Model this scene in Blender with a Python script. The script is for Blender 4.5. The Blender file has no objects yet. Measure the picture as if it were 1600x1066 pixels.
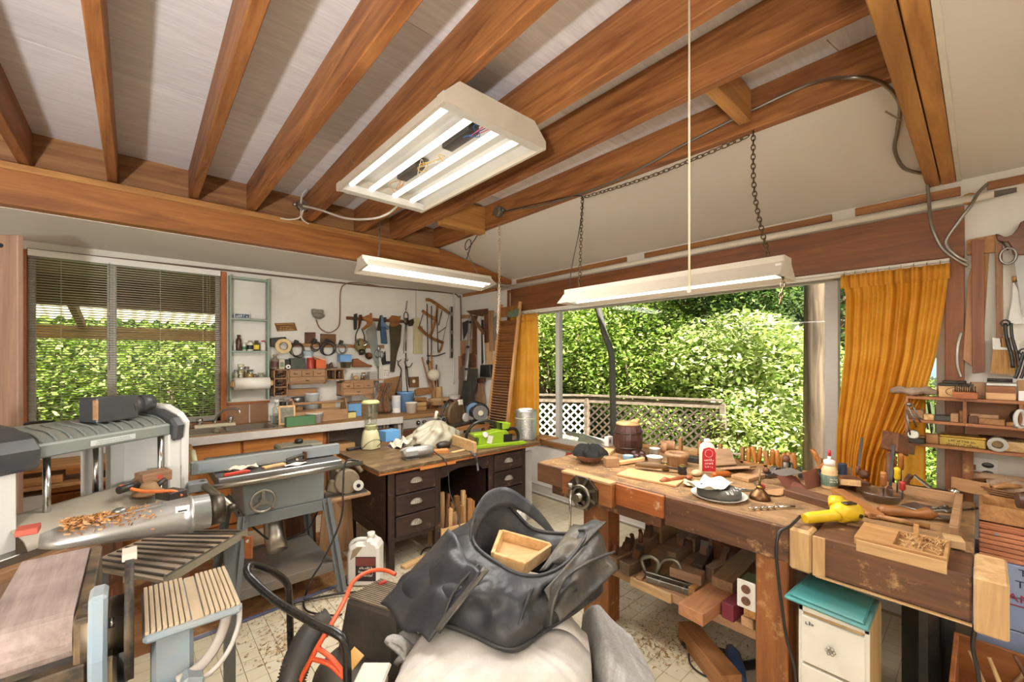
import bpy,math,random
from math import sin,cos,pi,radians as R
from mathutils import Vector,Matrix
random.seed(7)
S=bpy.context.scene
COL=S.collection
# ---------------------------------------------------------------- camera
F,HY,HC=657.0,561.0,1.55          # focal length in pixels, horizon row, eye height
FWD=Vector((0.6665,0.7455,0)); RGT=Vector((0.7455,-0.6665,0))
cd=bpy.data.cameras.new('camera'); cam=bpy.data.objects.new('camera',cd); COL.objects.link(cam)
cam.location=(0,0,HC); cam.rotation_euler=(R(90),0,-math.atan2(FWD.x,FWD.y))
cd.sensor_width=36; cd.lens=F/1600*36; cd.shift_y=(HY - 533)/1600; cd.clip_start=.02; cd.clip_end=400
S.camera=cam
# ---------------------------------------------------------------- sky, sun, exposure
wd=bpy.data.worlds.new('world'); S.world=wd; wd.use_nodes=True
nt=wd.node_tree; bg=nt.nodes['Background']
sk=nt.nodes.new('ShaderNodeTexSky'); sk.sky_type='HOSEK_WILKIE'; sk.turbidity=3.0; sk.ground_albedo=.3
sk.sun_direction=Vector((-.30,-.55,.78)).normalized()
nt.links.new(sk.outputs[0],bg.inputs[0]); bg.inputs[1].default_value=1.5
sd=bpy.data.lights.new('sun','SUN'); sun=bpy.data.objects.new('sun',sd); COL.objects.link(sun)
sd.energy=21.0; sd.angle=R(.6); sd.color=(1,.95,.86)
sun.rotation_euler=Vector((-.30,-.55,.78)).to_track_quat('Z','Y').to_euler()
vs=S.view_settings; vs.view_transform='Standard'; vs.look='None'; vs.gamma=1; vs.exposure=0.2
S.display_settings.display_device='sRGB'
LAMP=1.0                                # common strength of the fluorescent tubes

# ---------------------------------------------------------------- pixel -> place
def at(px,py,z=None,x=None,y=None,d=None):
    r=RGT*((px - 800)/F)+FWD; vz=(HY - py)/F
    if z is not None: d=(z - HC)/vz
    elif x is not None: d=x/r.x
    elif y is not None: d=y/r.y
    return Vector((r.x*d,r.y*d,HC+vz*d))

# ---------------------------------------------------------------- materials
def srgb(h):
    if not isinstance(h,str): return tuple(h)
    h=h.lstrip('#'); o=[]
    for i in (0,2,4):
        c=int(h[i:i+2],16)/255; o.append(c/12.92 if c <=.04045 else ((c+.055)/1.055)**2.4)
    return tuple(o)
MC={}
def _new(key):
    m=bpy.data.materials.new(key); m.use_nodes=True
    n=m.node_tree.nodes; return m,n,m.node_tree.links,n['Principled BSDF']
def _nd(n,t,**k):
    x=n.new(t)
    for a,b in k.items():
        if a in x.inputs: x.inputs[a].default_value=b
        else: setattr(x,a,b)
    return x
def wood(c1,c2,ax='x',sc=1.0,rough=.6,worn=0.0,wc='#c9a878'):
    key='wood_%s_%s_%s_%s_%s_%s' % (c1,c2,ax,sc,rough,worn)
    if key in MC: return MC[key]
    m,n,l,b=_new(key); tc=n.new('ShaderNodeTexCoord'); oi=n.new('ShaderNodeObjectInfo')
    mul=_nd(n,'ShaderNodeMath',operation='MULTIPLY'); mul.inputs[1].default_value=17.3; l.new(oi.outputs['Random'],mul.inputs[0])
    add=_nd(n,'ShaderNodeVectorMath',operation='ADD'); l.new(tc.outputs['Object'],add.inputs[0]); l.new(mul.outputs[0],add.inputs[1])
    mp=n.new('ShaderNodeMapping'); s=[10*sc]*3; s['xyz'.index(ax)]=.9*sc; mp.inputs['Scale'].default_value=s
    l.new(add.outputs[0],mp.inputs[0])
    no=_nd(n,'ShaderNodeTexNoise',Scale=1.6,Detail=5.0,Roughness=.6,Distortion=1.1); l.new(mp.outputs[0],no.inputs['Vector'])
    rp=n.new('ShaderNodeValToRGB'); e=rp.color_ramp.elements; e[0].position=.32; e[1].position=.7
    e[0].color=(*srgb(c1),1); e[1].color=(*srgb(c2),1); l.new(no.outputs['Fac'],rp.inputs[0])
    fi=_nd(n,'ShaderNodeTexNoise',Scale=11.0,Detail=3.0); l.new(mp.outputs[0],fi.inputs['Vector'])
    mr=n.new('ShaderNodeMapRange'); mr.inputs['To Min'].default_value=.8; mr.inputs['To Max'].default_value=1.2; l.new(fi.outputs['Fac'],mr.inputs[0])
    hs=n.new('ShaderNodeHueSaturation'); l.new(rp.outputs[0],hs.inputs['Color'])
    mv=n.new('ShaderNodeMapRange'); mv.inputs['To Min'].default_value=.82; mv.inputs['To Max'].default_value=1.14; l.new(oi.outputs['Random'],mv.inputs[0])
    mm=_nd(n,'ShaderNodeMath',operation='MULTIPLY'); l.new(mr.outputs[0],mm.inputs[0]); l.new(mv.outputs[0],mm.inputs[1]); l.new(mm.outputs[0],hs.inputs['Value'])
    out=hs.outputs[0]
    if worn:
        wn=_nd(n,'ShaderNodeTexNoise',Scale=9.0,Detail=8.0,Roughness=.72); l.new(add.outputs[0],wn.inputs['Vector'])
        wr=n.new('ShaderNodeValToRGB'); wr.color_ramp.elements[0].position=.62 - .25*worn; wr.color_ramp.elements[1].position=.72 - .1*worn; l.new(wn.outputs['Fac'],wr.inputs[0])
        mx=n.new('ShaderNodeMixRGB'); l.new(wr.outputs[0],mx.inputs[0]); l.new(out,mx.inputs[1]); mx.inputs[2].default_value=(*srgb(wc),1); out=mx.outputs[0]
    l.new(out,b.inputs['Base Color']); b.inputs['Roughness'].default_value=rough
    bp=_nd(n,'ShaderNodeBump',Strength=.18,Distance=.004); l.new(fi.outputs['Fac'],bp.inputs['Height']); l.new(bp.outputs[0],b.inputs['Normal'])
    MC[key]=m; return m
def paint(c,rough=.5,dirt=.0,dc='#8a7558',metal=0.0,spec=.5,bump=0.0,ds=4.0,alpha=None):
    key='paint_%s_%s_%s_%s_%s_%s_%s_%s' % (c,rough,dirt,dc,metal,bump,ds,spec)
    if key in MC: return MC[key]
    m,n,l,b=_new(key); b.inputs['Roughness'].default_value=rough; b.inputs['Metallic'].default_value=metal
    b.inputs['Specular IOR Level'].default_value=spec
    if dirt or bump:
        tc=n.new('ShaderNodeTexCoord'); oi=n.new('ShaderNodeObjectInfo')
        add=_nd(n,'ShaderNodeVectorMath',operation='ADD'); l.new(tc.outputs['Object'],add.inputs[0]); l.new(oi.outputs['Random'],add.inputs[1])
        no=_nd(n,'ShaderNodeTexNoise',Scale=ds,Detail=8.0,Roughness=.68); l.new(add.outputs[0],no.inputs['Vector'])
        rp=n.new('ShaderNodeValToRGB'); rp.color_ramp.elements[0].position=.42; rp.color_ramp.elements[1].position=.75; l.new(no.outputs['Fac'],rp.inputs[0])
        ml=_nd(n,'ShaderNodeMath',operation='MULTIPLY'); ml.inputs[1].default_value=dirt; l.new(rp.outputs[0],ml.inputs[0])
        mx=n.new('ShaderNodeMixRGB'); mx.inputs[1].default_value=(*srgb(c),1); mx.inputs[2].default_value=(*srgb(dc),1)
        l.new(ml.outputs[0],mx.inputs[0]); l.new(mx.outputs[0],b.inputs['Base Color'])
        if bump:
            bp=_nd(n,'ShaderNodeBump',Strength=bump,Distance=.004); n2=_nd(n,'ShaderNodeTexNoise',Scale=ds*14,Detail=3.0); l.new(add.outputs[0],n2.inputs['Vector'])
            l.new(n2.outputs['Fac'],bp.inputs['Height']); l.new(bp.outputs[0],b.inputs['Normal'])
    else: b.inputs['Base Color'].default_value=(*srgb(c),1)
    MC[key]=m; return m
def metal(c='#b8b8b4',rough=.32,dirt=.25,dc='#7a6b55'): return paint(c,rough,dirt,dc,metal=1.0,ds=9.0)
def glow(c,s,key):
    if key in MC: return MC[key]
    m,n,l,b=_new(key); b.inputs['Base Color'].default_value=(.9,.9,.9,1)
    b.inputs['Emission Color'].default_value=(*srgb(c),1); b.inputs['Emission Strength'].default_value=s
    MC[key]=m; return m
def glass(key='glass',tint=(1,1,1),rough=.0,mixg=.06):
    if key in MC: return MC[key]
    m,n,l,b=_new(key); o=n['Material Output']; tr=_nd(n,'ShaderNodeBsdfTransparent'); tr.inputs[0].default_value=(*tint,1)
    gl=n.new('ShaderNodeBsdfGlossy'); gl.inputs['Roughness'].default_value=.03+rough
    mx=n.new('ShaderNodeMixShader'); mx.inputs[0].default_value=mixg
    l.new(tr.outputs[0],mx.inputs[1]); l.new(gl.outputs[0],mx.inputs[2]); l.new(mx.outputs[0],o.inputs[0]); MC[key]=m; return m
def leafy(key,cols,tr=.45,rough=.5):
    if key in MC: return MC[key]
    m,n,l,b=_new(key); o=n['Material Output']; g=n.new('ShaderNodeNewGeometry'); rp=n.new('ShaderNodeValToRGB')
    el=rp.color_ramp.elements
    while len(el) < len(cols): el.new(.5)
    for i,c in enumerate(cols): el[i].position=i/(len(cols) - 1); el[i].color=(*srgb(c),1)
    l.new(g.outputs['Random Per Island'],rp.inputs[0]); l.new(rp.outputs[0],b.inputs['Base Color']); b.inputs['Roughness'].default_value=rough
    t=n.new('ShaderNodeBsdfTranslucent'); l.new(rp.outputs[0],t.inputs[0]); mx=n.new('ShaderNodeMixShader'); mx.inputs[0].default_value=tr
    l.new(b.outputs[0],mx.inputs[1]); l.new(t.outputs[0],mx.inputs[2]); l.new(mx.outputs[0],o.inputs[0]); MC[key]=m; return m
def cloth(c,c2,rough=.9,sc=120.0,bump=.4,trans=0.0,ax=None):
    key='cloth_%s_%s_%s_%s' % (c,c2,sc,trans)
    if key in MC: return MC[key]
    m,n,l,b=_new(key); tc=n.new('ShaderNodeTexCoord'); mp=n.new('ShaderNodeMapping'); l.new(tc.outputs['Object'],mp.inputs[0])
    if ax: mp.inputs['Scale'].default_value=ax
    no=_nd(n,'ShaderNodeTexNoise',Scale=sc,Detail=4.0,Roughness=.7); l.new(mp.outputs[0],no.inputs['Vector'])
    lo=_nd(n,'ShaderNodeTexNoise',Scale=5.0,Detail=5.0); l.new(tc.outputs['Object'],lo.inputs['Vector'])
    mxf=_nd(n,'ShaderNodeMath',operation='ADD'); l.new(no.outputs['Fac'],mxf.inputs[0]); l.new(lo.outputs['Fac'],mxf.inputs[1])
    rp=n.new('ShaderNodeValToRGB'); e=rp.color_ramp.elements; e[0].position=.38; e[1].position=.62; e[0].color=(*srgb(c2),1); e[1].color=(*srgb(c),1)
    hf=_nd(n,'ShaderNodeMath',operation='MULTIPLY'); hf.inputs[1].default_value=.5; l.new(mxf.outputs[0],hf.inputs[0]); l.new(hf.outputs[0],rp.inputs[0])
    l.new(rp.outputs[0],b.inputs['Base Color']); b.inputs['Roughness'].default_value=rough; b.inputs['Specular IOR Level'].default_value=.25
    bp=_nd(n,'ShaderNodeBump',Strength=bump,Distance=.003); l.new(no.outputs['Fac'],bp.inputs['Height']); l.new(bp.outputs[0],b.inputs['Normal'])
    if trans:
        o=n['Material Output']; t=n.new('ShaderNodeBsdfTranslucent'); l.new(rp.outputs[0],t.inputs[0]); mx=n.new('ShaderNodeMixShader'); mx.inputs[0].default_value=trans
        l.new(b.outputs[0],mx.inputs[1]); l.new(t.outputs[0],mx.inputs[2]); l.new(mx.outputs[0],o.inputs[0])
    MC[key]=m; return m

# ---------------------------------------------------------------- mesh building
def rotz(a): return Matrix.Rotation(a,3,'Z')
def eul(rx=0,ry=0,rz=0): return (Matrix.Rotation(R(rz),3,'Z') @ Matrix.Rotation(R(ry),3,'Y') @ Matrix.Rotation(R(rx),3,'X'))
class MB:
    def __init__(s): s.v=[]; s.f=[]; s.sm=[]
    def add(s,vs,fs,sm=False):
        o=len(s.v); s.v+=[tuple(v) for v in vs]; s.f+=[tuple(i+o for i in f) for f in fs]; s.sm+=[sm]*len(fs); return s
    def box(s,c,d,rot=None,taper=(1,1)):
        hx,hy,hz=d[0]/2,d[1]/2,d[2]/2; vs=[]
        for z in (-1,1):
            tx,ty=taper if z > 0 else (1,1)
            for x,y in ((-1,-1),(1,-1),(1,1),(-1,1)):
                p=Vector((x*hx*tx,y*hy*ty,z*hz)); p=rot @ p if rot else p; vs.append(p+Vector(c))
        return s.add(vs,[(3,2,1,0),(4,5,6,7),(0,1,5,4),(1,2,6,5),(2,3,7,6),(3,0,4,7)])
    def bb(s,x0,y0,z0,x1,y1,z1):
        return s.box(((x0+x1)/2,(y0+y1)/2,(z0+z1)/2),(abs(x1 - x0),abs(y1 - y0),abs(z1 - z0)))
    def bar(s,a,b,w,h,roll=0,up=(0,0,1)):      # box from a to b, w across, h along up
        a=Vector(a); b=Vector(b); d=b - a; L=d.length; X=d.normalized(); u=Vector(up)
        if abs(X.dot(u)) > .99: u=Vector((1,0,0))
        Y=u.cross(X).normalized(); Z=X.cross(Y); M=Matrix((X,Y,Z)).transposed() @ Matrix.Rotation(roll,3,'X')
        return s.box((a+b)/2,(L,w,h),M)
    def rings(s,rs,cap=True,sm=True,closed=False):
        n=len(rs[0]); vs=[p for r in rs for p in r]; fs=[]; m=len(rs)
        for i in range(m if closed else m - 1):
            for j in range(n):
                fs.append((i*n+j,i*n+(j+1) % n,((i+1) % m)*n+(j+1) % n,((i+1) % m)*n+j))
        s.add(vs,fs,sm)
        if cap and not closed:
            o=len(s.v) - len(vs); s.f+=[tuple(o+j for j in reversed(range(n))),tuple(o+(m - 1)*n+j for j in range(n))]; s.sm+=[False,False]
        return s
    def cyl(s,a,b,r,r2=None,n=14,cap=True):
        return s.tube([a,b],r if r2 is None else [r,r2],n,cap)
    def tube(s,pts,r,n=8,cap=True,closed=False,flat=1.0):
        pts=[Vector(p) for p in pts]; m=len(pts); rs=[]
        rad=r if isinstance(r,(list,tuple)) else [r]*m; prev=None
        for i,p in enumerate(pts):
            if closed: t=pts[(i+1) % m] - pts[i - 1]
            else: t=pts[min(i+1,m - 1)] - pts[max(i - 1,0)]
            t=t.normalized() if t.length > 1e-9 else Vector((0,0,1))
            if prev is None: u=Vector((0,0,1)) if abs(t.z) < .9 else Vector((1,0,0)); u=(u - t*u.dot(t)).normalized()
            else: u=(prev - t*prev.dot(t)); u=u.normalized() if u.length > 1e-6 else t.orthogonal().normalized()
            prev=u; w=t.cross(u)
            rs.append([p+(u*cos(2*pi*k/n)+w*(flat*sin(2*pi*k/n)))*rad[i] for k in range(n)])
        return s.rings(rs,cap,True,closed)
    def lathe(s,prof,o=(0,0,0),n=20,rot=None,cap=True):
        o=Vector(o); rs=[]
        for r,z in prof:
            ring=[Vector((max(r,1e-4)*cos(2*pi*k/n),max(r,1e-4)*sin(2*pi*k/n),z)) for k in range(n)]
            rs.append([(rot @ p if rot else p)+o for p in ring])
        return s.rings(rs,cap)
    def prism(s,poly,t,o=(0,0,0),plane='xz',rot=None):   # outline extruded by t, centred
        o=Vector(o); n=len(poly); vs=[]
        for k in (-.5,.5):
            for a,b in poly:
                p=Vector((a,k*t,b)) if plane=='xz' else Vector((a,b,k*t)) if plane=='xy' else Vector((k*t,a,b))
                vs.append((rot @ p if rot else p)+o)
        return s.add(vs,[tuple(reversed(range(n))),tuple(range(n,2*n))]+[(i,(i+1) % n,n+(i+1) % n,n+i) for i in range(n)])
    def ball(s,c,r,n=12,m=8):
        r=r if isinstance(r,(tuple,list)) else (r,r,r); c=Vector(c); rs=[]
        for i in range(m+1):
            a=pi*i/m; q=max(sin(a),.004)
            rs.append([c+Vector((r[0]*q*cos(2*pi*k/n),r[1]*q*sin(2*pi*k/n),-r[2]*cos(a))) for k in range(n)])
        return s.rings(rs,True)
    def grid(s,fn,nu,nv,sm=True):
        vs=[fn(i/nu,j/nv) for j in range(nv+1) for i in range(nu+1)]
        fs=[(j*(nu+1)+i,j*(nu+1)+i+1,(j+1)*(nu+1)+i+1,(j+1)*(nu+1)+i) for j in range(nv) for i in range(nu)]
        return s.add(vs,fs,sm)
    def torus(s,c,Rr,r,rot=None,n=20,k=8,sq=(1,1)):
        c=Vector(c); pts=[(rot @ Vector((Rr*sq[0]*cos(2*pi*i/n),Rr*sq[1]*sin(2*pi*i/n),0)) if rot else Vector((Rr*sq[0]*cos(2*pi*i/n),Rr*sq[1]*sin(2*pi*i/n),0)))+c for i in range(n)]
        return s.tube(pts,r,k,closed=True)
    def build(s,name,mat,parent=None,loc=(0,0,0),rz=0,bev=0,solid=0,sub=0):
        me=bpy.data.meshes.new(name); me.from_pydata(s.v,[],s.f); me.polygons.foreach_set('use_smooth',s.sm); me.update()
        ms=mat if isinstance(mat,list) else [mat]
        for q in ms: me.materials.append(q)
        o=bpy.data.objects.new(name,me); COL.objects.link(o); o.location=loc; o.rotation_euler=(0,0,rz)
        if parent is not None: o.parent=parent
        if solid: md=o.modifiers.new('solid','SOLIDIFY'); md.thickness=solid; md.offset=0
        if sub: md=o.modifiers.new('sub','SUBSURF'); md.levels=md.render_levels=sub
        if bev: md=o.modifiers.new('bev','BEVEL'); md.width=bev; md.segments=1; md.limit_method='ANGLE'; md.angle_limit=R(50)
        return o
def tag(o,label=None,cat=None,group=None,kind=None):
    if label: o['label']=label
    if cat: o['category']=cat
    if group: o['group']=group
    if kind: o['kind']=kind
    return o
def T(name,label,cat,loc=(0,0,0),rz=0,group=None,rot=None):
    o=bpy.data.objects.new(name,None); COL.objects.link(o); o.location=loc; o.empty_display_size=.05
    o.rotation_euler=rot if rot is not None else (0,0,rz); return tag(o,label,cat,group)
def dup(root,loc,rz=0,label=None,group=None,rot=None,sc=None):
    r=root.copy(); COL.objects.link(r); r.location=loc; r.rotation_euler=rot if rot is not None else (0,0,rz)
    if sc: r.scale=sc if isinstance(sc,tuple) else (sc,sc,sc)
    if label: r['label']=label
    if group: r['group']=group
    for ch in list(root.children):
        c=ch.copy(); COL.objects.link(c); c.parent=r
        for g in ch.children: d=g.copy(); COL.objects.link(d); d.parent=c
    return r
def thing(name,label,cat,mb,mat,loc=(0,0,0),rz=0,group=None,bev=0,rot=None,**k):
    o=mb.build(name,mat,None,loc,rz,bev,**k)
    if rot is not None: o.rotation_euler=rot
    return tag(o,label,cat,group)
def block(name,label,cat,loc,size,mat,rz=0,rot=None,group=None,bev=.002):     # a sawn piece lying with its base at loc
    return thing(name,label,cat,MB().box((0,0,size[2]/2),size),mat,loc,rz,group,bev,rot)
def smooth_path(pts,k=6):                     # Catmull-Rom through the points
    P=[Vector(p) for p in pts]; out=[]
    for i in range(len(P) - 1):
        p0=P[max(i - 1,0)]; p1=P[i]; p2=P[i+1]; p3=P[min(i+2,len(P) - 1)]
        for j in range(k):
            t=j/k; out.append(.5*((2*p1)+(p2 - p0)*t+(2*p0 - 5*p1+4*p2 - p3)*t*t+(3*p1 - p0 - 3*p2+p3)*t**3))
    out.append(P[-1]); return out
# text as a flat mesh, for print on things
def lettering(name,txt,size,mat,parent,loc,rot,sx=1.0,align='CENTER'):
    cu=bpy.data.curves.new(name,'FONT'); cu.body=txt; cu.size=size; cu.align_x=align; cu.align_y='CENTER'; cu.extrude=.0003; cu.resolution_u=3
    tmp=bpy.data.objects.new(name+'_curve',cu); COL.objects.link(tmp); dg=bpy.context.evaluated_depsgraph_get(); me=bpy.data.meshes.new_from_object(tmp.evaluated_get(dg))
    bpy.data.objects.remove(tmp); me.materials.clear(); me.materials.append(mat); me.name=name
    o=bpy.data.objects.new(name,me); COL.objects.link(o); o.parent=parent; o.location=loc; o.rotation_euler=rot; o.scale=(sx,1,1); return o
def scrawl(name,rows,w,size,mat,parent,loc,rot,sd=1,gap=1.5):      # print too small to read: rows of letter-like strokes
    rng=random.Random(sd); m=MB(); y=(rows - 1)*size*gap/2
    for k in range(rows):
        L=w*rng.uniform(.7,1); x=-L/2
        while x < L/2:
            q=size*rng.uniform(.35,.6); hh=size*rng.choice((.65,.65,1)); yb=y - size/2; st=size*.16
            m.box((x+st/2,yb+hh/2,0),(st,hh,.0006)); m.box((x+q/2,yb+hh*rng.choice((.08,.5,.92)),0),(q,st,.0006))
            if rng.random() < .5: m.box((x+q - st/2,yb+hh/2*.9,0),(st,hh*.8,.0006))
            x+=q+size*rng.choice((.18,.18,.18,.5))
        y -=size*gap
    o=m.build(name,mat,parent); o.location=loc; o.rotation_euler=rot; return o
# ================================================================ the room
XW,YB,XL,YN=3.46,4.945,-1.75,-1.7
JO1,JO2='#6f3f1d','#ad7340'
JOIST=wood(JO1,JO2,'y',1.0,.55); BEAM=wood('#875022','#b9783c','x',.8,.55); LEDG=wood('#7c4c28','#b0804f','x',.8,.6)
HEAD=wood('#95612f','#c8924f','x',.8,.55); WINW=wood('#6a3c20','#92592f','y',.9,.5); TRIMW=wood('#7a4a22','#a8703a','y',1.0,.55)
POSTW=wood('#6b3a1c','#9c6136','z',1.0,.55)
WHITE=paint('#e3dfd6',.75,.30,'#b0a48e',ds=2.2,bump=.05); PLASTER=paint('#d8d2c8',.8,.12,'#b3a793',ds=1.5,bump=.04)
DECKP=wood('#d4d2d6','#e2e0e4','x',.8,.7); ALU=metal('#c9c9c6',.42,.1); ALUP=paint('#b9b6ae',.45,.15)
def struct(o): o['kind']='structure'; return o

# walls
w=MB(); X0,X1,Z0,Z1=-.63,.615,.95,2.40
w.bb(XL,YB,-.1,X0,YB+.14,3.0).bb(X1,YB,-.1,XW+.14,YB+.14,3.0).bb(X0,YB,-.1,X1,YB+.14,Z0).bb(X0,YB,Z1,X1,YB+.14,3.0)
wall_back=struct(w.build('wall_back',WHITE))
w=MB(); A0,A1,B0,B1=.14,3.81,.58,2.13
w.bb(XW,YN,-.1,XW+.14,A0,3.0).bb(XW,A1,-.1,XW+.14,YB,3.0).bb(XW,A0,-.1,XW+.14,A1,B0).bb(XW,A0,B1,XW+.14,A1,3.0)
wall_right=struct(w.build('wall_right',WHITE))
struct(MB().bb(XL - .14,YN - .14,-.1,XL,YB+.14,3.0).build('wall_left',WHITE))
struct(MB().bb(XL - .14,YN - .14,-.1,XW+.14,YN,3.0).build('wall_near',WHITE))
struct(MB().bb(XW - .014,1.0,0,XW,3.9,.105).bb(XW - .022,1.0,.105,XW,3.9,.118).bb(XW - .02,1.0,0,XW - .0,3.9,.018).build('baseboard_right',paint('#d9d5cd',.5,.25),bev=.003))

# floor: sheet of small squares, sawdust brown sheet under the saw
floor=struct(MB().bb(XL - .14,YN - .14,-.12,XW+.14,YB+.14,-.004).build('floor',paint('#a3957a',.8,.4,'#86704c',ds=3)))
TS=.086
TILE=paint('#d0c6ac',.5,.45,'#b0986e',ds=3.2,bump=.06)
tm=MB().box((0,0,-.003),(TS - .0024,TS - .0024,.006)).build('tile',TILE,floor,bev=.0008); tile_me=tm.data
cells=[]
for i in range(int((XW - XL)/TS)+1):
    for j in range(int((YB - YN)/TS)+1):
        x=XL+TS*(i+.5); y=YN+TS*(j+.5)
        if x > XW - .02 or y > YB - .02: continue
        p=Vector((x,y,0)); dd=p.dot(FWD)
        if dd > .6:
            u=800+F*p.dot(RGT)/dd; v=HY+F*HC/dd
            seen=(375 < u < 560 and 930 < v < 1066) or (940 < u < 1195 and 880 < v < 1066) or (828 < u < 940 and 770 < v < 870)
            cells.append((0 if seen else 1,dd,x,y))
        else: cells.append((2,99,x,y))
cells.sort(); first=True; rest=MB()
for k,(a,b,x,y) in enumerate(cells):
    if k < 300:
        if first: o=tm; first=False
        else: o=tm.copy(); COL.objects.link(o)
        o.location=(x,y,random.uniform(-.0006,.0004))
    else:
        h=TS/2 - .0012; rest.add([(x - h,y - h,0),(x+h,y - h,0),(x+h,y+h,0),(x - h,y+h,0)],[(0,1,2,3)])
tag(rest.build('floor_squares',TILE,floor),kind='stuff')
p=[at(374,968,z=.003),at(522,915,z=.003)]      # brown hardboard sheet in front of the saw, taped along its edge
EDGE=p
shp=[(p[0].x - .75,p[0].y - .02),(p[1].x+.22,p[1].y - .0),(p[1].x+.22,3.95),(p[0].x - .75,3.95)]
thing('hardboard_sheet','brown hardboard sheet lying on the floor under the table saw','board',MB().prism(shp,.004,(0,0,.003),'xy'),wood('#8a5a34','#a97a50','x',.5,.7,.5,'#c4a06e'))
e0=at(300,1000,z=.006); e1=at(545,908,z=.006)
thing('masking_tape_strip','blue tape strip along the brown hardboard edge','tape',MB().bar(e0,e1,.035,.001),paint('#6b7492',.6,.5,'#9a876c',ds=12))

# ceiling: painted deck on joists, a beam, a flat strip by the back wall and a sloping strip by the window wall
ceil=struct(MB().bb(XL - .7,YN - .5,3.0,XW+.55,YB+.5,3.12).build('ceiling',paint('#9a9a98',.8)))
for k,(a,b) in enumerate(((.10,1.607),(1.607,2.83),(2.83,4.0))):
    for q,(xa,xb) in enumerate(((XL,-.90),(-.90,1.53),(1.53,2.47))):
        MB().bb(xa+.001,a+.0012,2.965,xb - .001,b - .0012,3.0).build('ceiling_panel',DECKP,ceil)
for ja,jb in ((-.93,-.93),(-.535,-.535),(-.13,-.145),(.275,.292),(.655,.665),(.97,1.09),(1.435,1.535),(1.835,1.895)):
    MB().bar((ja+.026,.216,2.851),(jb+.026,3.965,2.851),.052,.23).build('joist',JOIST,ceil,bev=.004)
MB().bb(2.405,.216,2.755,2.462,3.965,2.966).build('joist',JOIST,ceil,bev=.004)
MB().bb(1.952,3.06,2.705,2.405,3.15,2.95).build('blocking',HEAD,ceil,bev=.003)
MB().bb(1.90,.80,2.785,2.383,.86,2.95).build('blocking',HEAD,ceil,bev=.003)
MB().prism([(XL,2.472),(3.455,2.472),(3.455,2.52),(2.46,2.735),(2.43,2.722),(XL,2.722)],.09,(0,3.915,0)).build('beam',BEAM,ceil,bev=.003)
MB().bb(XL,3.857,2.68,2.41,3.871,2.724).build('beam_cap',HEAD,ceil,bev=.002)
MB().bb(XL,3.965,2.722,2.47,4.0,2.966).build('ledger',LEDG,ceil,bev=.002)
for y0,y1 in ((.161,.218),(.098,.156)):
    MB().bb(XL,y0,2.548,3.452,y1,2.99).build('header_board',HEAD,ceil,bev=.004)
MB().bb(XL,3.955,2.468,XW,YB,2.5).build('ceiling_panel',PLASTER,ceil)
MB().bb(XL,YN,2.556,XW,.088,2.6).build('ceiling_panel',PLASTER,ceil)
MB().bb(XL,.078,2.548,3.45,.096,2.556).build('edge_strip',paint('#d9d3c6',.6,.3),ceil)
MB().add([(2.462,.216,2.757),(XW,.216,2.528),(XW,3.96,2.528),(2.462,3.96,2.757),(2.462,.216,2.775),(XW,.216,2.546),(XW,3.96,2.546),(2.462,3.96,2.775)],
         [(3,2,1,0),(4,5,6,7),(0,1,5,4),(1,2,6,5),(2,3,7,6),(3,0,4,7)]).build('ceiling_panel',PLASTER,ceil)
NAIL=metal('#8b7d6a',.5)
for px,py in ((672,133),(543,245),(735,300),(1292,62)):      # nails left sticking out under the joists
    q=at(px,py,z=2.72); MB().cyl(q,q+Vector((.03,-.03,-.045)),.0016,n=5).build('nail',NAIL,ceil)
q=at(1405,183,y=.22); MB().cyl((q.x+.03,.22,q.z),(q.x - .09,.25,q.z),.003,n=6).build('nail',NAIL,ceil)

# wooden strips along the top of the window wall
n=1
for pa,pb,z0,z1 in ((724,786,2.425,2.465),(808,980,2.468,2.512),(1008,1300,2.468,2.512),(1337,1501,2.468,2.518),(1542,1720,2.468,2.512)):
    ya=at(pa,400,x=XW).y; yb=at(pb,400,x=XW).y
    struct(MB().bb(XW - .016,yb,z0,XW - .001,ya,z1).build('trim_%d' % n,TRIMW,bev=.002)); n+=1
struct(MB().bb(XW - .028,.066,2.125,XW - .001,3.86,2.405).build('trim_%d' % n,WINW,bev=.003)); n+=1      # header over the window
struct(MB().bb(XW - .03,.066,.55,XW - .001,.142,2.125).build('trim_%d' % n,POSTW,bev=.003)); n+=1
struct(MB().bb(XW - .03,3.862,1.2,XW - .001,3.93,2.40).build('trim_%d' % n,POSTW,bev=.003)); n+=1
struct(MB().bb(XW - .02,3.868,2.06,XW - .032,3.876,2.36).build('trim_%d' % n,paint('#e0ddd5',.5),bev=.001)); n+=1

# window_2: the long window
fr=MB(); G=XW+.05
win2=struct(fr.bb(G,A0,.61,G+.05,A1,.665).bb(G,A0,2.075,G+.05,A1,2.13).bb(G,A0,.61,G+.05,A0+.04,2.13).bb(G,A1 - .04,.61,G+.05,A1,2.13).build('window_2',ALUP,bev=.003))
for y,wd_ in ((3.157,.055),(.679,.075)):
    MB().bb(G - .012,y - wd_/2,.66,G+.05,y+wd_/2,2.08).build('mullion',ALUP,win2,bev=.003)
MB().bb(XW - .03,A0,.575,G,A1,.612).build('window_sill',TRIMW,win2,bev=.003)
for a,b in ((A0+.04,.642),(.716,3.13),(3.184,A1 - .04)):
    MB().bb(G+.02,a,.665,G+.024,b,2.075).build('pane',glass('window glass',(.98,.99,.98),mixg=.008),win2)
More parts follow.
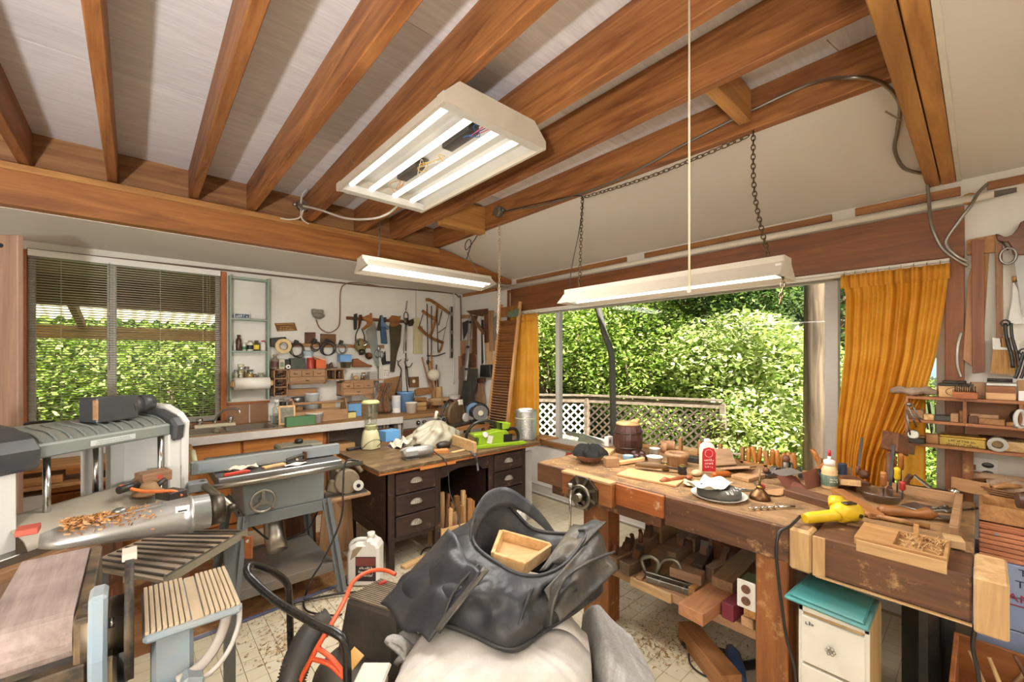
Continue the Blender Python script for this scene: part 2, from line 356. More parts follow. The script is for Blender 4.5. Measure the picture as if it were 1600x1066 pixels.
# window_1: over the sink
win1=struct(MB().bb(X0,YB+.05,Z0,X1,YB+.10,Z0+.045).bb(X0,YB+.05,Z1 - .04,X1,YB+.10,Z1).bb(X0,YB+.05,Z0,X0+.035,YB+.10,Z1).bb(X1 - .035,YB+.05,Z0,X1,YB+.10,Z1).build('window_1',ALUP,bev=.003))
MB().bb(-.185,YB+.045,Z0,-.125,YB+.10,Z1).build('mullion',ALUP,win1,bev=.003)
for a,b in ((X0+.035,-.185),(-.125,X1 - .035)):
    MB().bb(a,YB+.07,Z0+.045,b,YB+.074,Z1 - .04).build('pane',glass('window glass'),win1)
MB().bb(X0 - .03,YB - .03,Z0 - .03,X1+.03,YB+.05,Z0).build('window_sill',wood('#7a5434','#a47a52','x',1),win1,bev=.002)
for xa in (X0 - .045,X1):
    MB().bb(xa,YB - .02,Z0,xa+.045,YB+.05,Z1).build('window_casing',wood('#8a4c1e','#b8713a','z',1),win1,bev=.002)
for kk in range(5): MB().bb(X0+.0,YB+.001 ,Z1+.004+kk*.0,X1+.04,YB - .012,Z1+.028).build('head_trim',paint('#ddd8ce',.5),win1,bev=.002) if kk==0 else None

# ---------------------------------------------------------------- outdoors
def leaves(mb,n,c,r,size,shell=.35,flat=.5,droop=0.0,zmin=-9):
    for _ in range(n):
        while True:
            d=Vector((random.gauss(0,1),random.gauss(0,1),random.gauss(0,1))).normalized(); q=random.random()**shell
            p=Vector((c[0]+d.x*r[0]*q,c[1]+d.y*r[1]*q,c[2]+d.z*r[2]*q))
            if p.z > zmin: break
        s=size*random.uniform(.6,1.3); a=Vector((random.uniform(-1,1),random.uniform(-1,1),random.uniform(-flat,flat) - droop)).normalized()
        b=a.cross(Vector((random.uniform(-.6,.6),random.uniform(-.6,.6),1))).normalized()*s*.32; a=a*s
        mb.add([p,p+a*.5+b,p+a,p+a*.5 - b],[(0,1,2,3)])
GREEN=leafy('leaf bright',['#2c4414','#7b9a34','#a8be56','#dfe69a'],.45); PALE=leafy('leaf pale',['#56742a','#aec062','#d0da92','#f4f4d4'],.4)
DARK=leafy('leaf dark',['#1c3010','#3f5f24','#648638','#94ac58'],.35); BARK=wood('#4a3c2c','#8a7660','z',.6,.9)
def shrub(label,c,r,n,size,mat,name='leafy_shrub',group='shrubs outside the long window',stems=7,droop=0.0,base=None):
    base=base if base is not None else -1.6
    root=T(name,label,'shrub',(c[0],c[1],base),0,group)
    mb=MB(); leaves(mb,n,(0,0,c[2] - base),r,size,.4,.6,droop); tag(mb.build('foliage',mat,root),kind='stuff')
    st=MB()
    for k in range(stems):
        a=2*pi*k/stems+random.random(); tx,ty=r[0]*.6*cos(a),r[1]*.6*sin(a)
        st.tube(smooth_path([(tx*.1,ty*.1,0),(tx*.45,ty*.45,(c[2] - base)*.6),(tx,ty,(c[2] - base)*1.05)],3),[.05]*3+[.03]*3+[.012],6)
    st.build('stem',BARK,root); return root
struct(MB().grid(lambda u,v: Vector((-30+90*u,-30+90*v,-1.9+.0*u)),6,6).build('ground',paint('#55603a',.9,.6,'#3c3a22',ds=1.0)))
def hill(u,v):
    a=-.35+2.3*u; rr=13+14*v
    return Vector((rr*cos(a),rr*sin(a),-1.9+(9.5*v**.8)*(1 if a > .28 else max(.06,(a+.05)*2.6))+.35*sin(9*u+3*v)*v))
struct(MB().grid(hill,40,14).build('hillside',paint('#3d4a20',.95,.8,'#20280f',ds=1.5,bump=.6)))
# wooded bank seen through the long window
def P(px,py,d): return at(px,py,d=d)
shr=[('round dark green shrub behind the white sunlit lattice',880,520,10.5,(1.7,1.7,1.5),8840,0.104,GREEN),
       ('broad green shrub rising behind the middle of the deck railing',990,560,10.0,(1.9,1.6,1.5),11050,0.104,GREEN),
       ('tall mixed green shrub above the grey barrel',960,470,12.5,(2.4,2.2,1.9),11050,0.126,GREEN),
       ('pale flowering rhododendron filling the middle of the long window',1150,570,8.6,(1.5,1.5,1.15),11050,0.126,PALE),
       ('pale leafy rhododendron lower down beyond the railing post',1190,680,7.4,(1.15,1.1,.95),7820,0.111,PALE),
       ('pale rhododendron beside the big tree trunk',1235,610,8.2,(1.0,1.2,1.2),6460,0.118,PALE),
       ('dark overhanging evergreen shrub at the top of the long window',1130,450,12.0,(2.6,2.4,1.4),11050,0.148,DARK),
       ('bright green shrub low behind the railing lattice',1060,680,9.0,(1.6,1.2,.9),7650,0.096,GREEN),
       ('green shrub showing under the tool shelf by the yellow curtain',1440,735,5.6,(.55,.8,.55),2720,0.074,GREEN),
       ('dark green shrub between the mullion and the yellow curtain',1330,640,12.5,(1.6,1.5,1.8),5100,0.126,DARK),
       ('small green shrub at the lake edge beside the curtain',1465,612,9.5,(.5,.7,.35),1530,0.074,GREEN)]
for lb,px,py,d,r,nn,sz,mt in shr:
    c=P(px,py,d); shrub(lb,c,r,nn,sz,mt,droop=.25 if mt is PALE else 0)
def tree(label,px,d,rad,h,crown,lean=.0):
    b=P(px,600,d); b.z=-1.9; root=T('conifer_tree',label,'tree',b,0,'trees outside the long window')
    MB().tube([(0,0,0),(lean*.3,0,h*.3),(lean*.6,0,h*.6),(lean,0,h)],[rad*1.25,rad,rad*.85,rad*.5],12).build('trunk',BARK,root)
    mb=MB()
    for zz,rr,nn in crown: leaves(mb,nn,(lean*zz/h,0,zz),(rr,rr,.7),.16,.5,.3,.3)
    tag(mb.build('foliage',DARK,root),kind='stuff')
tree('thick rough barked conifer trunk beside the window mullion',1275,6.3,.15,12.0,((9.6,1.8,900),(10.6,1.8,900),(11.6,1.4,700)),-.12)
tree('slim distant conifer between the mullion and the curtain',1318,17,.16,11,((4.2,1.2,900),(5.6,1.6,1000),(7.2,1.5,1000)),0)
tree('tall dark conifer behind the middle of the long window',1075,15,.2,12,((5.0,2.6,1500),(6.5,2.6,1500),(8.0,2.2,1200)),0)
tree('tall conifer far behind the white lattice',850,15,.2,12,((4.6,2.6,1500),(6.2,2.6,1500),(8.0,2.2,1200)),0)
struct(MB().add([at(1290,590,d=60)*1,at(1700,590,d=60),at(1700,578,d=90),at(1290,578,d=90)],[(0,1,2,3)]).build('lake',paint('#7f9bb4',.15)))
fh=MB().grid(lambda u,v: at(1240+560*u,582 - v*(38+26*sin(7*u+1)),d=110+15*v),20,4)
struct(fh.build('far_shore',paint('#5d7480',.9,.4,'#44584f',ds=.05)))

# deck with its lattice railing
DK=wood('#6d6255','#98897a','x',1,.85); RAILW=wood('#5c4f40','#8a7b69','y',1,.85); LAT_LIT=paint('#d9d3c4',.8,.3); LAT_SHADE=wood('#382e24','#544737','y',1,.85)  # lattice: sunlit section painted pale, shaded section painted dark
rail_pts=[at(836,617,z=.85),at(917,618,z=.85),at(1130,626,z=.85)]
deck=struct(MB().bb(XW+.16,-.2,-.32,7.4,6.6,-.22).build('deck_floor',DK))
for k in range(28):
    MB().bb(XW+.16,-.2+k*.24,-.22,7.4,-.2+k*.24+.228,-.195).build('deck_plank',DK,deck,bev=.003)
rl=T('deck_railing','weathered deck railing with lattice panels coloured sunlit and shaded outside','railing',(rail_pts[1].x,rail_pts[1].y,-.19),0); ro=Vector(rl.location)
for q in rail_pts: MB().box(Vector((q.x,q.y,.30)) - ro,(.09,.09,1.0)).build('post',RAILW,rl,bev=.004)
for k,(a,b) in enumerate(((0,1),(1,2))):
    a,b=rail_pts[a],rail_pts[b]
    MB().bar(a - ro,b - ro,.13,.035).build('handrail',RAILW,rl,bev=.004); MB().bar(a - ro - Vector((0,0,.09)),b - ro - Vector((0,0,.09)),.04,.10).build('rail_board',RAILW,rl,bev=.003)
    MB().bar(a - ro - Vector((0,0,.93)),b - ro - Vector((0,0,.93)),.06,.06).build('rail_board',RAILW,rl,bev=.003)
    L=(b - a).length; X=(b - a).normalized(); H=.74; z0=-.06; nrm=X.cross(Vector((0,0,1)))
    for s_ in (1,-1):
        t=-H
        while t < L:
            u0,u1=max(t,0),min(t+H,L)
            if u1 - u0 > .03:
                h0,h1=(u0 - t),(u1 - t)
                if s_ < 0: h0,h1=H - h0,H - h1
                off=nrm*(.012*s_)
                MB().bar(a+X*u0+off+Vector((0,0,z0 - .85+h0)) - ro,a+X*u1+off+Vector((0,0,z0 - .85+h1)) - ro,.010,.031).build('lattice_strip',LAT_LIT if k==0 else LAT_SHADE,rl)
            t+=.15
g=T('stair_handrail','sloping white handrail boards leaning by the deck lattice','handrail',at(890,690,d=6.6))
go=Vector(g.location); MB().bar(at(885,676,d=6.4) - go,at(985,700,d=6.0) - go,.09,.05).build('board',paint('#cfc8ba',.8,.4),g,bev=.004)
MB().bar(at(905,684,d=6.3) - go,at(960,716,d=6.0) - go,.06,.16).build('board',paint('#e4dfd4',.8,.3),g,bev=.004)
po=at(958,700,d=5.4); pp=[at(932,470,d=5.4),at(944,520,d=5.4),at(955,552,d=5.4),at(957,600,d=5.4),at(959,720,d=5.4)]; po.z=-.19
pl=T('bent_pole','bent dark grey metal pole standing on the deck outside','pole',po)
MB().tube(smooth_path([p_ - po for p_ in pp]+[Vector((0,0,.0))],5),.042,10).build('tube',paint('#5d5b57',.5,.3),pl)
MB().cyl((0,0,0),(0,0,.04),.09,n=16).build('foot',paint('#5d5b57',.5,.3),pl)

# porch outside the sink window
PW=wood('#5a3a1e','#8a6238','x',.8,.8)
pr=T('porch_roof','brown porch roof with corrugated edge outside the sink window','porch roof',(0,YB+.2,-1.9)); q0=Vector(pr.location)
MB().bb(-3.2,0,4.28,3.0,.9,4.34).build('soffit_board',PW,pr); 
for k in range(6): MB().bb(-3.2,.9+k*.0,3.98,3.0,.95,4.34).build('fascia_board',PW,pr) if k==0 else None
co=MB().grid(lambda u,v: Vector((-3.2+6.2*u,.9+1.5*v,4.30 - .34*v+.03*sin(u*6.2/.13*2*pi))),380,2)
co.build('corrugated_sheet',leafy('corrugated sheet',['#d8cfae','#e4dcc0'],.55),pr)
for xx in (-1.9,-.55,.9,2.2): MB().bar((xx,.9,4.22),(xx+.05,2.4,3.86),.06,.10).build('rafter',PW,pr)
MB().bb(-3.2,2.30,3.70,3.0,2.38,3.86).build('porch_beam',wood('#7a5a34','#a8824e','x',.8,.8),pr)
for xx in (-3.0,2.9): MB().bb(xx - .06,2.28,0,xx+.06,2.40,3.72).build('post',PW,pr)
MB().bb(-3.2,2.28,2.50,3.0,2.40,2.60).build('porch_rail',wood('#4c4a22','#6c6632','x',.8,.8),pr)
for lb,px,py,d,r,nn,sz,mt in (('yellow green shrub beyond the porch on the far side',90,600,6.6,(1.3,1.3,1.0),6300,0.096,GREEN),('green shrub behind the sink window mullion',190,560,7.6,(1.6,1.4,1.3),6300,0.096,GREEN),
        ('bright green shrub behind the blind near the tap',300,610,7.2,(1.3,1.3,1.1),6750,0.096,GREEN),('dark tree foliage above the porch rail',130,520,9.5,(2.6,2.0,1.6),6750,0.128,DARK),('dark foliage behind the porch beam near the green shelf',300,520,9.5,(2.4,2.0,1.6),6750,0.128,DARK)):
    shrub(lb,P(px,py,d),r,nn,sz,mt,group='shrubs beyond the porch')
# ================================================================ lamps, chains and cables overhead
ENAM=paint('#c6bcab',.5,.25,'#9a8a72',ds=6); ENW=paint('#cdcac2',.45,.15); TUBE=glow('#fffaf0',1.45,'fluorescent tube')
STEEL=metal('#9a9a96',.4,.3); DKST=metal('#5c554c',.5,.4)
def area(parent,loc,sx,sy,e,rot=(0,0,0),col=(1,.95,.88)):
    ld=bpy.data.lights.new('tube_light','AREA'); ld.shape='RECTANGLE'; ld.size=sx; ld.size_y=sy; ld.energy=e*LAMP; ld.color=col
    o=bpy.data.objects.new('tube_light',ld); COL.objects.link(o); o.parent=parent; o.location=loc; o.rotation_euler=rot; return o
# four-tube fixture under the joists
fx=T('ceiling_light','white four tube fluorescent fixture with its cover off showing ballasts','light fixture',(1.23,2.07,2.6))
h=[(-.30,0),(-.30,.035),(-.22,.112),(.22,.112),(.30,.035),(.30,0)]
for s_ in (-1,1): MB().prism(h,.004,(0,s_*.612,0)).build('end_plate',ENAM,fx)
for a,b in ((0,1),(1,2),(2,3),(3,4),(4,5)):
    MB().bar(((h[a][0]+h[b][0])/2,-.61,(h[a][1]+h[b][1])/2),((h[a][0]+h[b][0])/2,.61,(h[a][1]+h[b][1])/2),math.dist(h[a],h[b]),.003,up=(0,0,1) if a==2 else (-(h[b][1] - h[a][1]),0,h[b][0] - h[a][0])).build('housing_panel',ENW if a in (1,2,3) else ENAM,fx)
for s_ in (-1,1): MB().bb(-.30,s_*.612,0,.30,s_*.56,.045).build('lamp_holder_rail',ENW,fx,bev=.003)
MB().bb(-.30,-.612,-.003,-.284,.612,.012).bb(.284,-.612,-.003,.30,.612,.012).build('rim',ENAM,fx)
for x in (-.225,-.095,.065,.195): MB().cyl((x,-.565,.045),(x,.565,.045),.0165,n=14).build('tube',TUBE,fx)
for y0,y1 in ((-.42,-.18),(.10,.33)): MB().bb(-.035,y0,.055,.03,y1,.105).bb(-.045,y0 - .03,.1,.04,y1+.03,.106).build('ballast',paint('#3a3833',.5,.4),fx,bev=.004)
for c,s_,yy in (('#d8b24a',1,0),('#c98a3a',2,.36),('#3f5fa0',3,-.48),('#c65a7a',4,-.44),('#e8e2d0',5,.05)):
    random.seed(s_); MB().tube(smooth_path([(random.uniform(-.03,.03),yy+random.uniform(-.12,.12),random.uniform(.02,.08)) for _ in range(7)],5),.0022,5).build('wire',paint(c,.5),fx)
area(fx,(0,0,-.02),.5,1.15,40)
# shop lights on chains
def shop(label,loc,rz,L,tilt=0,e=20):
    t=T('hanging_strip_light',label,'light fixture',loc,0,'chain hung strip lights',rot=(tilt,0,rz))
    pr=[(-.125,0),(-.118,0),(-.045,.062),(-.045,.088),(.045,.088),(.045,.062),(.118,0),(.125,0),(.052,.07),(.052,.097),(-.052,.097),(-.052,.07)]
    MB().prism([(a,b) for a,b in pr],L,plane='yz').build('reflector',ENAM,t)
    for s_ in (-1,1): MB().prism([(-.125,0),(.125,0),(.052,.07),(.052,.097),(-.052,.097),(-.052,.07)],.003,(s_*L/2,0,0),'yz').build('end_plate',ENAM,t)
    for y in (-.045,.045): MB().cyl((-L/2+.03,y,.03),(L/2 - .03,y,.03),.0185,n=14).build('tube',TUBE,t)
    for s_ in (-1,1): MB().bb(s_*(L/2 - .03),-.075,.008,s_*(L/2 - .004),.075,.06).build('lamp_holder',ENW,t,bev=.002)
    area(t,(0,0,-.008),L - .1,.18,e); return t
shop('white strip light hanging on chains in front of the back beam',(1.90,3.16,2.235),0,1.25,R(-8))
shop('beige strip light hanging on chains in front of the long window',(2.19,1.225,1.915),R(90),1.28,0)
# two added strip lights, unseen behind the camera, put in to brighten the room
shop('added strip light, unseen behind the camera over the sander',(-.6,-.2,2.40),R(90),1.25,e=15)
shop('added strip light, unseen behind the camera by the near wall',(1.9,-.85,2.44),0,1.25,e=15)
# added lamp, unseen behind the camera, standing in for flash bounced off the ceiling
wl=T('added_work_light','added tripod work light, unseen behind the camera, standing in for bounced flash','work light',(-1.15,-.55,0)); BKM=paint('#222222',.5)
for k in range(3): a=2*pi*k/3; MB().cyl((0,0,.55),(.33*cos(a),.33*sin(a),0),.011,n=8).build('leg',BKM,wl)
MB().cyl((0,0,.5),(0,0,1.15),.014,n=10).build('pole',BKM,wl); MB().box((.02,.02,1.2),(.3,.2,.07),eul(-28,20,0)).build('housing',paint('#c8a21e',.5),wl,bev=.01)
area(wl,(.05,.05,1.25),.26,.16,225,(R(180 - 34),R(-24),0),(1,.97,.94))
# chains: links as one part each
LINK=metal('#8d8576',.45,.4); DLINK=metal('#6e5c44',.5,.5)
def chain(label,pts,mat,step=.028,r=.0028,w=.5,name='hanging_chain'):
    P_=smooth_path(pts,10); L=[0]
    for a,b in zip(P_,P_[1:]): L.append(L[-1]+(b - a).length)
    o0=P_[-1].copy(); t=T(name,label,'chain',o0); n=int(L[-1]/step); base=None
    for k in range(n):
        s_=(k+.5)*step; i=max(j for j in range(len(L)) if L[j] <=s_); i=min(i,len(P_) - 2)
        q=P_[i].lerp(P_[i+1],(s_ - L[i])/max(L[i+1] - L[i],1e-6)); d=(P_[i+1] - P_[i]).normalized()
        if base is None: base=MB().torus((0,0,0),step*.68,r,None,10,5,(1,w)).build('link',mat,t); o=base
        else: o=base.copy(); COL.objects.link(o)
        o.location=q - o0; o.rotation_euler=(Matrix((d,d.orthogonal().normalized(),d.cross(d.orthogonal().normalized()))).transposed() @ Matrix.Rotation(pi/2*(k % 2)+.3,3,'X')).to_euler()
    return t
J7=2.43
ca=at(910,308,x=J7); cb=at(1177,205,x=J7)
la=Vector((2.19,1.78,2.012)); lb_=Vector((2.19,.66,2.012))
chain('dark chain from the joist to the far end of the beige strip light',[ca,(ca+la)/2,la],DLINK)
chain('dark chain from the joist down to the near end of the beige strip light',[cb,cb.lerp(lb_,.45)+Vector((.02,.03,-.03)),lb_],DLINK)
chain('slack dark chain looped along the joist above the beige strip light',[ca+Vector((-.01,0,-.01)),ca.lerp(cb,.5)+Vector((-.02,0,-.045)),cb+Vector((-.01,0,-.02))],DLINK,.034)
chain('loose chain end dangling past the end plate of the beige strip light',[lb_+Vector((0,-.03,.0)),lb_+Vector((-.01,-.06,-.1)),lb_+Vector((-.01,-.045,-.22))],DLINK,.024)
chain('thin steel chain from the beam to the strip light by the back beam',[at(594,345,d=3.35),Vector((1.42,3.16,2.335))],LINK,.02,.002)
chain('thin steel chain at the corner end of the strip light by the back beam',[at(730,395,d=3.9),Vector((2.40,3.16,2.335))],LINK,.02,.002)
c1=at(780,345,x=J7); chain('long pale chain hanging from the joist beside the louvred shutter',[c1,at(780,460,x=J7),at(777,525,x=J7)],paint('#b9a585',.5),.026,.0026)
# pull cord
a=at(1077,0,d=1.4); a.z=2.96; b=at(1077,458,d=1.4); pc=T('pull_cord','white pull cord hanging from the ceiling in front of the long window','cord',b)
MB().cyl(a - b,(0,0,.02),.0035,n=6).build('cord',paint('#e8dcc0',.7),pc); MB().lathe([(.002,.03),(.006,.02),(.007,.004),(.003,0)],n=10).build('bell',paint('#e8e2d4',.4),pc)
# armoured cable and boxes
BX=metal('#9c978e',.42,.2)
def cl(px,py,off=.02):          # point just under the sloping ceiling
    lo,hi=.5,6.0
    for _ in range(40):
        md=(lo+hi)/2; q=at(px,py,d=md)
        if q.z > 2.757 - .2295*(q.x - 2.462) - off: hi=md
        else: lo=md
    return at(px,py,d=lo)
def cable(label,pts,r,mat,name='armoured_cable',cat='cable'):
    q=smooth_path(pts,8); o=q[0].copy(); return thing(name,label,cat,MB().tube([p_ - o for p_ in q],r,7),mat,o)
cable('armoured cable arching along the joist to the doubled header',[at(782,330,x=2.40),at(850,320,x=2.395),at(960,283,x=2.395),at(1080,220,x=2.395),at(1180,170,x=2.395),at(1270,130,x=2.395),cl(1330,121,.04),cl(1375,128),cl(1405,160),cl(1402,205),cl(1398,235),cl(1412,262),cl(1440,271)],.0085,BX)
cable('armoured cable loop hanging from the ceiling by the window header',[at(1447,268,d=2.42),at(1452,320,d=2.40),at(1455,350,d=2.36),at(1470,385,d=2.33),at(1492,404,d=2.29),at(1512,416,d=2.27)],.0085,BX)
cable('armoured cable curving round the pipe end above the tool shelf',[at(1542,288,d=2.27),at(1528,302,d=2.27),at(1519,318,d=2.24),at(1495,350,d=2.28),at(1478,378,d=2.31),at(1492,398,d=2.28),at(1510,408,d=2.26)],.0085,BX)
cable('armoured cable dropping behind the straightedges to the shelf',[at(1502,520,d=2.29),at(1497,540,d=2.29),at(1496,570,d=2.29),at(1502,590,d=2.28)],.0085,BX)
cable('grey cable sagging under the joists to the four tube fixture',[at(474,322,d=3.3),at(500,328,d=3.2),at(540,341,d=3.1),at(580,342,d=3.0),at(606,334,d=2.95),at(625,318,d=2.95)],.008,paint('#b8b1a4',.5))
cable('grey cable rising from the steel box up to the deck',[at(470,318,d=3.42),at(472,305,d=3.42),at(479,296,d=3.42)],.008,paint('#b8b1a4',.5))
cable('cut cable tail below the steel box on the back beam',[at(474,328,d=3.40),at(468,340,d=3.38),at(452,343,d=3.34),at(438,341,d=3.30)],.006,paint('#c9c2b2',.5))
cable('second cut cable tail pointing down from the steel box',[at(470,328,d=3.40),at(472,342,d=3.38),at(482,350,d=3.38)],.006,paint('#c9c2b2',.5))
cable('thin black wire drooping from the joist to the back strip light',[at(742,342,d=4.1),at(748,362,d=4.0),at(730,390,d=3.9),at(727,382,d=3.9),at(733,374,d=3.9),at(736,382,d=3.9),at(729,405,d=3.85)],.004,paint('#2c2622',.6))
cable('thin black wire along the joist towards the long window',[at(782,332,x=2.39),at(840,318,x=2.39),at(900,306,x=2.39),at(912,312,x=2.39)],.0035,paint('#2c2622',.6))
cable('black wire hanging beside the window strip light chain',[at(912,312,x=2.39),at(905,360,d=2.75),at(893,420,d=2.8),at(891,450,d=2.85)],.003,paint('#2c2622',.6))
def jbox(label,loc,rz):
    t=T('junction_box',label,'junction box',loc,rz,'steel junction boxes on the joists')
    MB().prism([(.05*cos(k*pi/4+pi/8),.05*sin(k*pi/4+pi/8)) for k in range(8)],.045,(0,0,0),'yz').build('box',STEEL,t,bev=.003)
    MB().prism([(.046*cos(k*pi/4+pi/8),.046*sin(k*pi/4+pi/8)) for k in range(8)],.006,(-.026,0,0),'yz').build('cover',metal('#a9a9a2',.4),t,bev=.002)
    for s_ in (-1,1): MB().cyl((0,s_*.045,0),(0,s_*.075,0),.014,n=10).build('clamp',STEEL,t)
    return t
q=at(473,322,y=3.83); jbox('steel junction box fixed to the back beam beside a joist',q,R(90)); jbox('steel junction box on the last joist above the back strip light',at(779,331,x=2.375),0)
# white conduit pipe along the top of the window wall
ya=at(783,440,x=XW).y; yb=at(1553,300,x=XW).y; yc=at(1588,300,x=XW).y
pt=T('curtain_pipe','long white painted pipe across the wall above the window','pipe',(XW - .045,yb,2.43))
MB().cyl((0,0,0),(0,ya - yb,0),.021,n=14).build('pipe',paint('#e6dfd0',.45,.2),pt)
MB().prism([(0,-.016),(yc - yb,-.010),(yc - yb,.012),(0,.016)],.012,(0,0,0),'yz').build('flattened_end',DKST,pt)
MB().torus((-.004,.09,0),.026,.006,eul(0,90,0),12).build('clip',metal('#a8742e',.4),pt)
MB().cyl((0,ya - yb,0),(0,ya - yb+.05,0),.013,n=10).build('rod_end',paint('#5a4632',.6),pt)
# ================================================================ makers for small things
def zz(ox,oy,s): return lambda*p: [(ox+a/s,oy+b/s) for a,b in p]
def cut(name,label,cat,pts,mat,t=.01,y=None,x=None,d=None,group=None,bev=.001,parent=None):
    W_=[at(a,b,y=y,x=x) if d is None else at(a,b,d=d) for a,b in pts]; o=sum(W_,Vector())/len(W_); o.z=min(q.z for q in W_)
    if y is not None: mb=MB().prism([(q.x - o.x,q.z - o.z) for q in W_],t)
    elif x is not None: mb=MB().prism([(q.y - o.y,q.z - o.z) for q in W_],t,plane='yz')
    else: mb=MB().prism([((q - o).dot(RGT),q.z - o.z) for q in W_],t,rot=rotz(math.atan2(RGT.y,RGT.x)))
    if parent is not None:
        ob=mb.build(name,mat,parent,loc=o - Vector(parent.location),bev=bev); return ob
    return thing(name,label,cat,mb,mat,o,0,group,bev)
LIDW=paint('#e4e0d6',.5); GLASS=glass('jar glass',(.88,.90,.86),mixg=.12)
def jar(label,loc,r,h,mat,lid=LIDW,name='glass_jar',cat='jar',group=None,fill=None,lidh=.2):
    t=T(name,label,cat,loc,0,group)
    MB().lathe([(r*.9,0),(r,.04*h),(r,.72*h),(r*.82,.8*h),(r*.8,h*(1 - lidh*.5))],n=16).build('body',mat,t)
    MB().lathe([(r*.86,h*(1 - lidh)),(r*.9,h*(1 - lidh*.9)),(r*.9,h*.98),(r*.82,h)],n=16).build('lid',lid,t)
    if fill: MB().lathe([(r*.82,.03*h),(r*.92,.06*h),(r*.92,.55*h),(r*.1,.58*h)],n=12).build('contents',fill,t)
    return t
def bottle(label,loc,r,h,mat,cap,lab=None,name='bottle',cat='bottle',group=None,neck=.3,nr=.35):
    t=T(name,label,cat,loc,0,group); s_=1 - neck
    MB().lathe([(r*.92,0),(r,.03*h),(r,s_*h*.92),(r*.8,s_*h),(r*nr,s_*h+.35*neck*h),(r*nr,h*.92)],n=16).build('body',mat,t)
    MB().lathe([(r*nr*1.2,h*.88),(r*nr*1.25,h*.9),(r*nr*1.2,h*.99),(r*nr,h)],n=12).build('cap',cap,t)
    if lab: MB().lathe([(r*1.01,.14*h),(r*1.02,.15*h),(r*1.02,s_*h*.75),(r*1.01,s_*h*.76)],n=16,cap=False).build('paper_label',lab,t)
    return t
def can(label,loc,r,h,mat,top,band=None,name='tin_can',cat='can',group=None):
    t=T(name,label,cat,loc,0,group); MB().lathe([(r*.97,0),(r,.02*h),(r*.97,.04*h),(r*.97,.95*h),(r,.97*h),(r*.96,h)],n=18).build('body',mat,t)
    MB().lathe([(r*.85,h*.965),(r*.9,h*1.0),(r*.8,h*1.02),(.001,h*1.02)],n=18).build('lid',top,t)
    if band: MB().lathe([(r*.98,.3*h),(r*.99,.31*h),(r*.99,.7*h),(r*.98,.71*h)],n=18,cap=False).build('paper_label',band,t)
    return t
def tub(label,loc,r,h,mat,name='plastic_tub',cat='tub',group=None,taper=.82,lid=None,rimmat=None,handle=None):
    t=T(name,label,cat,loc,0,group); w_=.03*r+.001
    MB().lathe([(.001,.004),(r*taper - w_,.004),(r - w_,h),(r+w_,h),(r+w_,h*.93),(r,h*.92),(r*taper,0),(.001,0)],n=20,cap=False).build('body',mat,t)
    if lid: MB().lathe([(r*1.05,h),(r*1.07,h*1.04),(r*.9,h*1.06),(.001,h*1.05)],n=20).build('lid',lid,t)
    if handle: MB().tube([(r*1.03*cos(a),r*.5*sin(a)*.2 - r,h*.85 - r*.9*sin(a)) for a in [pi*k/10 for k in range(11)]],.002,5).build('handle',handle,t)
    return t
def carton(label,loc,size,mat,rz=0,name='carton',cat='box',group=None,lid=None,lab=None,rot=None):
    t=T(name,label,cat,loc,rz,group,rot=rot); w_,d,h=size
    MB().box((0,0,h/2),size).build('body',mat,t,bev=.002)
    if lid: MB().box((0,0,h*.99),(w_*1.02,d*1.02,h*.16)).build('lid',lid,t,bev=.002)
    if lab: MB().box((0,-d/2 - .0005,h*.45),(w_*.7,.001,h*.5)).build('paper_label',lab,t)
    return t
def roll(label,loc,r,ri,w_,mat,core,axis='y',name='tape_roll',cat='tape',group=None,rot=None):
    t=T(name,label,cat,loc,0,group,rot=rot); M={'y': eul(90,0,0),'x': eul(0,90,0),'z': eul()}[axis]
    MB().rings([[M @ Vector((q*cos(2*pi*k/24),q*sin(2*pi*k/24),z)) for k in range(24)] for q,z in ((ri,-w_/2),(r,-w_/2),(r,w_/2),(ri,w_/2))],False,False,True).build('tape',mat,t)
    MB().rings([[M @ Vector((q*cos(2*pi*k/24),q*sin(2*pi*k/24),z)) for k in range(24)] for q,z in ((ri*.9,-w_*.51),(ri,-w_*.51),(ri,w_*.51),(ri*.9,w_*.51))],False,False,True).build('core',core,t)
    return t
OAK=wood('#8a5a2e','#b98a55','x',1.2,.6); OAKZ=wood('#8a5a2e','#b98a55','z',1.2,.6); PINE=wood('#b98d58','#dcb986','x',1.2,.65); PINEZ=wood('#b98d58','#dcb986','z',1.2,.65); PINEY=wood('#b98d58','#dcb986','y',1.2,.65)
WAL=wood('#4a2c1a','#7a4d30','x',1.3,.6); WALZ=wood('#4a2c1a','#7a4d30','z',1.3,.6); TAN=wood('#8f6a48','#b78f68','x',1.2,.65); TANZ=wood('#8f6a48','#b78f68','z',1.2,.65); TANY=wood('#8f6a48','#b78f68','y',1.2,.65)
BLK=paint('#26231f',.5,.4,'#6a5c48',ds=8); BLKS=paint('#1d1c1b',.35,.2,'#5a5044'); DKM=metal('#5a544c',.45,.5,'#6b4a2c'); CHR=metal('#c4c2bc',.2,.1); BRS=metal('#a0803e',.35,.3); RUST=metal('#6e4a30',.6,.6,'#4a2a18')
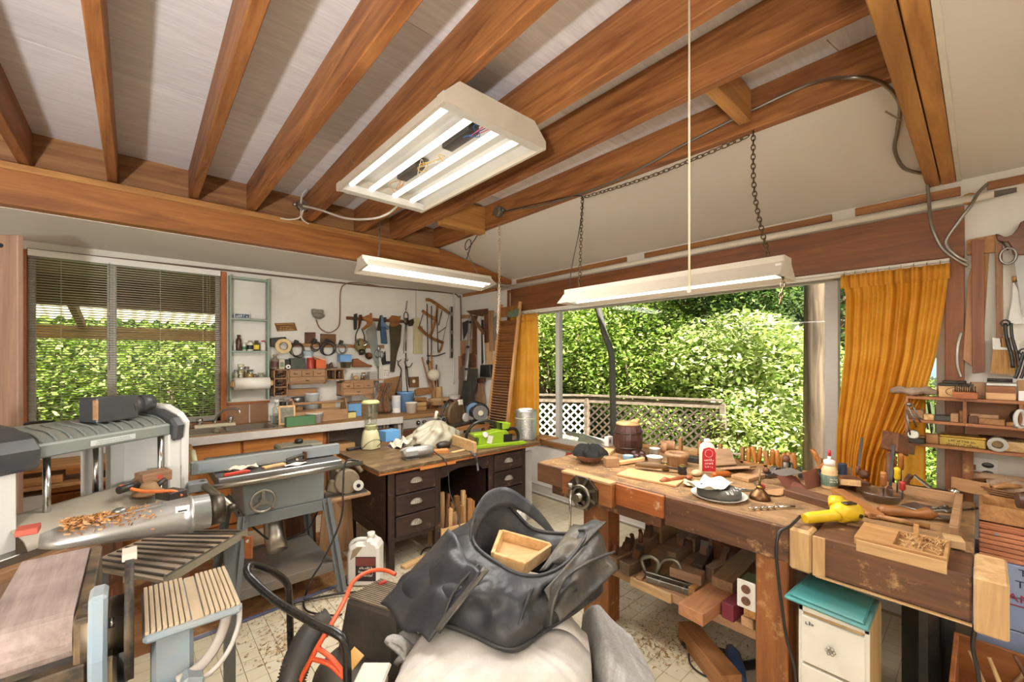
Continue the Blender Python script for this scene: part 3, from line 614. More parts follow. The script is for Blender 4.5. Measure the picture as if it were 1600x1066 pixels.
# ---------------------------------------------------------------- blind
BW=X1 - X0; bl=T('venetian_blind','white slatted venetian blind lowered over the sink window','blind',(X0+BW/2,YB - .025,Z0)); SL=paint('#d8d1c4',.5,.15)
BL=BW - .012
MB().bb(-BL/2,-.016,Z1 - Z0 - .045,BL/2,.02,Z1 - Z0 - .002).bb(-BL/2,-.02,Z1 - Z0 - .05,BL/2,-.014,Z1 - Z0+.002).build('headrail',paint('#e6e2da',.4),bl,bev=.002)
sl=MB().grid(lambda u,v: Vector(((u - .5)*BL,(v - .5)*.025,.0025*(1 - (2*v - 1)**2))),1,4)
sb=sl.build('slat',SL,bl,solid=.0006); zz0=Z1 - Z0 - .06; ns=int((zz0 - .02)/.0205)
for k in range(ns):
    o=sb if k==0 else sb.copy()
    if k: COL.objects.link(o)
    o.location=(random.uniform(-.001,.001),0,zz0 - k*.0205); o.rotation_euler=(R(-12),0,0)
for x in (-.44,-.13,.17,.48): MB().cyl((x,-.0135,.02),(x,-.0135,zz0+.02),.0009,n=4).cyl((x,.0135,.02),(x,.0135,zz0+.02),.0009,n=4).build('ladder_cord',paint('#e0d8c8',.7),bl)
for x in (.51,.53): MB().cyl((x,-.024,.75),(x,-.024,zz0+.02),.0012,n=5).build('pull_cord',paint('#cfc4a8',.7),bl)
MB().cyl((-.16,-.026,.5),(-.16,-.022,zz0+.02),.0035,n=6).build('tilt_wand',glass('wand',(.8,.8,.78),mixg=.2),bl)
# ---------------------------------------------------------------- counter, sink, stove
CT,CF=.905,4.345
ctm=wood('#8a6238','#b48a58','x',.7,.6,.35,'#8a7050')
cs=T('counter_cabinet','orange brown base cabinet under the sink counter','cabinet',(.25,4.66,0))
MB().bb(-1.3,-.27,.0,1.18,.28,.09).bb(-1.3,-.26,.09,1.18,.28,.83).build('body',wood('#8a4f22','#b4743a','x',.8,.55),cs,bev=.002)
for k,(a,b) in enumerate(((-1.28,-.72),(-.70,-.14),(-.12,.44),(.46,1.14))):
    MB().bb(a,-.28,.60,b,-.26,.82).build('drawer_front',wood('#9a5a26','#c8843f','x',.8,.5),cs,bev=.004); d=MB().bb(a,-.28,.11,b,-.26,.585).build('door',wood('#9a5a26','#c8843f','z',.8,.5),cs,bev=.004)
    MB().cyl(((a+b)/2,-.30,.46),((a+b)/2,-.28,.46),.014,n=10).build('knob',BRS,d)
SX0,SX1,SY0,SY1=.12,1.02,4.40,4.80
ct=T('sink_counter','brown topped counter with white front edge along the back wall','counter',(.5,4.65,CT - .04)); co_=Vector(ct.location)
m=MB()
for a,b,c,d in ((-1.05,CF,SX0,YB - .001),(SX1,CF,2.235,YB - .001),(SX0,CF,SX1,SY0),(SX0,SY1,SX1,YB - .001)): m.bb(a - co_.x,b - co_.y,.0,c - co_.x,d - co_.y,.04)
m.build('worktop',ctm,ct); MB().bb(-1.05 - co_.x,CF - .012 - co_.y,-.035,2.235 - co_.x,CF - co_.y,.036).build('front_edge',paint('#cfcac2',.5,.35,'#9a8b74',ds=5),ct,bev=.003)
SS=metal('#b9b7b2',.28,.25)
sn=T('kitchen_sink','double bowl stainless steel sink set into the counter','sink',(SX0,SY0,CT)); m=MB()
def bowl(x0,x1,y0,y1,dep):
    rs=[]
    for f_,z in ((0,.003),(.008,0),(.02,-dep*.9),(.04,-dep)):
        r=[]
        for k in range(28):
            a=2*pi*k/28; cx,cy=(x0+x1)/2,(y0+y1)/2; hx,hy=(x1 - x0)/2 - f_,(y1 - y0)/2 - f_; e=.35
            r.append(Vector((cx+hx*math.copysign(abs(cos(a))**e,cos(a)),cy+hy*math.copysign(abs(sin(a))**e,sin(a)),z)))
        rs.append(r)
    mm=MB(); mm.rings(rs,False); n0=len(rs[0]); mm.f.append(tuple(len(mm.v) - n0+j for j in range(n0))); mm.sm.append(False); return mm
bowl(.04,.43,.03,.37,.072).build('bowl',SS,sn); bowl(.47,.86,.03,.37,.072).build('bowl',SS,sn)
m=MB()
for a,b,c,d in ((-.012,-.012,.912,.03),(-.012,.37,.912,.412),(-.012,.03,.04,.37),(.43,.03,.47,.37),(.86,.03,.912,.37)): m.bb(a,b,.0,c,d,.004)
m.build('rim',SS,sn)
fa=T('kitchen_tap','chrome mixer tap with cream base behind the sink','tap',(.56,4.845,CT)); MB().bb(-.16,-.03,.0,.16,.03,.03).build('base_plate',paint('#d9cfb0',.4,.2),fa,bev=.006)
MB().tube(smooth_path([(0,0,.02),(0,-.01,.07),(.05,-.06,.15),(.12,-.14,.18),(.16,-.18,.165),(.168,-.19,.13)],5),.011,10).build('spout',CHR,fa)
for s_ in (-1,1):
    MB().lathe([(.018,.03),(.02,.04),(.014,.05),(.024,.06),(.026,.085),(.012,.092)],(s_*.12,0,0),12).build('tap_handle',CHR,fa)
for pa,pb in ((353,389),(391,419)):
    a=at(pa,660,y=YB); b=at(pb,660,y=YB); MB().bb(a.x,YB - .008,CT,b.x,YB,CT+.185).build('tile',paint('#a07a5c',.3,.6,'#7d5a3e',ds=7),wall_back,bev=.002)
MB().bb(at(353,640,y=YB).x,YB - .012,CT+.19,at(421,640,y=YB).x,YB,CT+.215).build('backsplash_board',wood('#8a4c1e','#b8713a','x',1),wall_back,bev=.002)
# open bay under the counter end with its upright
bay=T('open_counter_bay','open bay with upright panels under the counter beside the stove','shelf unit',(1.83,4.66,0)); MB().bb(-.40,-.28,0,-.38,.28,.86).build('side_panel',WALZ,bay); MB().bb(.36,-.30,0,.395,.28,.865).build('side_panel',paint('#b9b2a8',.6,.3),bay); MB().bb(-.38,-.27,.42,.36,.28,.44).build('shelf',OAK,bay)
carton('open cardboard carton on the shelf under the counter',(1.60,4.55,.441),(.24,.25,.22),wood('#b98a55','#cda06c','x',.4,.8),R(8),lid=None)
carton('tall brown carton with papers under the counter beside the stove',(2.02,4.55,.441),(.26,.22,.34),wood('#a9794a','#c19460','x',.4,.8),R(-4))
for k in range(5): block('magazine',['cream magazine standing in the brown carton beside the stove','white booklet standing in the brown carton','pale blue booklet standing in the brown carton','ivory catalogue standing in the brown carton','grey booklet standing at the end of the brown carton'][k],'magazine',(1.93+.04*k,4.50,.782),(.025,.17,.07),paint(['#e6dcc0','#efece2','#b9c4cf','#e0d2ae','#c9c6be'][k],.6),group='magazines in the carton')
st=T('old_stove','old built in stove with brown oven door and four knobs','stove',(2.61,4.66,0))
MB().bb(-.365,-.29,.0,.365,.28,.865).build('body',paint('#8f8a80',.45,.3),st,bev=.004); MB().bb(-.36,-.305,.755,.36,-.29,.865).build('control_panel',paint('#b0aca2',.4,.35,'#857c6c',metal=.2),st,bev=.003)
MB().bb(-.36,-.315,.10,.36,-.29,.745).build('oven_door',paint('#5e3424',.35,.3),st,bev=.006); MB().bb(-.375,-.32,.868,.365,.28,.905).build('cooktop_board',ctm,st,bev=.003)
for x in (-.18,-.10,.09,.17): k_=MB().lathe([(.024,0),(.024,.016),(.016,.03),(.001,.031)],(x,-.305,.812),14,eul(90,0,0)).build('knob',BLKS,st); MB().lathe([(.010,.031),(.009,.034),(.001,.034)],(x,-.305,.812),10,eul(90,0,0)).build('knob_cap',CHR,k_)
# ---------------------------------------------------------------- wall conduit and cords
cable('dark cable running along the top of the back wall to the corner',[at(42,389,y=YB - .015),at(160,402,y=YB - .015),at(341,421,y=YB - .015),at(440,432,y=YB - .015),at(560,445,y=YB - .015),at(660,454,y=YB - .015),at(705,458.5,y=YB - .015),at(716,464,y=YB - .015),at(720,480,y=YB - .015),at(720,640,y=YB - .015)],.009,paint('#6a5040',.55,.3),'wall_cable')
cable('brown cord looping down from the ceiling to the porcelain lamp fitting',[at(600,449,y=YB - .03),at(560,442,y=YB - .02),at(540,444,y=YB - .02),at(532,456,y=YB - .02),at(531,495,y=YB - .02),at(528,512,y=YB - .02),at(514,520,y=YB - .02),at(500,513,y=YB - .02),at(494,500,y=YB - .03)],.007,paint('#8a6a50',.6),'lamp_flex','cord')
o=at(497,492,y=YB - .05); fxw=T('wall_fitting','old dusty metal lamp fitting mounted on the back wall','light fitting',o,0); DUS=paint('#8a8272',.7,.7,'#5f5544',ds=9)
MB().box((0,.02,.035),(.11,.06,.05)).box((-.05,.0,.03),(.03,.05,.06)).build('box',DUS,fxw,bev=.006); MB().lathe([(.03,.01),(.062,0),(.055,-.025),(.03,-.045),(.001,-.046)],(0,-.01,0),16).build('bell',DUS,fxw)
# ---------------------------------------------------------------- green shelf
GRN=paint('#93a596',.55,.25,'#6d7a68',ds=5)
a=at(359,429,y=YB - .1); b=at(421,626,y=YB - .1); gz0,gz1=at(360,628,y=YB - .1).z,a.z; gx0,gx1=a.x,b.x
gs=T('wall_shelf','tall narrow sage green open shelf hanging on the back wall','shelf',((gx0+gx1)/2,YB - .05,gz0)); gw=(gx1 - gx0)/2; gh=gz1 - gz0
for s_ in (-1,1): MB().bb(s_*gw,-.05,0,s_*(gw - .016),.049,gh).build('side_panel',GRN,gs,bev=.002)
MB().bb(-gw+.016,-.045,gh - .03,gw - .016,.049,gh - .014).build('top_board',GRN,gs,bev=.002)
gshelf=[at(366,py,y=YB - .1).z for py in (497,548,592)]
for z in gshelf: MB().bb(-gw+.016,-.05,z - gz0 - .016,gw - .016,.049,z - gz0).build('shelf_board',GRN,gs,bev=.002)
def onshelf(px,k): return Vector((at(px,500,y=YB - .055).x,YB - .055,gshelf[k]+.001))
o=onshelf(378,0); sg=carton('small blue and white lettered sign block on the top green shelf',o,(.13,.02,.05),paint('#dfe3e6',.5,.2),name='shelf_sign',cat='sign'); MB().box((0,-.0115,.025),(.118,.002,.038)).build('face',paint('#3c4a5c',.5),sg); scrawl('lettering',1,.10,.024,paint('#e8ecee',.5),sg,(0,-.0135,.025),(R(90),0,0),2)
DBR=paint('#4a2c1c',.25,.2); 
for px,r,h,c,cap,lb,txt in ((373,.024,.155,DBR,DBR,None,'tall dark brown bottle on the middle green shelf'),(381.5,.018,.075,LIDW,LIDW,paint('#3f7a4c',.5),'small white bottle with green print on the green shelf'),(391,.026,.10,paint('#e6e0d0',.5),paint('#9a8a7a',.5),paint('#24242c',.5),'white and black tin shaped bottle on the green shelf'),(400.5,.027,.105,paint('#4a4020',.35),paint('#6a5a40',.5),paint('#d8c23a',.5),'bottle with yellow label on the green shelf'),(411,.024,.105,paint('#d9d2c4',.5),paint('#b0202c',.4),paint('#d8cfc0',.5),'bottle with red cap on the green shelf')):
    bottle(txt,onshelf(px,1),r,h,c,cap,lb,group='bottles on the green shelf',neck=.25,nr=.55)
bottle('slim pale bottle at the side of the middle green shelf',onshelf(367.5,1)+Vector((0,.02,0)),.012,.10,LIDW,LIDW,None,group='bottles on the green shelf')
for px,r,h,fl,lidm,txt in ((368.5,.019,.085,paint('#cfc6b0',.6),paint('#77706a',.5),'small jar with grey lid on the lowest green shelf'),(377,.028,.14,paint('#c9b68a',.6),paint('#d8cfae',.5),'tall jar of pale beads on the lowest green shelf'),(375.5,.015,.05,paint('#eee8da',.6),LIDW,'tiny white lidded jar in front of the tall bead jar'),(386,.024,.115,paint('#a88a5a',.6),paint('#6f675e',.5),'jar with dark lid behind the screw jar'),(390,.031,.085,paint('#b08a4c',.6),paint('#4a443c',.5),'squat jar of brass screws on the lowest green shelf'),(398,.017,.04,paint('#7a4a2c',.6),paint('#6a3c22',.5),'tiny brown jar on the lowest green shelf'),(407,.032,.052,paint('#b5ab98',.6),glass('jar glass'),'round glass ball jar on the lowest green shelf')):
    jar(txt,onshelf(px,2)+Vector((0,-.01 if h < .09 else .012,0)),r,h,GLASS,lidm,group='jars on the green shelf',fill=fl)
# paper towel on its holder under the shelf
a=at(366,601,y=YB - .14); b=at(421,598,y=YB - .14); ph=T('paper_towel_roll','white paper towel roll on a wooden holder below the green shelf','paper towel',((a.x+b.x)/2,YB - .14,(a.z+b.z)/2)); hw=(b.x - a.x)/2
MB().cyl((-hw,0,0),(hw,0,0),.060,n=28).build('roll',paint('#f1ece0',.85,.1),ph); MB().cyl((-hw - .004,0,0),(hw+.004,0,0),.022,n=14).build('core',paint('#a98a5c',.8),ph)
for s_ in (-1,1): MB().box((s_*(hw+.012),.03,.0),(.018,.16,.05)).lathe([(.03,0),(.034,.01),(.02,.022)],(s_*(hw+.012),0,0),12,eul(0,90*s_,0)).build('bracket',PINEY,ph,bev=.004)
# ---------------------------------------------------------------- plaque, backing boards, rail
z2=zz(415,480,5.329); z3=zz(500,460,5.329); z4=zz(540,470,7.614); z5=zz(600,560,8.886); z6=zz(680,460,5.924)
p=cut('wooden_plaque','slanted carved wooden plaque above the drawers on the back wall','plaque',z2((75,135),(240,130),(262,195),(97,203)),wood('#6a3f14','#96622a','x',1.5,.6),.014,y=YB - .008)
for k,(a,b) in enumerate((((88,143),(235,139)),((107,194),(250,188)))): MB().bar(*[at(*q,y=YB - .016) - Vector(p.location) for q in z2(a,b)],.004,.006).build('carved_line',wood('#b98a44','#d0a860','x',2),p)
scrawl('carved_text',2,.14,.016,wood('#b98a44','#d0a860','x',2),p,(0,-.008,.045),(R(90),0,0),1)
cut('backing_board','square dark wood board under the lamp fitting','board',z2((325,210),(415,210),(415,302),(325,302)),WALZ,.012,y=YB - .007)
cut('backing_board','wide dark wood board holding the cable clamps','board',z2((455,222),(585,226),(585,306),(455,304)),wood('#5a3a20','#84603c','x',1,.6),.012,y=YB - .007)
a=at(452,538,y=YB - .012); b=at(600,543,y=YB - .012); thing('tool_rail','thin wooden rail with hooks across the back wall above the drawers','rail',MB().bb(0,-.01,-.02,b.x - a.x,.01,.02),OAK,(a.x,YB - .012,(a.z+b.z)/2),bev=.002)
cut('leather_pouch','black leather pouch hanging beside the cream tape roll','pouch',z2((38,258),(165,248),(175,285),(120,300),(95,345),(70,335),(42,330)),BLK,.03,y=YB - .03,bev=.006)
o=at(442.5,541,y=YB - .06); roll('cream masking tape roll hanging over the wooden drawers',o,.077,.045,.03,paint('#dcc48c',.7,.15),paint('#b08a50',.7))
def coil(label,px,py,r,mat,sd,turns=3,sq=1.0):
    random.seed(sd); o=at(px,py,y=YB - .05); t=T('hose_coil',label,'coil',o,0,'coils hung on the tool rail')
    for k in range(turns): MB().torus((random.uniform(-.012,.012),random.uniform(-.025,.015),random.uniform(-.012,.012)),r*random.uniform(.8,1.08),.005,eul(90+random.uniform(-18,18),0,random.uniform(-25,25)),18,6,(1,sq)).build('loop',mat,t)
    MB().box((-.01,0,r+.005),(.04,.035,.05),eul(0,20,0)).build('clip',BLKS,t,bev=.004)
coil('dark wire coil hanging beside the tape roll',464,547,.075,DKM,1,3,1.1); coil('black cable coil hanging under the wide board',512,545,.078,BLKS,2,4); coil('steel hose clamp coil at the end of the rail',534,545,.065,STEEL,3,3)
coil('small dark wire coil behind the blue tin',493,541,.05,DKM,4,3)
# ---------------------------------------------------------------- wooden cubbies and drawers
FY=YB - .17
def unit_front(px0,px1,py0,py1): a=at(px0,py0,y=FY); b=at(px1,py1,y=FY); c=at(px0,py1,y=FY); return a.x,b.x,c.z,a.z
def drawers(label,px0,px1,py0,py1,rows,mat,name='drawer_cabinet',bracket=False):
    xa,xb,za,zb=unit_front(px0,px1,py0,py1); t=T(name,label,'cabinet',((xa+xb)/2,FY,za),0,'small wooden drawer cabinets on the back wall'); w_=xb - xa; h=zb - za
    m=MB().bb(-w_/2,.002,0,-w_/2+.012,.169,h).bb(w_/2 - .012,.002,0,w_/2,.169,h).bb(-w_/2,.002,h - .012,w_/2,.169,h).bb(-w_/2,.002,0,w_/2,.169,.012).bb(-w_/2,.16,0,w_/2,.169,h).build('carcass',mat,t,bev=.001)
    z=h - .012; hh=(h - .024)/len(rows)
    for rn in rows:
        ww=(w_ - .024)/rn
        for k in range(rn):
            x0=-w_/2+.012+k*ww; d=MB().bb(x0+.0015,-.008,z - hh+.0015,x0+ww - .0015,.01,z - .0015).build('drawer',TAN,t,bev=.002)
            MB().tube([((x0+ww/2) - .018,-.008,z - hh/2),((x0+ww/2) - .012,-.018,z - hh/2 - .004),((x0+ww/2)+.012,-.018,z - hh/2 - .004),((x0+ww/2)+.018,-.008,z - hh/2)],.003,5).build('pull',DKM,d)
        z -=hh
    if bracket: MB().prism([(0,0),(.10,0),(.10,-.11),(.08,-.11),(.06,-.05),(0,-.03)],.012,(w_/2 - .10,.03,0)).build('bracket',mat,t)
    return xa,xb,za,zb
def cubby(label,px0,px1,py0,py1,nz,nx,mat):
    xa,xb,za,zb=unit_front(px0,px1,py0,py1); t=T('cubby_shelf',label,'shelf',((xa+xb)/2,FY,za),0); w_=xb - xa; h=zb - za
    MB().bb(-w_/2,.163,0,w_/2,.169,h).build('back_panel',mat,t)
    for k in range(nz+1): z=k*(h - .01)/nz; MB().bb(-w_/2,0,z,w_/2,.165,z+.01).build('shelf_board',mat,t,bev=.001)
    for k in range(nx+1): x=-w_/2+k*(w_ - .01)/nx; MB().bb(x,0,.0,x+.01,.165,h).build('divider',mat,t,bev=.001)
    return xa,xb,za,zb
c1=cubby('three tier wooden cubby stuffed with tools beside the green shelf',428,449.6,577.5,620,3,1,TANZ)
DA=drawers('upper wooden drawer cabinet with three small drawers over one wide',450.2,508.8,577,602,(3,1),TANZ)
c2=cubby('low wooden cubby between the two drawer cabinets',509.4,538,577,594.5,1,2,TANZ)
DBX=drawers('lower wooden drawer cabinet on a bracket near the hand saws',534,584.4,597,619.5,(3,1),TANZ,bracket=True)
a=at(537,594.5,y=FY); b=at(598,594,y=FY); thing('shelf_plank','thin plank on top of the lower drawer cabinet','shelf',MB().bb(0,0,0,b.x - a.x,.169,.012),TAN,(a.x+.01,FY,DBX[3]+.001),bev=.001)
a=at(450,606,y=FY); b=at(497,606,y=FY); thing('shelf_plank','short dark plank fixed below the upper drawer cabinet','shelf',MB().bb(0,.05,-.05,b.x - a.x,.169,.02),wood('#7a5232','#a07850','x',1),(a.x,FY,at(460,612,y=FY).z),bev=.001)
random.seed(5); kk=0
for k in range(3):
    for j in range(4):
        x0,x1,za,zb=c1; o=Vector((x0+.02+(x1 - x0 - .04)*(j+.5)/4,FY+.05,za+.012+k*(zb - za - .01)/3)); kk+=1
        a_=random.uniform(-.6,.6); L_=.06
        tt=T('small_tool','%s tool stub lying in the %s tier of the cubby, %s' % (['steel','dark','rusty','wooden'][j],['lowest','middle','top'][k],['first','second','third','last'][j]+' in the row'),'tool',o,0,'tools stuffed in the cubby')
        MB().cyl((-.02,0,.012),(.03,.03,.022+.02*random.random()),.009,.006,8).build('shank',(STEEL,BLK,RUST,TAN)[j],tt); MB().lathe([(.012,0),(.014,.01),(.010,.03)],(-.02,-.02,0.001),8).build('head',(DKM,BLKS,DKM,WAL)[j],tt)
TOPZ=DA[3]+.001
def onto(px,dy=.08,z=TOPZ): return Vector((at(px,570,y=FY+dy).x,FY+dy,z))
bottle('grey plastic bottle standing on the cubby',onto(432),.034,.15,paint('#7d7266',.4,.3),paint('#a08a70',.5),paint('#5a3a34',.5),neck=.3,nr=.5)
carton('small box with a picture label on the wooden drawers',onto(442),(.052,.04,.10),paint('#c9bfa8',.6,.3),lab=paint('#7d8a6c',.6)); roll('white thread spool on the wooden drawers',onto(450,.03,TOPZ+.023),.022,.009,.03,paint('#eeeae0',.6),BLKS,cat='spool',name='thread_spool')
carton('dark green metal tool tin on the upper drawers',onto(466),(.14,.09,.105),paint('#3a4238',.4,.4),lid=paint('#343c34',.4,.3),name='metal_tin',cat='tin'); carton('black battery pack beside the dark green tin',onto(455,.1),(.05,.06,.10),BLK,name='battery_pack',cat='battery')
can('blue and white paint tin behind the dark green tin',onto(476,.112),.052,.19,paint('#9fb2c2',.4,.4,'#dcdcd6',ds=14),STEEL,paint('#cfd6dc',.5)); can('red coffee can on the upper drawers',onto(484.5,.05),.038,.115,paint('#a8321e',.35,.2),paint('#c8402a',.4))
carton('orange plastic box with tilted pale lid on the drawers',onto(500,.05),(.10,.08,.10),paint('#d2622a',.45,.15),name='plastic_box'); block('box_lid','pale peach lid tilted on the orange plastic box','lid',onto(498,.05,TOPZ+.103),(.13,.09,.014),paint('#e2a888',.5),rot=(0,R(18),0))
MK=T('toy_plane','small cast iron thumb plane on the low cubby','plane',onto(518,.07)); MB().bb(-.06,-.02,0,.06,.02,.012).prism([(-.03,.01),(.02,.01),(.0,.07),(-.02,.05)],.03).build('body',DKM,MK,bev=.002); MB().ball((-.04,0,.03),.018,10,6).build('knob',WAL,MK)
tub('clear plastic tub under the blue lid on the low cubby',onto(540,.07),.065,.07,glass('cloudy plastic',(.85,.83,.76),mixg=.2,rough=.3),taper=.8); carton('sky blue plastic box on the clear tub',onto(538,.07,TOPZ+.073),(.13,.10,.075),paint('#6fa3d6',.35,.1),name='plastic_box',lid=paint('#5f93c8',.35))
TZ2=DBX[3]+.014
cut('wooden_bellows','brown wooden fireplace bellows lying behind the tins','bellows',z3((268,540),(310,535),(350,560),(400,585),(432,592),(430,608),(380,606),(265,608)),wood('#6a3a1c','#96602f','x',1,.5),.04,y=YB - .06,bev=.008)
carton('grey metal tin above the lower drawers',onto(582,.07,TZ2),(.10,.08,.085),paint('#a5a39c',.45,.4),name='metal_tin',cat='tin',lid=paint('#b5b3ac',.4,.3)); carton('white plastic dish on the lower drawers',onto(556,.09,TZ2),(.085,.06,.075),paint('#cfcac0',.5,.3),name='plastic_dish'); MK=T('wooden_ball','turned wooden knob ball on the lower drawers','knob',onto(556,.03,TZ2)); MB().lathe([(.01,0),(.028,.01),(.033,.03),(.022,.05),(.004,.055)],n=14).build('ball',PINE,MK)
jar('small jar with tan contents beside the grey tin',onto(568,.07,TZ2),.026,.085,GLASS,TAN,fill=TAN); jar('low jar of screws beside the white dish',onto(566,.03,TZ2),.02,.05,GLASS,STEEL,fill=RUST)
for k,(px,lb) in enumerate(((513,'red capped small jar in the low cubby'),(524,'dark glass jar in the low cubby'),(534,'brown jar at the end of the low cubby'))): jar(lb,Vector((at(px,590,y=FY).x,FY+.08,c2[2]+.0115)),.024,(.05,.09,.08)[k],(GLASS,paint('#3a2a20',.3),paint('#5a3a24',.3))[k],(paint('#b0342a',.4),DKM,STEEL)[k],fill=TAN if k==0 else None)
# ---------------------------------------------------------------- saws and tools hung on the back wall
def hw(p): return at(p[0],p[1],y=YB - .03)
rail2=[at(*q,y=YB - .02) for q in z4((10,232),(810,232))]; a,b=rail2
thing('peg_rail','dark wooden peg rail holding the hand saws','rail',MB().bb(0,-.012,-.018,b.x - a.x,.018,.018),WAL,(a.x,YB - .02,(a.z+b.z)/2),bev=.003)
def saw(label,handle,blade,hm,bm,yoff=.03,parent_holes=None,mark=None):
    pts=[at(*q,y=YB - yoff) for q in blade]; o=sum(pts,Vector())/len(pts); o.z=min(q.z for q in pts); t=T('hand_saw',label,'saw',o,0,'hand saws hung on the back wall')
    MB().prism([(q.x - o.x,q.z - o.z) for q in pts],.002).build('blade',bm,t)
    hp=[at(*q,y=YB - yoff) for q in handle]; MB().prism([(q.x - o.x,q.z - o.z) for q in hp],.022).build('handle',hm,t,bev=.004); return t
saw('bright steel hand saw with light wooden handle on the peg rail',z4((190,195),(225,190),(250,175),(285,165),(295,145),(312,150),(310,200),(325,240),(315,280),(280,310),(245,330),(215,355),(205,320),(240,290),(260,262),(225,230),(200,215)),z4((235,365),(345,250),(365,330),(395,690),(400,790),(370,795),(335,700)),wood('#8a5020','#b5763a','x',1.2,.45),metal('#b5b3ae',.28,.25))
saw('dark old hand saw with brown handle hanging beside the log tongs',z4((515,215),(550,175),(600,180),(640,190),(652,175),(650,210),(640,240),(635,280),(600,305),(545,312),(520,290),(535,250)),z4((515,300),(640,275),(668,290),(650,500),(610,640),(580,850),(530,845),(535,560)),wood('#6a4018','#94642e','x',1.2,.5),paint('#5f5645',.5,.5,'#3f382c',metal=.7,ds=8),.035)
t=T('caulking_gun','blue handled tool hanging between the hand saws','tool',at(600,538,y=YB - .05)); o=Vector(t.location)
MB().prism([((at(*q,y=YB - .05) - o).x,(at(*q,y=YB - .05) - o).z) for q in z4((415,310),(470,310),(490,515),(430,510))],.05).build('barrel',paint('#3a5878',.45,.4,'#20303c',ds=9),t,bev=.006)
MB().prism([((at(*q,y=YB - .05) - o).x,(at(*q,y=YB - .05) - o).z) for q in z4((420,180),(440,180),(450,250),(520,330),(500,345),(440,310),(415,310))],.03).build('handle',paint('#5a7a98',.45,.3),t,bev=.004)
cut('paper_saw_sleeve','white cardboard saw sleeve behind the blue tool','sleeve',z4((470,330),(515,345),(535,720),(475,715)),paint('#d9d5cc',.7,.2),.006,y=YB - .012)
t=T('respirator_mask','old tan gas mask respirator hanging from the peg rail','mask',at(563,540,y=YB - .06)); o=Vector(t.location); MB().ball((0,0,.0),(.07,.05,.085),14,10).build('face_piece',paint('#8a7448',.6,.5,'#5a4a2c',ds=9),t)
for s_ in (-1,1): MB().lathe([(.034,0),(.036,.008),(.028,.012),(.001,.008)],(s_*.038,-.035,.025),14,eul(75,0,s_*-25)).build('eye_lens',metal('#8d8f80',.25),t)
MB().cyl((0,-.03,-.06),(0,-.05,-.10),.036,.034,16).build('filter',DKM,t)
for s_ in (-1,1): MB().tube(smooth_path([(s_*.055,.0,.03),(s_*.05,.01,.12),(s_*.02,.01,.20)],5),.007,6).build('strap',BLK,t)
for lb,pts in (('dark spokeshave hanging at the end of the peg rail',z4((100,160),(135,150),(130,340),(100,350),(95,250))),('rusty cabinet scraper hanging near the gas mask',z4((160,170),(190,165),(195,210),(165,330),(150,340),(155,240))),('dark angle gauge hanging beside the bright saw',z4((410,175),(435,170),(430,330),(400,360),(370,350),(385,280))),('small dark gauge hanging right of the blue tool',z4((450,200),(480,195),(485,250),(470,262),(452,245)))):
    cut('hanging_tool',lb,'tool',pts,BLK if 'dark' in lb else RUST,.02,y=YB - .045,bev=.003)
o=at(590,553,y=YB - .04); t=T('pliers','steel slip joint pliers hanging under the bright saw','pliers',o); MB().torus((0,0,.0),.045,.008,eul(90,0,0),14,6,(.6,1)).build('handle',STEEL,t); MB().torus((.05,-.005,-.01),.04,.007,eul(90,0,10),14,6,(.6,1)).build('handle',STEEL,t); MB().ball((.02,0,.06),(.02,.01,.035),8,6).build('jaw',STEEL,t)
o=at(575,556,y=YB - .04); t=T('oil_lamp_pan','round rusty ladle hanging below the gas mask','ladle',o); MB().lathe([(.001,0),(.035,.004),(.045,.02),(.043,.02),(.03,.008),(.001,.006)],(0,0,-.01),16,eul(70,0,0),cap=False).build('bowl',RUST,t); MB().cyl((-.03,0,.02),(-.05,0,.12),.004,n=6).build('handle',RUST,t)
t=cut('paper_note','white paper card with red handwriting pinned under the saws','note',z4((440,775),(525,765),(530,880),(450,925)),paint('#e9e5da',.7),.003,y=YB - .006); 
scrawl('handwriting',3,.075,.02,paint('#a83a34',.6),t,(.0,-.003,.07),(R(90),0,0),3)
cut('wooden_offcut','dark axe head shape hanging under the steel pliers','axe head',z4((425,700),(470,600),(478,720),(530,720),(520,750),(440,765)),BLK,.02,y=YB - .03)
o=at(591,583,y=YB - .03); thing('steel_rod','thin dark steel rod standing behind the grey tin','rod',MB().cyl((0,0,-.13),(0,0,.08),.006,n=8),DKM,o)
# long tongs hanging by the corner of the peg rail
t=T('log_tongs','long iron tongs hanging from a cord on the back wall','tongs',at(634,640,y=YB - .08)); o=Vector(t.location)
def LZ(*p): return [at(*q,y=YB - .08) - o for q in z4(*p)]
MB().tube(LZ((735,0),(718,120)),.003,5).build('cord',paint('#5a5044',.7),t); MB().tube(LZ((725,0),(712,120)),.003,5).build('cord',paint('#5a5044',.7),t)
MB().torus(LZ((718,190))[0],.04,.007,eul(90,0,0),14,6,(.75,1.5)).build('ring',DKM,t); MB().ball(LZ((720,245))[0],(.035,.02,.045),10,8).build('joint',DKM,t)
MB().tube(LZ((712,280),(695,420),(690,630)),.005,6).build('arm',STEEL,t); MB().tube(LZ((722,280),(718,420),(715,600)),.009,6).build('arm',STEEL,t)
MB().tube(smooth_path(LZ((715,620),(718,700),(705,740),(730,800),(740,900),(755,1010)),4),.009,6).build('lower_arm',DKM,t); MB().tube(smooth_path(LZ((700,690),(735,715),(740,690)),4),.005,6).build('hook',DKM,t); MB().tube(smooth_path(LZ((720,780),(760,790),(795,740)),4),.006,6).build('hook',DKM,t)
cut('pulley_block','dark iron pulley block at the end of the peg rail','pulley',z4((755,235),(800,215),(810,260),(790,300),(760,305),(745,275)),DKM,.035,y=YB - .05,bev=.004)
t=T('bent_poker','bent iron poker leaning on the wall beside the tongs','poker',at(620,640,y=YB - .10)); o=Vector(t.location)
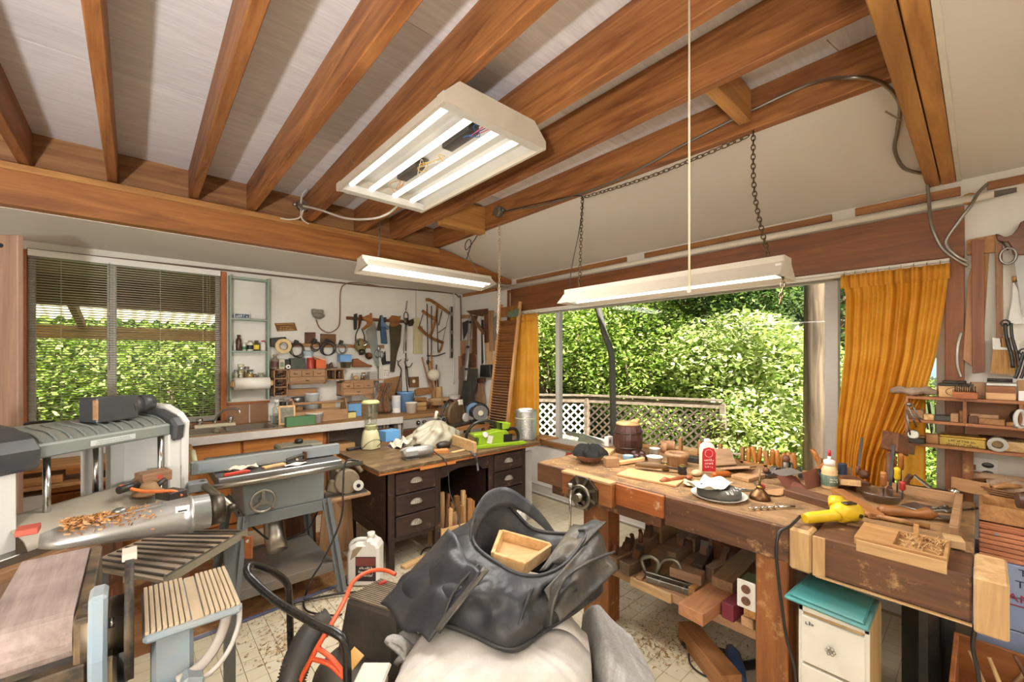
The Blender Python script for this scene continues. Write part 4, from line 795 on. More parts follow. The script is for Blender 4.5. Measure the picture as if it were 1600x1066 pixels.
def LY(*p): return [at(*q,y=YB - .10) - o for q in z5(*p)]
MB().tube(smooth_path(LY((200,40),(195,85),(235,140),(238,200),(205,330),(165,500)),5),.009,6).build('rod',DKM,t); MB().tube(smooth_path(LY((180,30),(210,45),(240,15)),4),.005,6).build('tip',DKM,t)
t=T('iron_tripod','pair of iron rods standing in the white cup on the counter','rods',at(636,640,y=YB - .2)); o=Vector(t.location)
def LX(*p): return [at(*q,y=YB - .2) - o for q in z5(*p)]
MB().tube(LX((300,100),(310,300),(345,600)),.008,6).build('rod',DKM,t); MB().tube(LX((240,190),(245,420),(240,640)),.006,6).build('rod',RUST,t)
cut('cutting_board','pale plywood cutting board hung beside the bow saw','board',z4((805,205),(885,205),(885,300),(915,300),(915,632),(805,630)),wood('#b5a880','#cfc39c','z',.6,.6),.012,y=YB - .012)
# bow saw
z7=zz(520,400,3.33)
t=T('bow_saw','old wooden framed bow saw hanging on the back wall','saw',at(677,560,y=YB - .05)); o=Vector(t.location)
def BS(mat,name,*p,w_=.03,th=.026,dy=0): 
    q=[at(*c,y=YB - .05 - dy) - o for c in z7(*p)]; m=MB()
    for a,b in zip(q,q[1:]): m.bar(a,b,th,w_)
    m.build(name,mat,t,bev=.004)
BWD=wood('#7a4a1c','#a97638','x',1,.45)
def curvebar(name,pts,r,dy=0): q=[at(*c,y=YB - .05 - dy) - o for c in z7(*pts)]; MB().tube(smooth_path(q,5),r,8,flat=.6).build(name,BWD,t)
curvebar('frame_arm',[(485,228),(510,232),(560,265),(608,300)],.022,.02); curvebar('frame_arm',[(447,368),(475,398),(520,430),(575,452)],.02); curvebar('frame_arm',[(545,260),(535,330),(508,415)],.02); curvebar('frame_arm',[(465,285),(500,310),(535,330)],.02); curvebar('frame_arm',[(572,450),(560,490),(550,500)],.015)
for a,b in (((490,250),(495,550)),((513,260),(513,520)),((540,280),(548,500))): MB().tube([at(*c,y=YB - .06) - o for c in z7(a,b)],.007,6).build('rod',DKM,t)
MB().tube(smooth_path([at(*c,y=YB - .06) - o for c in z7((490,520),(540,520),(585,505))],4),.008,6).build('rod',DKM,t); MB().tube([at(*c,y=YB - .06) - o for c in z7((470,300),(450,365))],.005,6).build('cord',WAL,t); MB().tube([at(*c,y=YB - .05) - o for c in z7((604,305),(570,445))],.004,6).build('blade',STEEL,t); MB().tube([at(*c,y=YB - .05) - o for c in z7((548,400),(590,370))],.005,6).build('rod',DKM,t); MB().tube([at(*c,y=YB - .05) - o for c in z7((568,285),(550,360))],.007,6).build('rod',DKM,t)
MB().ball(at(*z7((495,552))[0],y=YB - .06) - o,(.022,.02,.035),8,6).build('knob',DKM,t)
t=T('spirit_level','black and silver spirit level hung upright near the corner','level',at(705.3,559.6,y=YB - .03)); hh=at(703,479,y=YB - .03).z - t.location.z; MB().bb(-.022,-.012,0,-.012,.012,hh).bb(.012,-.012,0,.022,.012,hh).build('rail',ALU,t); MB().bb(-.012,-.010,0,.012,.010,hh).build('web',BLKS,t)
for f_ in (.15,.5,.85): MB().box((0,-.011,hh*f_),(.02,.004,.05)).build('vial',ALU,t)
cable('thin white pipe running down the wall beside the spirit level',[at(709,455,y=YB - .02),at(709,600,y=YB - .02)],.010,paint('#d8d4ca',.5),'wall_pipe','pipe')
t=T('strap_hook','thin iron strap hanging above the cutting board','strap',at(650,497,y=YB - .01)); MB().tube([at(650,452,y=YB - .01) - Vector(t.location),(0,0,0)],.0025,5).build('wire',STEEL,t)
# ---------------------------------------------------------------- things on the counter
CZ=CT+.001
def onc(px,py):
    p_=at(px,py,z=CZ)
    if p_.y > YB - .25: p_=at(px,py,y=YB - .25); p_.z=CZ
    return p_
o=onc(467,658); 
tt=T('tool_tote','long open wooden tool tote with a dowel handle on the counter','tote',Vector((1.43,4.58,CZ)),R(0)); L_=.52; W2=.2
for s_ in (-1,1): MB().prism([(-.10,0),(.10,0),(.10,.10),(.05,.22),(-.05,.22),(-.10,.10)],.016,(s_*L_/2,.06,0),'yz').build('end_panel',TANZ,tt,bev=.002)
MB().bb(-L_/2,-.045,0,L_/2,-.032,.11).build('side_board',TAN,tt,bev=.002); MB().bb(-L_/2,.15,0,L_/2,.163,.11).build('side_board',TAN,tt,bev=.002); MB().bb(-L_/2,-.03,0,L_/2,.15,.01).build('bottom_board',TAN,tt); MB().bar((-L_/2,.06,.185),(L_/2,.06,.185),.022,.026).build('handle',TAN,tt,bev=.006)
ox,oy=tt.location.x,tt.location.y
for k,(dx,c,s_) in enumerate(((-.13,'#d8d2c2',(.18,.05,.03)),(.05,'#e2ded2',(.14,.06,.02)),(.18,'#8ab0d0',(.08,.05,.06)),(.02,'#c98a50',(.16,.06,.05)))):
    block('packet',['white packet lying in the wooden tote','ivory paper packet lying in the wooden tote','light blue box inside the wooden tote','tan block inside the wooden tote'][k],'packet',(ox+dx,oy+.06+(.05 if k > 1 else -.02),CZ+.012+(.05 if k < 2 else 0)),s_,paint(c,.6,.2),group='things in the tool tote')
jar('glass jar of yellow beads behind the tote handle',Vector((1.27,4.845,CZ)),.065,.235,GLASS,STEEL,fill=paint('#c98a3a',.6)); tub('white pail with dark band behind the tote',Vector((1.42,4.84,CZ)),.075,.28,paint('#cfd0cc',.4,.3,'#7a8894',ds=12),handle=STEEL); block('sanding_block','tan sanding sponge block behind the tote handle','block',Vector((1.58,4.84,CZ)),(.15,.07,.16),PINE,R(5))
for px,lb in ((436,'clear glass bottle with pale cap on the counter'),(446,'clear glass bottle with brown cap on the counter')): bottle(lb,onc(px,658),.038,.24,GLASS,LIDW if px < 440 else paint('#b08a70',.5),None,neck=.3,nr=.4,group='glass bottles on the counter')
can('dark spray can behind the glass bottles',onc(441,645),.033,.21,BLK,BLKS)
t=T('picture_frame','small framed picture leaning on the glass bottles','picture',onc(449,664),0,rot=(R(-12),0,R(-6))); MB().bb(-.075,-.006,0,.075,.006,.19).build('frame',PINEZ,t,bev=.003); MB().bb(-.058,-.0075,.02,.058,-.006,.17).build('print',paint('#6e6a58',.5,.7,'#c4b89c',ds=14),t)
carton('green cardboard box lying in front of the tote',onc(469,665)+Vector((0,.03,0)),(.26,.07,.09),paint('#4f7a4e',.6,.25),R(2)); tub('white plastic tub with flat lid in front of the tote',onc(494,661)+Vector((0,.04,0)),.085,.095,paint('#d9dadb',.4,.2),lid=paint('#d8c6a8',.5),taper=.85); tub('small white cup at the end of the counter by the tiles',onc(435,662)+Vector((0,.05,0)),.042,.08,paint('#dfe2e6',.4),taper=.8)
carton('light blue detergent box right of the tote',onc(549,650)+Vector((.03,.08,0)),(.15,.10,.14),paint('#6ea2d0',.5,.2)); carton('yellow and black box in front of the blue detergent box',onc(546,653),(.12,.06,.065),paint('#d8c878',.5,.2),lid=BLK); carton('stack of paint tubes box under the lower drawers',onc(563,646)+Vector((.02,.12,0)),(.24,.12,.15),wood('#7a5232','#a88058','z',4,.7),R(3))
t=T('cloth_rag','brown rags hanging over the counter beside the lower drawers','rag',onc(599,645))
random.seed(11)
for k,(c,dx) in enumerate((('#9a8a7e',-.03),('#a9663a',.02),('#7d6a58',.06))): MB().grid(lambda u,v: Vector((dx+(u - .5)*(.07+.05*v)+.02*sin(6*v+k),.02*sin(9*u+4*v+k) - .02*k,.34*(1 - v)+.02)),10,10).build('fold',cloth(c,'#5a4638',sc=60),t,solid=.004)
can('white glue bottle can on the counter before the blue pail',onc(614,643),.055,.20,paint('#e6e4e0',.4,.15),LIDW,paint('#c9cfd6',.5)); tub('blue plastic pail on the counter',onc(637,636)+Vector((0,.05,0)),.105,.24,paint('#6f9cc8',.4,.25),taper=.85,handle=STEEL); tub('white plastic cup with iron rods on the counter',onc(634,642)+Vector((0,-.14,0)),.07,.125,paint('#e9e2d4',.5,.1),taper=.85)
cut('board_with_hole','brown board with a round hole leaning on the wall','board',z5((350,262),(478,255),(482,400),(350,405)),wood('#6a4626','#936a42','z',1,.6),.02,y=YB - .03)
o=at(646.5,596,y=YB - .043); MB().cyl((0,0,0),(0,-.004,0),.022,n=16).build('hole_plug',paint('#e2d8c0',.6),bpy.data.objects['board_with_hole'],loc=o - Vector(bpy.data.objects['board_with_hole'].location))
cut('long_offcut','long brown plank leaning along the wall above the scrap pile','plank',z5((425,440),(480,415),(700,400),(705,480),(440,520)),OAK,.02,y=YB - .04)
cut('hardboard_offcut','large tan hardboard panel standing behind the tongs','board',z5((0,290),(225,245),(235,470),(150,600),(60,560),(0,500)),wood('#8a5c34','#a97c50','x',.5,.65),.008,y=YB - .05)
random.seed(21); PILE=[(655,643,.16),(668,640,.2),(682,636,.15),(661,633,.14),(676,630,.17),(692,633,.16),(648,640,.12),(686,626,.16),(664,622,.18),(695,622,.14),(700,630,.1),(672,645,.13)]
for k,(px,py,L_) in enumerate(PILE):
    q=onc(px,640 if k < 8 else 637); q.z=CZ+(0,0,0,.045,.047,.045,0,.09,.095,.09,.045,0)[k]; q.y+=.09+.05*(k % 3); q.x+=.03
    block('wood_scrap',['chunky tan','long brown','dark reddish','pale split','bark edged','orange brown','short pale','notched dark','flat wide','curved brown','small square','thin tan'][k]+' scrap of wood in the pile beside the stove','wood scrap',q,(L_,.06+.02*(k % 2),.044),(OAK,TAN,WAL,PINE)[k % 4],R(random.uniform(-30,30)),group='scrap wood pile on the counter')
t=T('stick_box','tall pale wooden box holding dowels and sticks','box',onc(695,632)+Vector((.05,.12,0))); MB().bb(-.05,-.05,0,.05,.05,.012).bb(-.05,-.05,.0,-.042,.05,.27).bb(.042,-.05,0,.05,.05,.27).bb(-.05,-.05,0,.05,-.042,.27).bb(-.05,.042,0,.05,.05,.27).build('body',PINEZ,t,bev=.001); bx_,by_=t.location.x,t.location.y
for k in range(9):
    random.seed(40+k); ax=random.uniform(-.22,.06); m_=(OAKZ,PINEZ,WALZ,TANZ)[k % 4]; h=random.uniform(.42,.75)
    thing('wooden_stick',['thin pale dowel','long tan stick','dark brown stick','flat oak lath','pointed pale stake','short thick stick','grey brown lath','slim reddish lath','square pale stick'][k]+' standing in the tall wooden box','stick',MB().bar((0,0,0),(ax,-.02+.01*(k % 3),h),.014+.008*(k % 2),.012),m_,(bx_ - .028+.028*(k % 3),by_ - .028+.028*(k//3),CZ+.015),group='sticks in the tall wooden box')
can('white tub with picture label at the counter corner',onc(708,634)+Vector((.04,.08,0)),.085,.15,paint('#d6d2ca',.4,.2),LIDW,paint('#8a5a40',.5,.6,'#3a5f94',ds=12)); t=T('foam_ball','cream balloon shaped foam ball behind the sticks','ball',at(678,586,y=YB - .12)); MB().ball((0,0,0),(.085,.08,.08),16,10).build('ball',paint('#ddd3bb',.8,.2),t); MB().tube([(.05,.05,0),(.02,.115,.02)],.004,5).build('cord',TAN,t)
# ---------------------------------------------------------------- leaning boards and squares in the corner
def cutx(name,label,cat,pts,mat,t=.012,off=.03,bev=.001): return cut(name,label,cat,z6(*pts),mat,t,x=XW - off,bev=bev)
cutx('hanging_square','dark wooden try square frame hung at the corner of the window wall','square',((290,155),(485,132),(485,185),(440,195),(440,205),(330,185)),WAL,.02,.035); cutx('hanging_square','brown diagonal brace of the wooden square in the corner','brace',((325,185),(360,210),(460,350),(455,385),(350,255)),wood('#5a3a22','#8a6040','z',1),.015,.055)
for lb,pts,m_,off in (('thin tan rail board across the corner',((248,190),(320,190),(320,220),(248,225)),TAN,.02),('tall brown slat hanging in the corner',((350,200),(388,195),(385,560),(345,555)),WALZ,.03),('wide brown slat with hole near the shutter',((492,150),(540,150),(545,520),(505,525)),TANZ,.045),('dark brown post board behind the wooden square',((455,190),(495,190),(500,450),(460,450)),WALZ,.02),('tan board standing behind the dark slate',((335,415),(385,410),(395,690),(330,690)),TANZ,.02),('pale board leaning in the very corner',((192,575),(240,570),(255,800),(195,790)),TANZ,.05),('grey brown wide plank leaning in the corner',((230,680),(300,640),(290,950),(215,940)),wood('#6a5844','#94806a','z',1),.09),('dark brown arched panel behind the aluminium level',((240,590),(262,548),(362,545),(375,590),(375,672),(238,672)),WAL,.035),('small tan block hanging in the corner',((240,430),(292,425),(270,590),(235,590)),TANZ,.028),('tan slab hanging behind the shutter edge',((470,440),(530,430),(530,650),(480,650)),PINEZ,.02)):
    cutx('leaning_board',lb,'board',pts,m_,.016,off)
cutx('dark_slate_panel','dark grey slate panel standing in the corner','panel',((275,700),(390,695),(380,850),(340,985),(300,1040),(240,985)),wood('#33302c','#55504a','z',1,.7),.02,.16); cutx('black_saw_blade','black toothed saw blade hanging in the corner','saw',((250,262),(305,238),(300,340),(262,425)),BLK,.006,.035); cutx('black_tool_case','black tool case hanging behind the shutter','case',((430,655),(520,650),(525,770),(425,765)),BLKS,.05,.05,.004); cutx('brown_leather_holster','brown leather holster hanging under the black case','holster',((385,780),(455,775),(460,815),(385,820)),WAL,.04,.06,.004); cutx('canvas_roll','brown canvas roll hanging in the corner','canvas',((385,825),(440,820),(460,1010),(385,1000)),cloth('#a58468','#7d5c44',sc=60),.05,.06,.008)
cutx('white_saw_guard','white plastic saw guard hanging in the corner','saw guard',((390,225),(425,215),(425,720),(418,770),(395,770)),paint('#d5d2cc',.5,.2),.012,.03); cutx('black_hand_saw','black hand saw hanging beside the white guard','saw',((428,240),(445,235),(450,620),(430,650)),BLKS,.01,.045); cutx('white_knife','slim white yardstick hanging beside the black saw','yardstick',((440,375),(452,372),(465,690),(452,695)),paint('#cfcac0',.5,.2),.006,.06)
t=T('aluminium_level','long aluminium level leaning in the corner','level',at(*z6((280,800))[0],x=XW - .2)); o=Vector(t.location); b=at(*z6((328,220))[0],x=XW - .04) - o
MB().bar((0,0,0),b,.022,.055,up=(0,1,0)).build('bar',ALU,t,bev=.002)
for f_ in (.18,.53,.93): MB().box(b*f_+Vector((-.012,-.01,0)),(.018,.04,.03)).build('vial_window',BLKS,t)
for k,px in enumerate((545,560)): cutx('hanging_chisel',('long steel rasp hanging beside the shutter','second long steel rasp hanging beside the shutter, nearer the chain')[k],'rasp',((px,200),(px+9,200),(px+11,420),(px+2,430)),STEEL,.012,.04)
t=T('string_coil','small coil of white string hanging above the rasps','string',at(*z6((552,190))[0],x=XW - .04)); [MB().torus((0,0,0),.022+.004*k,.003,eul(90+15*k,30,90),12,5).build('loop',paint('#d8d0c0',.8),t) for k in range(3)]
# louvred shutter leaning on the window wall
b0=at(*z6((510,1040))[0],x=XW - .25); t0=at(*z6((612,95))[0],x=XW - .125)
ba=b0+(b0 - t0)*(b0.z/(t0.z - b0.z)); ba.z=.002; wv=Vector((0,-.34,0)); top=t0 - ba; sh=T('louvred_shutter','brown louvred wooden shutter leaning against the window wall','shutter',ba); SHW=wood('#7a4a22','#a8703c','z',1,.5); SHE=wood('#a97a4a','#c79a68','z',1,.5)
MB().bar((0,0,0),top,.035,.03,up=(0,1,0)).build('stile',SHE,sh,bev=.003); MB().bar(wv,top+wv,.035,.03,up=(0,1,0)).build('stile',SHE,sh,bev=.003)
for f_,h in ((.02,.10),(.955,.12)): MB().bar(top*f_+Vector((0,-.0,0)),top*f_+wv,.024,h,up=top.normalized()).build('rail',SHW,sh,bev=.002)
n_=58; base=MB().bar((0,-.02,0),wv+Vector((0,.02,0)),.036,.007,up=Vector((.75,0,.65))).build('slat',wood('#6f4420','#9a6636','y',1,.5),sh)
for k in range(n_):
    o=base if k==0 else base.copy()
    if k: COL.objects.link(o)
    o.location=top*(.065+.835*k/(n_ - 1))
cut('green_paper','green card tucked in front of the shutter top','card',z6((680,160),(778,130),(770,200),(700,218),(660,200)),paint('#5f7458',.6,.2),.004,x=XW - .17)
# ---------------------------------------------------------------- curtains
CUR=cloth('#fbd262','#ecb23c',.9,70.0,.5,.6,(1,1,5))
def curtain(label,topL,topR,botL,botR,zt,zb,folds,amp,tie=None,off=.06,name='curtain'):
    t=T(name,label,'curtain',(XW - off,(topL+topR)/2,zb),0,'yellow curtains at the long window'); yo=(topL+topR)/2
    def fn(u,v):
        q=v; L=topL+(botL - topL)*q; Rr=topR+(botR - topR)*q
        if tie: L,Rr=tie(q,L,Rr)
        a=amp*(.55+.45*sin(3*u*pi+2))*(.7+.5*q)
        return Vector((-a*sin(2*pi*folds*u+.9*sin(5*u+2*q)) - .25*amp*sin(2*pi*folds*2.3*u+3*q),L+(Rr - L)*u - yo,zt - (zt - zb)*v - zb))
    MB().grid(fn,150,60).build('cloth',CUR,t,solid=.0025)
    m=MB().grid(lambda u,v: Vector((fn(u,0).x*.8 - .006,fn(u,0).y,zt - zb - .012 - .075*v)),150,3); m.build('heading',CUR,t,solid=.004)
    for k in range(int(folds)+1): q=fn(min(1,(k+.3)/folds),0); MB().tube([(q.x - .0,q.y,zt - zb - .03),(q.x+.012,q.y,zt - zb+.02),(q.x+.02,q.y,zt - zb+.0)],.002,5).build('hook',STEEL,t)
    return t
yl0,yl1=at(800,500,x=XW - .06).y,at(841,500,x=XW - .06).y
curtain('bunched yellow curtain at the corner end of the long window',yl0,yl1,yl0+.03,yl1 - .03,2.07,.63,5,.028,None,.072)
yr0,yr1=at(1314,420,x=XW - .06).y,at(1484,405,x=XW - .06).y; ya_,yb_=at(1310,700,x=XW - .10).y,at(1400,700,x=XW - .10).y
def pw(tb,q):
    for (a,x),(b,y) in zip(tb,tb[1:]):
        if q <=b: return x+(y - x)*(q - a)/(b - a)
    return tb[-1][1]
def tie(q,L,Rr):          # the sheet is swept back towards the mullion lower down
    return at(pw(((0,1314),(.08,1322),(.3,1321),(.6,1309),(1,1306)),q),500,x=XW - .08).y,at(pw(((0,1484),(.14,1476),(.32,1462),(.46,1444),(.58,1418),(.7,1392),(.8,1384),(1,1382)),q),500,x=XW - .08).y
curtain('wide yellow curtain pulled aside beside the tool shelf',yr0,yr1,ya_,yb_,2.085,.45,9,.028,tie,.08)
a=at(812,487,x=XW - .04); b=at(1484,402,x=XW - .04); t=T('curtain_rail','thin white curtain rail under the window header','rail',(XW - .045,b.y,2.10)); MB().bb(-.008,0,0,.008,a.y - b.y,.018).bb(.008,0,-.02,.014,a.y - b.y,.02).build('track',paint('#dcd6ca',.45,.2),t,bev=.002)
t=T('tieback_cord','narrow strip of yellow cloth left of the shelf under the curtain','cloth',at(1428,700,x=XW - .045)); o=Vector(t.location); MB().grid(lambda u,v: Vector((-.012*sin(9*u),(at(1405+40*u,640,x=XW - .1).y - o.y),.30 - .70*v)),20,10).build('cloth',CUR,t,solid=.003)
# ================================================================ desk
DW=wood('#241612','#3f2a20','x',1,.5,.12,'#7a5c44'); DWZ=wood('#241612','#3f2a20','z',1,.5,.12,'#7a5c44'); DTOP=wood('#544028','#80643f','x',.6,.55,.4,'#8f7a58')
dk=T('writing_desk','dark stained kneehole desk with worn brown top and cup handles','desk',(2.08,3.25,0)); ox,oy=2.08,3.25
def db(x0,y0,z0,x1,y1,z1): return MB().bb(x0 - ox,y0 - oy,z0,x1 - ox,y1 - oy,z1)
db(1.275,2.835,.735,2.90,3.67,.76).build('top',DTOP,dk,bev=.003); db(1.275,2.832,.722,2.90,3.67,.735).build('top_edge',wood('#8a4f22','#b5713a','x',1,.5),dk)
cup=metal('#b5aca0',.35,.35)
def ped(x0,x1,side):
    pd=db(x0,2.875,.20,x1,3.62,.722).build('pedestal',DWZ,dk,bev=.003)
    for xx in (x0,x1 - .05):
        for yy in (2.86,3.58): db(xx,yy,0,xx+.05,yy+.05,.722).build('leg',DWZ,dk,bev=.004)
    if side: db(x0 - .004,2.91,.22,x0,3.58,.29).build('side_rail',DW,dk,bev=.003); db(x0 - .004,2.91,.64,x0,3.58,.72).build('side_rail',DW,dk,bev=.003)
    for k in range(3):
        z1_=.70 - k*.158; d=db(x0+.056,2.853,z1_ - .148,x1 - .052,2.88,z1_).build('drawer',DW,dk,bev=.004)
        cx=(x0+x1)/2 - ox; r=[]
        for i in range(7):
            a=pi*i/6*.5; r.append([Vector((cx+.05*cos(a)*cos(b),2.853 - oy - .024*sin(b)*cos(a) - .0,z1_ - .08+.038*sin(a))) for b in [pi*j/10 for j in range(11)]])
        m=MB(); 
        for i in range(6):
            for j in range(10): m.add([r[i][j],r[i][j+1],r[i+1][j+1],r[i+1][j]],[(0,1,2,3)],True)
        m.build('cup_pull',cup,d,solid=.002)
ped(1.36,1.80,True); ped(2.29,2.73,False)
m=MB().prism([(1.80 - ox,.722),(1.80 - ox,.60),(1.86 - ox,.605),(1.90 - ox,.64),(1.98 - ox,.655),(2.10 - ox,.655),(2.19 - ox,.64),(2.23 - ox,.605),(2.29 - ox,.60),(2.29 - ox,.722)],.02,(0,2.875 - oy,0)); m.build('apron',DW,dk,bev=.003)
db(1.80,3.58,.22,2.29,3.60,.72).build('back_panel',BLKS,dk); db(1.80,3.30,.22,2.29,3.34,.25).build('stretcher',DW,dk)
db(1.60,2.826,.708,1.92,2.834,.727).build('loose_veneer',wood('#a8642c','#cf8a4a','x',1,.5),dk)
DZ=.761
def ond(px,py): return at(px,py,z=DZ)
# blender
CRM=paint('#c2bc94',.35,.15,'#9c9468'); t=T('kitchen_blender','cream retro blender with ribbed glass jug on the desk','blender',ond(579,701)); 
MB().lathe([(.088,0),(.09,.01),(.088,.05),(.075,.13),(.062,.165),(.05,.17)],n=6,rot=rotz(.3)).build('base',CRM,t,bev=.008); MB().lathe([(.052,.165),(.05,.20),(.056,.205),(.05,.21)],n=20).build('collar',paint('#b9bd8a',.4,.2),t)
n_=40; rs=[]
for r_,z in ((.046,.205),(.05,.22),(.064,.30),(.072,.385),(.074,.40)): rs.append([Vector(((r_+.0035*cos(8*2*pi*k/n_))*cos(2*pi*k/n_),(r_+.0035*cos(8*2*pi*k/n_))*sin(2*pi*k/n_),z)) for k in range(n_)])
MB().rings(rs,False).build('jug',glass('jug glass',(.86,.88,.82),mixg=.22,rough=.05),t); MB().lathe([(.076,.395),(.078,.41),(.06,.425),(.001,.425)],n=24).build('lid',paint('#b9bd82',.45,.2),t)
MB().tube(smooth_path([(.02,-.09,.03),(.06,-.085,.06),(.02,-.09,.09),(-.05,-.085,.075),(-.09,-.06,.03),(-.10,-.03,.006)],5),.003,5).build('cord',BLKS,t); MB().torus((0,0,.27),.02,.003,None,10,5).build('blade',STEEL,t)
carton('thin black case lying beside the blender',ond(553,703),(.12,.05,.018),BLKS,R(5),name='tool_case',cat='case')
carton('bright blue packet behind the blender',ond(614,690)+Vector((-.0,.08,0)),(.16,.12,.10),paint('#6cabe0',.4,.15),R(10),name='blue_packet',cat='packet')
random.seed(3)
def lump(u,v):
    a=2*pi*u; h=v; rx,ry,hz=.27,.19,.20; q=(1 - h)**.55; f=1+.12*sin(5*a+7*h)+.08*sin(11*a - 9*h)
    return Vector((rx*q*f*cos(a)*(1.1 if cos(a) < 0 else 1),ry*q*f*sin(a),hz*(h**.8)*(1+.06*sin(3*a))))
o=ond(682,694); o.y+=.08; o.x+=.04; t=T('plastic_bag','crumpled cream plastic bag full of shavings on the desk','bag',o); MB().grid(lump,64,24).build('bag',paint('#a9a28c',.4,.5,'#7d745c',spec=.6,bump=.6,ds=5),t); MB().tube([(0,0,.225),(.005,0,.27),(.02,.01,.28)],[.02,.012,.02],8).build('tied_neck',paint('#d6ceb4',.4),t)
MB().grid(lambda u,v: Vector((-.27 - .15*u,-.05+.2*v - .02*sin(9*u),.012+.05*(1 - u)+.015*sin(14*u+9*v))),14,10).build('loose_end',paint('#d8d2bc',.35,.3,'#b5ab90',spec=.6),t,solid=.002)
# jigsaw
t=T('jigsaw','silver electric jigsaw lying near the desk edge','power tool',ond(655,715),R(-4)); ALM=paint('#aaa8a2',.4,.2,'#77736a',metal=.6)
MB().tube([(-.14,0,.045),(-.10,0,.05),(.04,0,.052),(.09,0,.05),(.12,0,.045)],[.026,.04,.042,.04,.026],14).build('motor_housing',ALM,t); MB().tube(smooth_path([(-.10,.02,.05),(-.12,.06,.06),(-.04,.085,.065),(.06,.07,.06),(.09,.02,.05)],5),.014,8).build('handle',ALM,t); MB().bb(-.13,-.045,0,-.02,.03,.008).build('sole_plate',STEEL,t,bev=.002); MB().box((-.08,-.043,.05),(.10,.004,.035)).build('badge',paint('#8f8f8a',.4),t); MB().bb(-.02,.06,.08,.04,.072,.092).build('trigger',BLKS,t)
cable('black cord running from the jigsaw over the desk edge to the floor',[t.location+Vector((.12,0,.04)),ond(686,712),ond(695,719),at(700,735,d=3.27),at(703,770,d=3.25),at(714,800,d=3.2),at(718,840,d=3.1),at(700,862,z=.01),at(672,880,z=.01),at(658,868,z=.01),at(668,856,z=.01),at(690,858,z=.01)],.005,BLKS,'power_cord','cord')
block('orange_block','orange brown wooden wedge beside the jigsaw','wedge',ond(688,708),(.13,.07,.03),wood('#b5713a','#d49454','x',1),R(-20)); t=T('sanding_pad','black sanding sponge pad behind the jigsaw','pad',ond(693,700)); MB().ball((0,0,.03),(.075,.05,.03),12,6).build('pad',BLK,t); MB().bb(-.05,-.03,0,.05,.03,.012).build('sole',BLKS,t)
block('pale_shim','pale cedar shim lying on the desk','shim',ond(716,706),(.14,.035,.01),PINE,R(8)); 
a,b=ond(714,694),ond(748,707); thing('pine_offcut','pale pine offcut standing on edge on the desk','offcut',MB().bar((0,0,.045),(b - a)+Vector((0,0,.045)),.03,.09),PINE,a,bev=.002)
cable('grey flat strap hanging over the desk front edge',[ond(710,690),ond(722,697),ond(735,706),ond(742,712),at(745,722,d=3.5),at(747,736,d=3.48)],.011,paint('#4f4c52',.5,.4),'grey_strap','strap')
# chainsaw
LIME=paint('#8fb024',.4,.12,'#6a7a2c'); t=T('chainsaw','lime green cordless chainsaw at the end of the desk','chainsaw',ond(768,697),R(-14))
MB().prism([(-.16,.02),(.13,.02),(.15,.10),(.12,.14),(.02,.145),(-.06,.13),(-.20,.13),(-.20,.10),(-.15,.09)],.11).build('body',LIME,t,bev=.008); MB().prism([(-.24,.0),(.28,.0),(.30,.018),(.27,.03),(-.1,.03),(-.24,.028)],.035,(.02,-.06,0)).build('bar_cover',LIME,t,bev=.004); MB().prism([(.06,.14),(.15,.15),(.17,.20),(.06,.215)],.09).build('battery',LIME,t,bev=.006); MB().prism([(.06,.15),(.075,.15),(.075,.21),(.06,.21)],.095).build('battery_band',BLKS,t)
MB().tube(smooth_path([(-.22,.05,.02),(-.24,.03,.12),(-.18,0,.21),(-.08,-.02,.235),(.0,-.02,.21),(.02,-.02,.16)],6),.014,8).build('front_handle',BLKS,t); MB().tube(smooth_path([(.13,0,.13),(.22,0,.14),(.26,0,.10),(.26,0,.03),(.20,0,.02)],6),.016,8).build('rear_handle',BLKS,t); MB().cyl((-.10,-.056,.12),(-.10,-.075,.12),.024,n=14).build('oil_cap',paint('#e4e2d8',.5),t); MB().box((-.05,-.057,.07),(.05,.003,.07),eul(0,15,0)).build('sticker',paint('#d9dcc8',.5),t); MB().box((.13,-.058,.07),(.09,.003,.07)).build('guard_panel',BLKS,t,bev=.004)
# foil bubble roll
t=T('bubble_foil_roll','standing roll of silver bubble foil insulation on the desk','roll',ond(822,686)); FOIL=paint('#d6d8d4',.25,.35,'#8c9488',metal=.9,bump=1.0,ds=9)
rs=[]
for z in [k*.0145 for k in range(21)]: rs.append([Vector(((.105+.004*sin(z*240+k))*cos(2*pi*k/30),(.105+.004*sin(z*200+2*k))*sin(2*pi*k/30),z)) for k in range(30)])
MB().rings(rs,True).build('roll',FOIL,t); MB().tube([(.06*(1 - k/40)*cos(k*.5)+.02*cos(k*.5),.08*sin(k*.5)*(1 - k/40),.293) for k in range(36)],.004,5).build('spiral_end',paint('#efefe9',.4),t); MB().torus((0,0,.21),.108,.0022,None,24,4).build('tie_string',paint('#d8d4b0',.6),t)
block('tan_board','thin tan board beside the foil roll at the desk end','board',ond(842,688)+Vector((.12,.02,0)),(.16,.2,.016),OAK,R(-6))
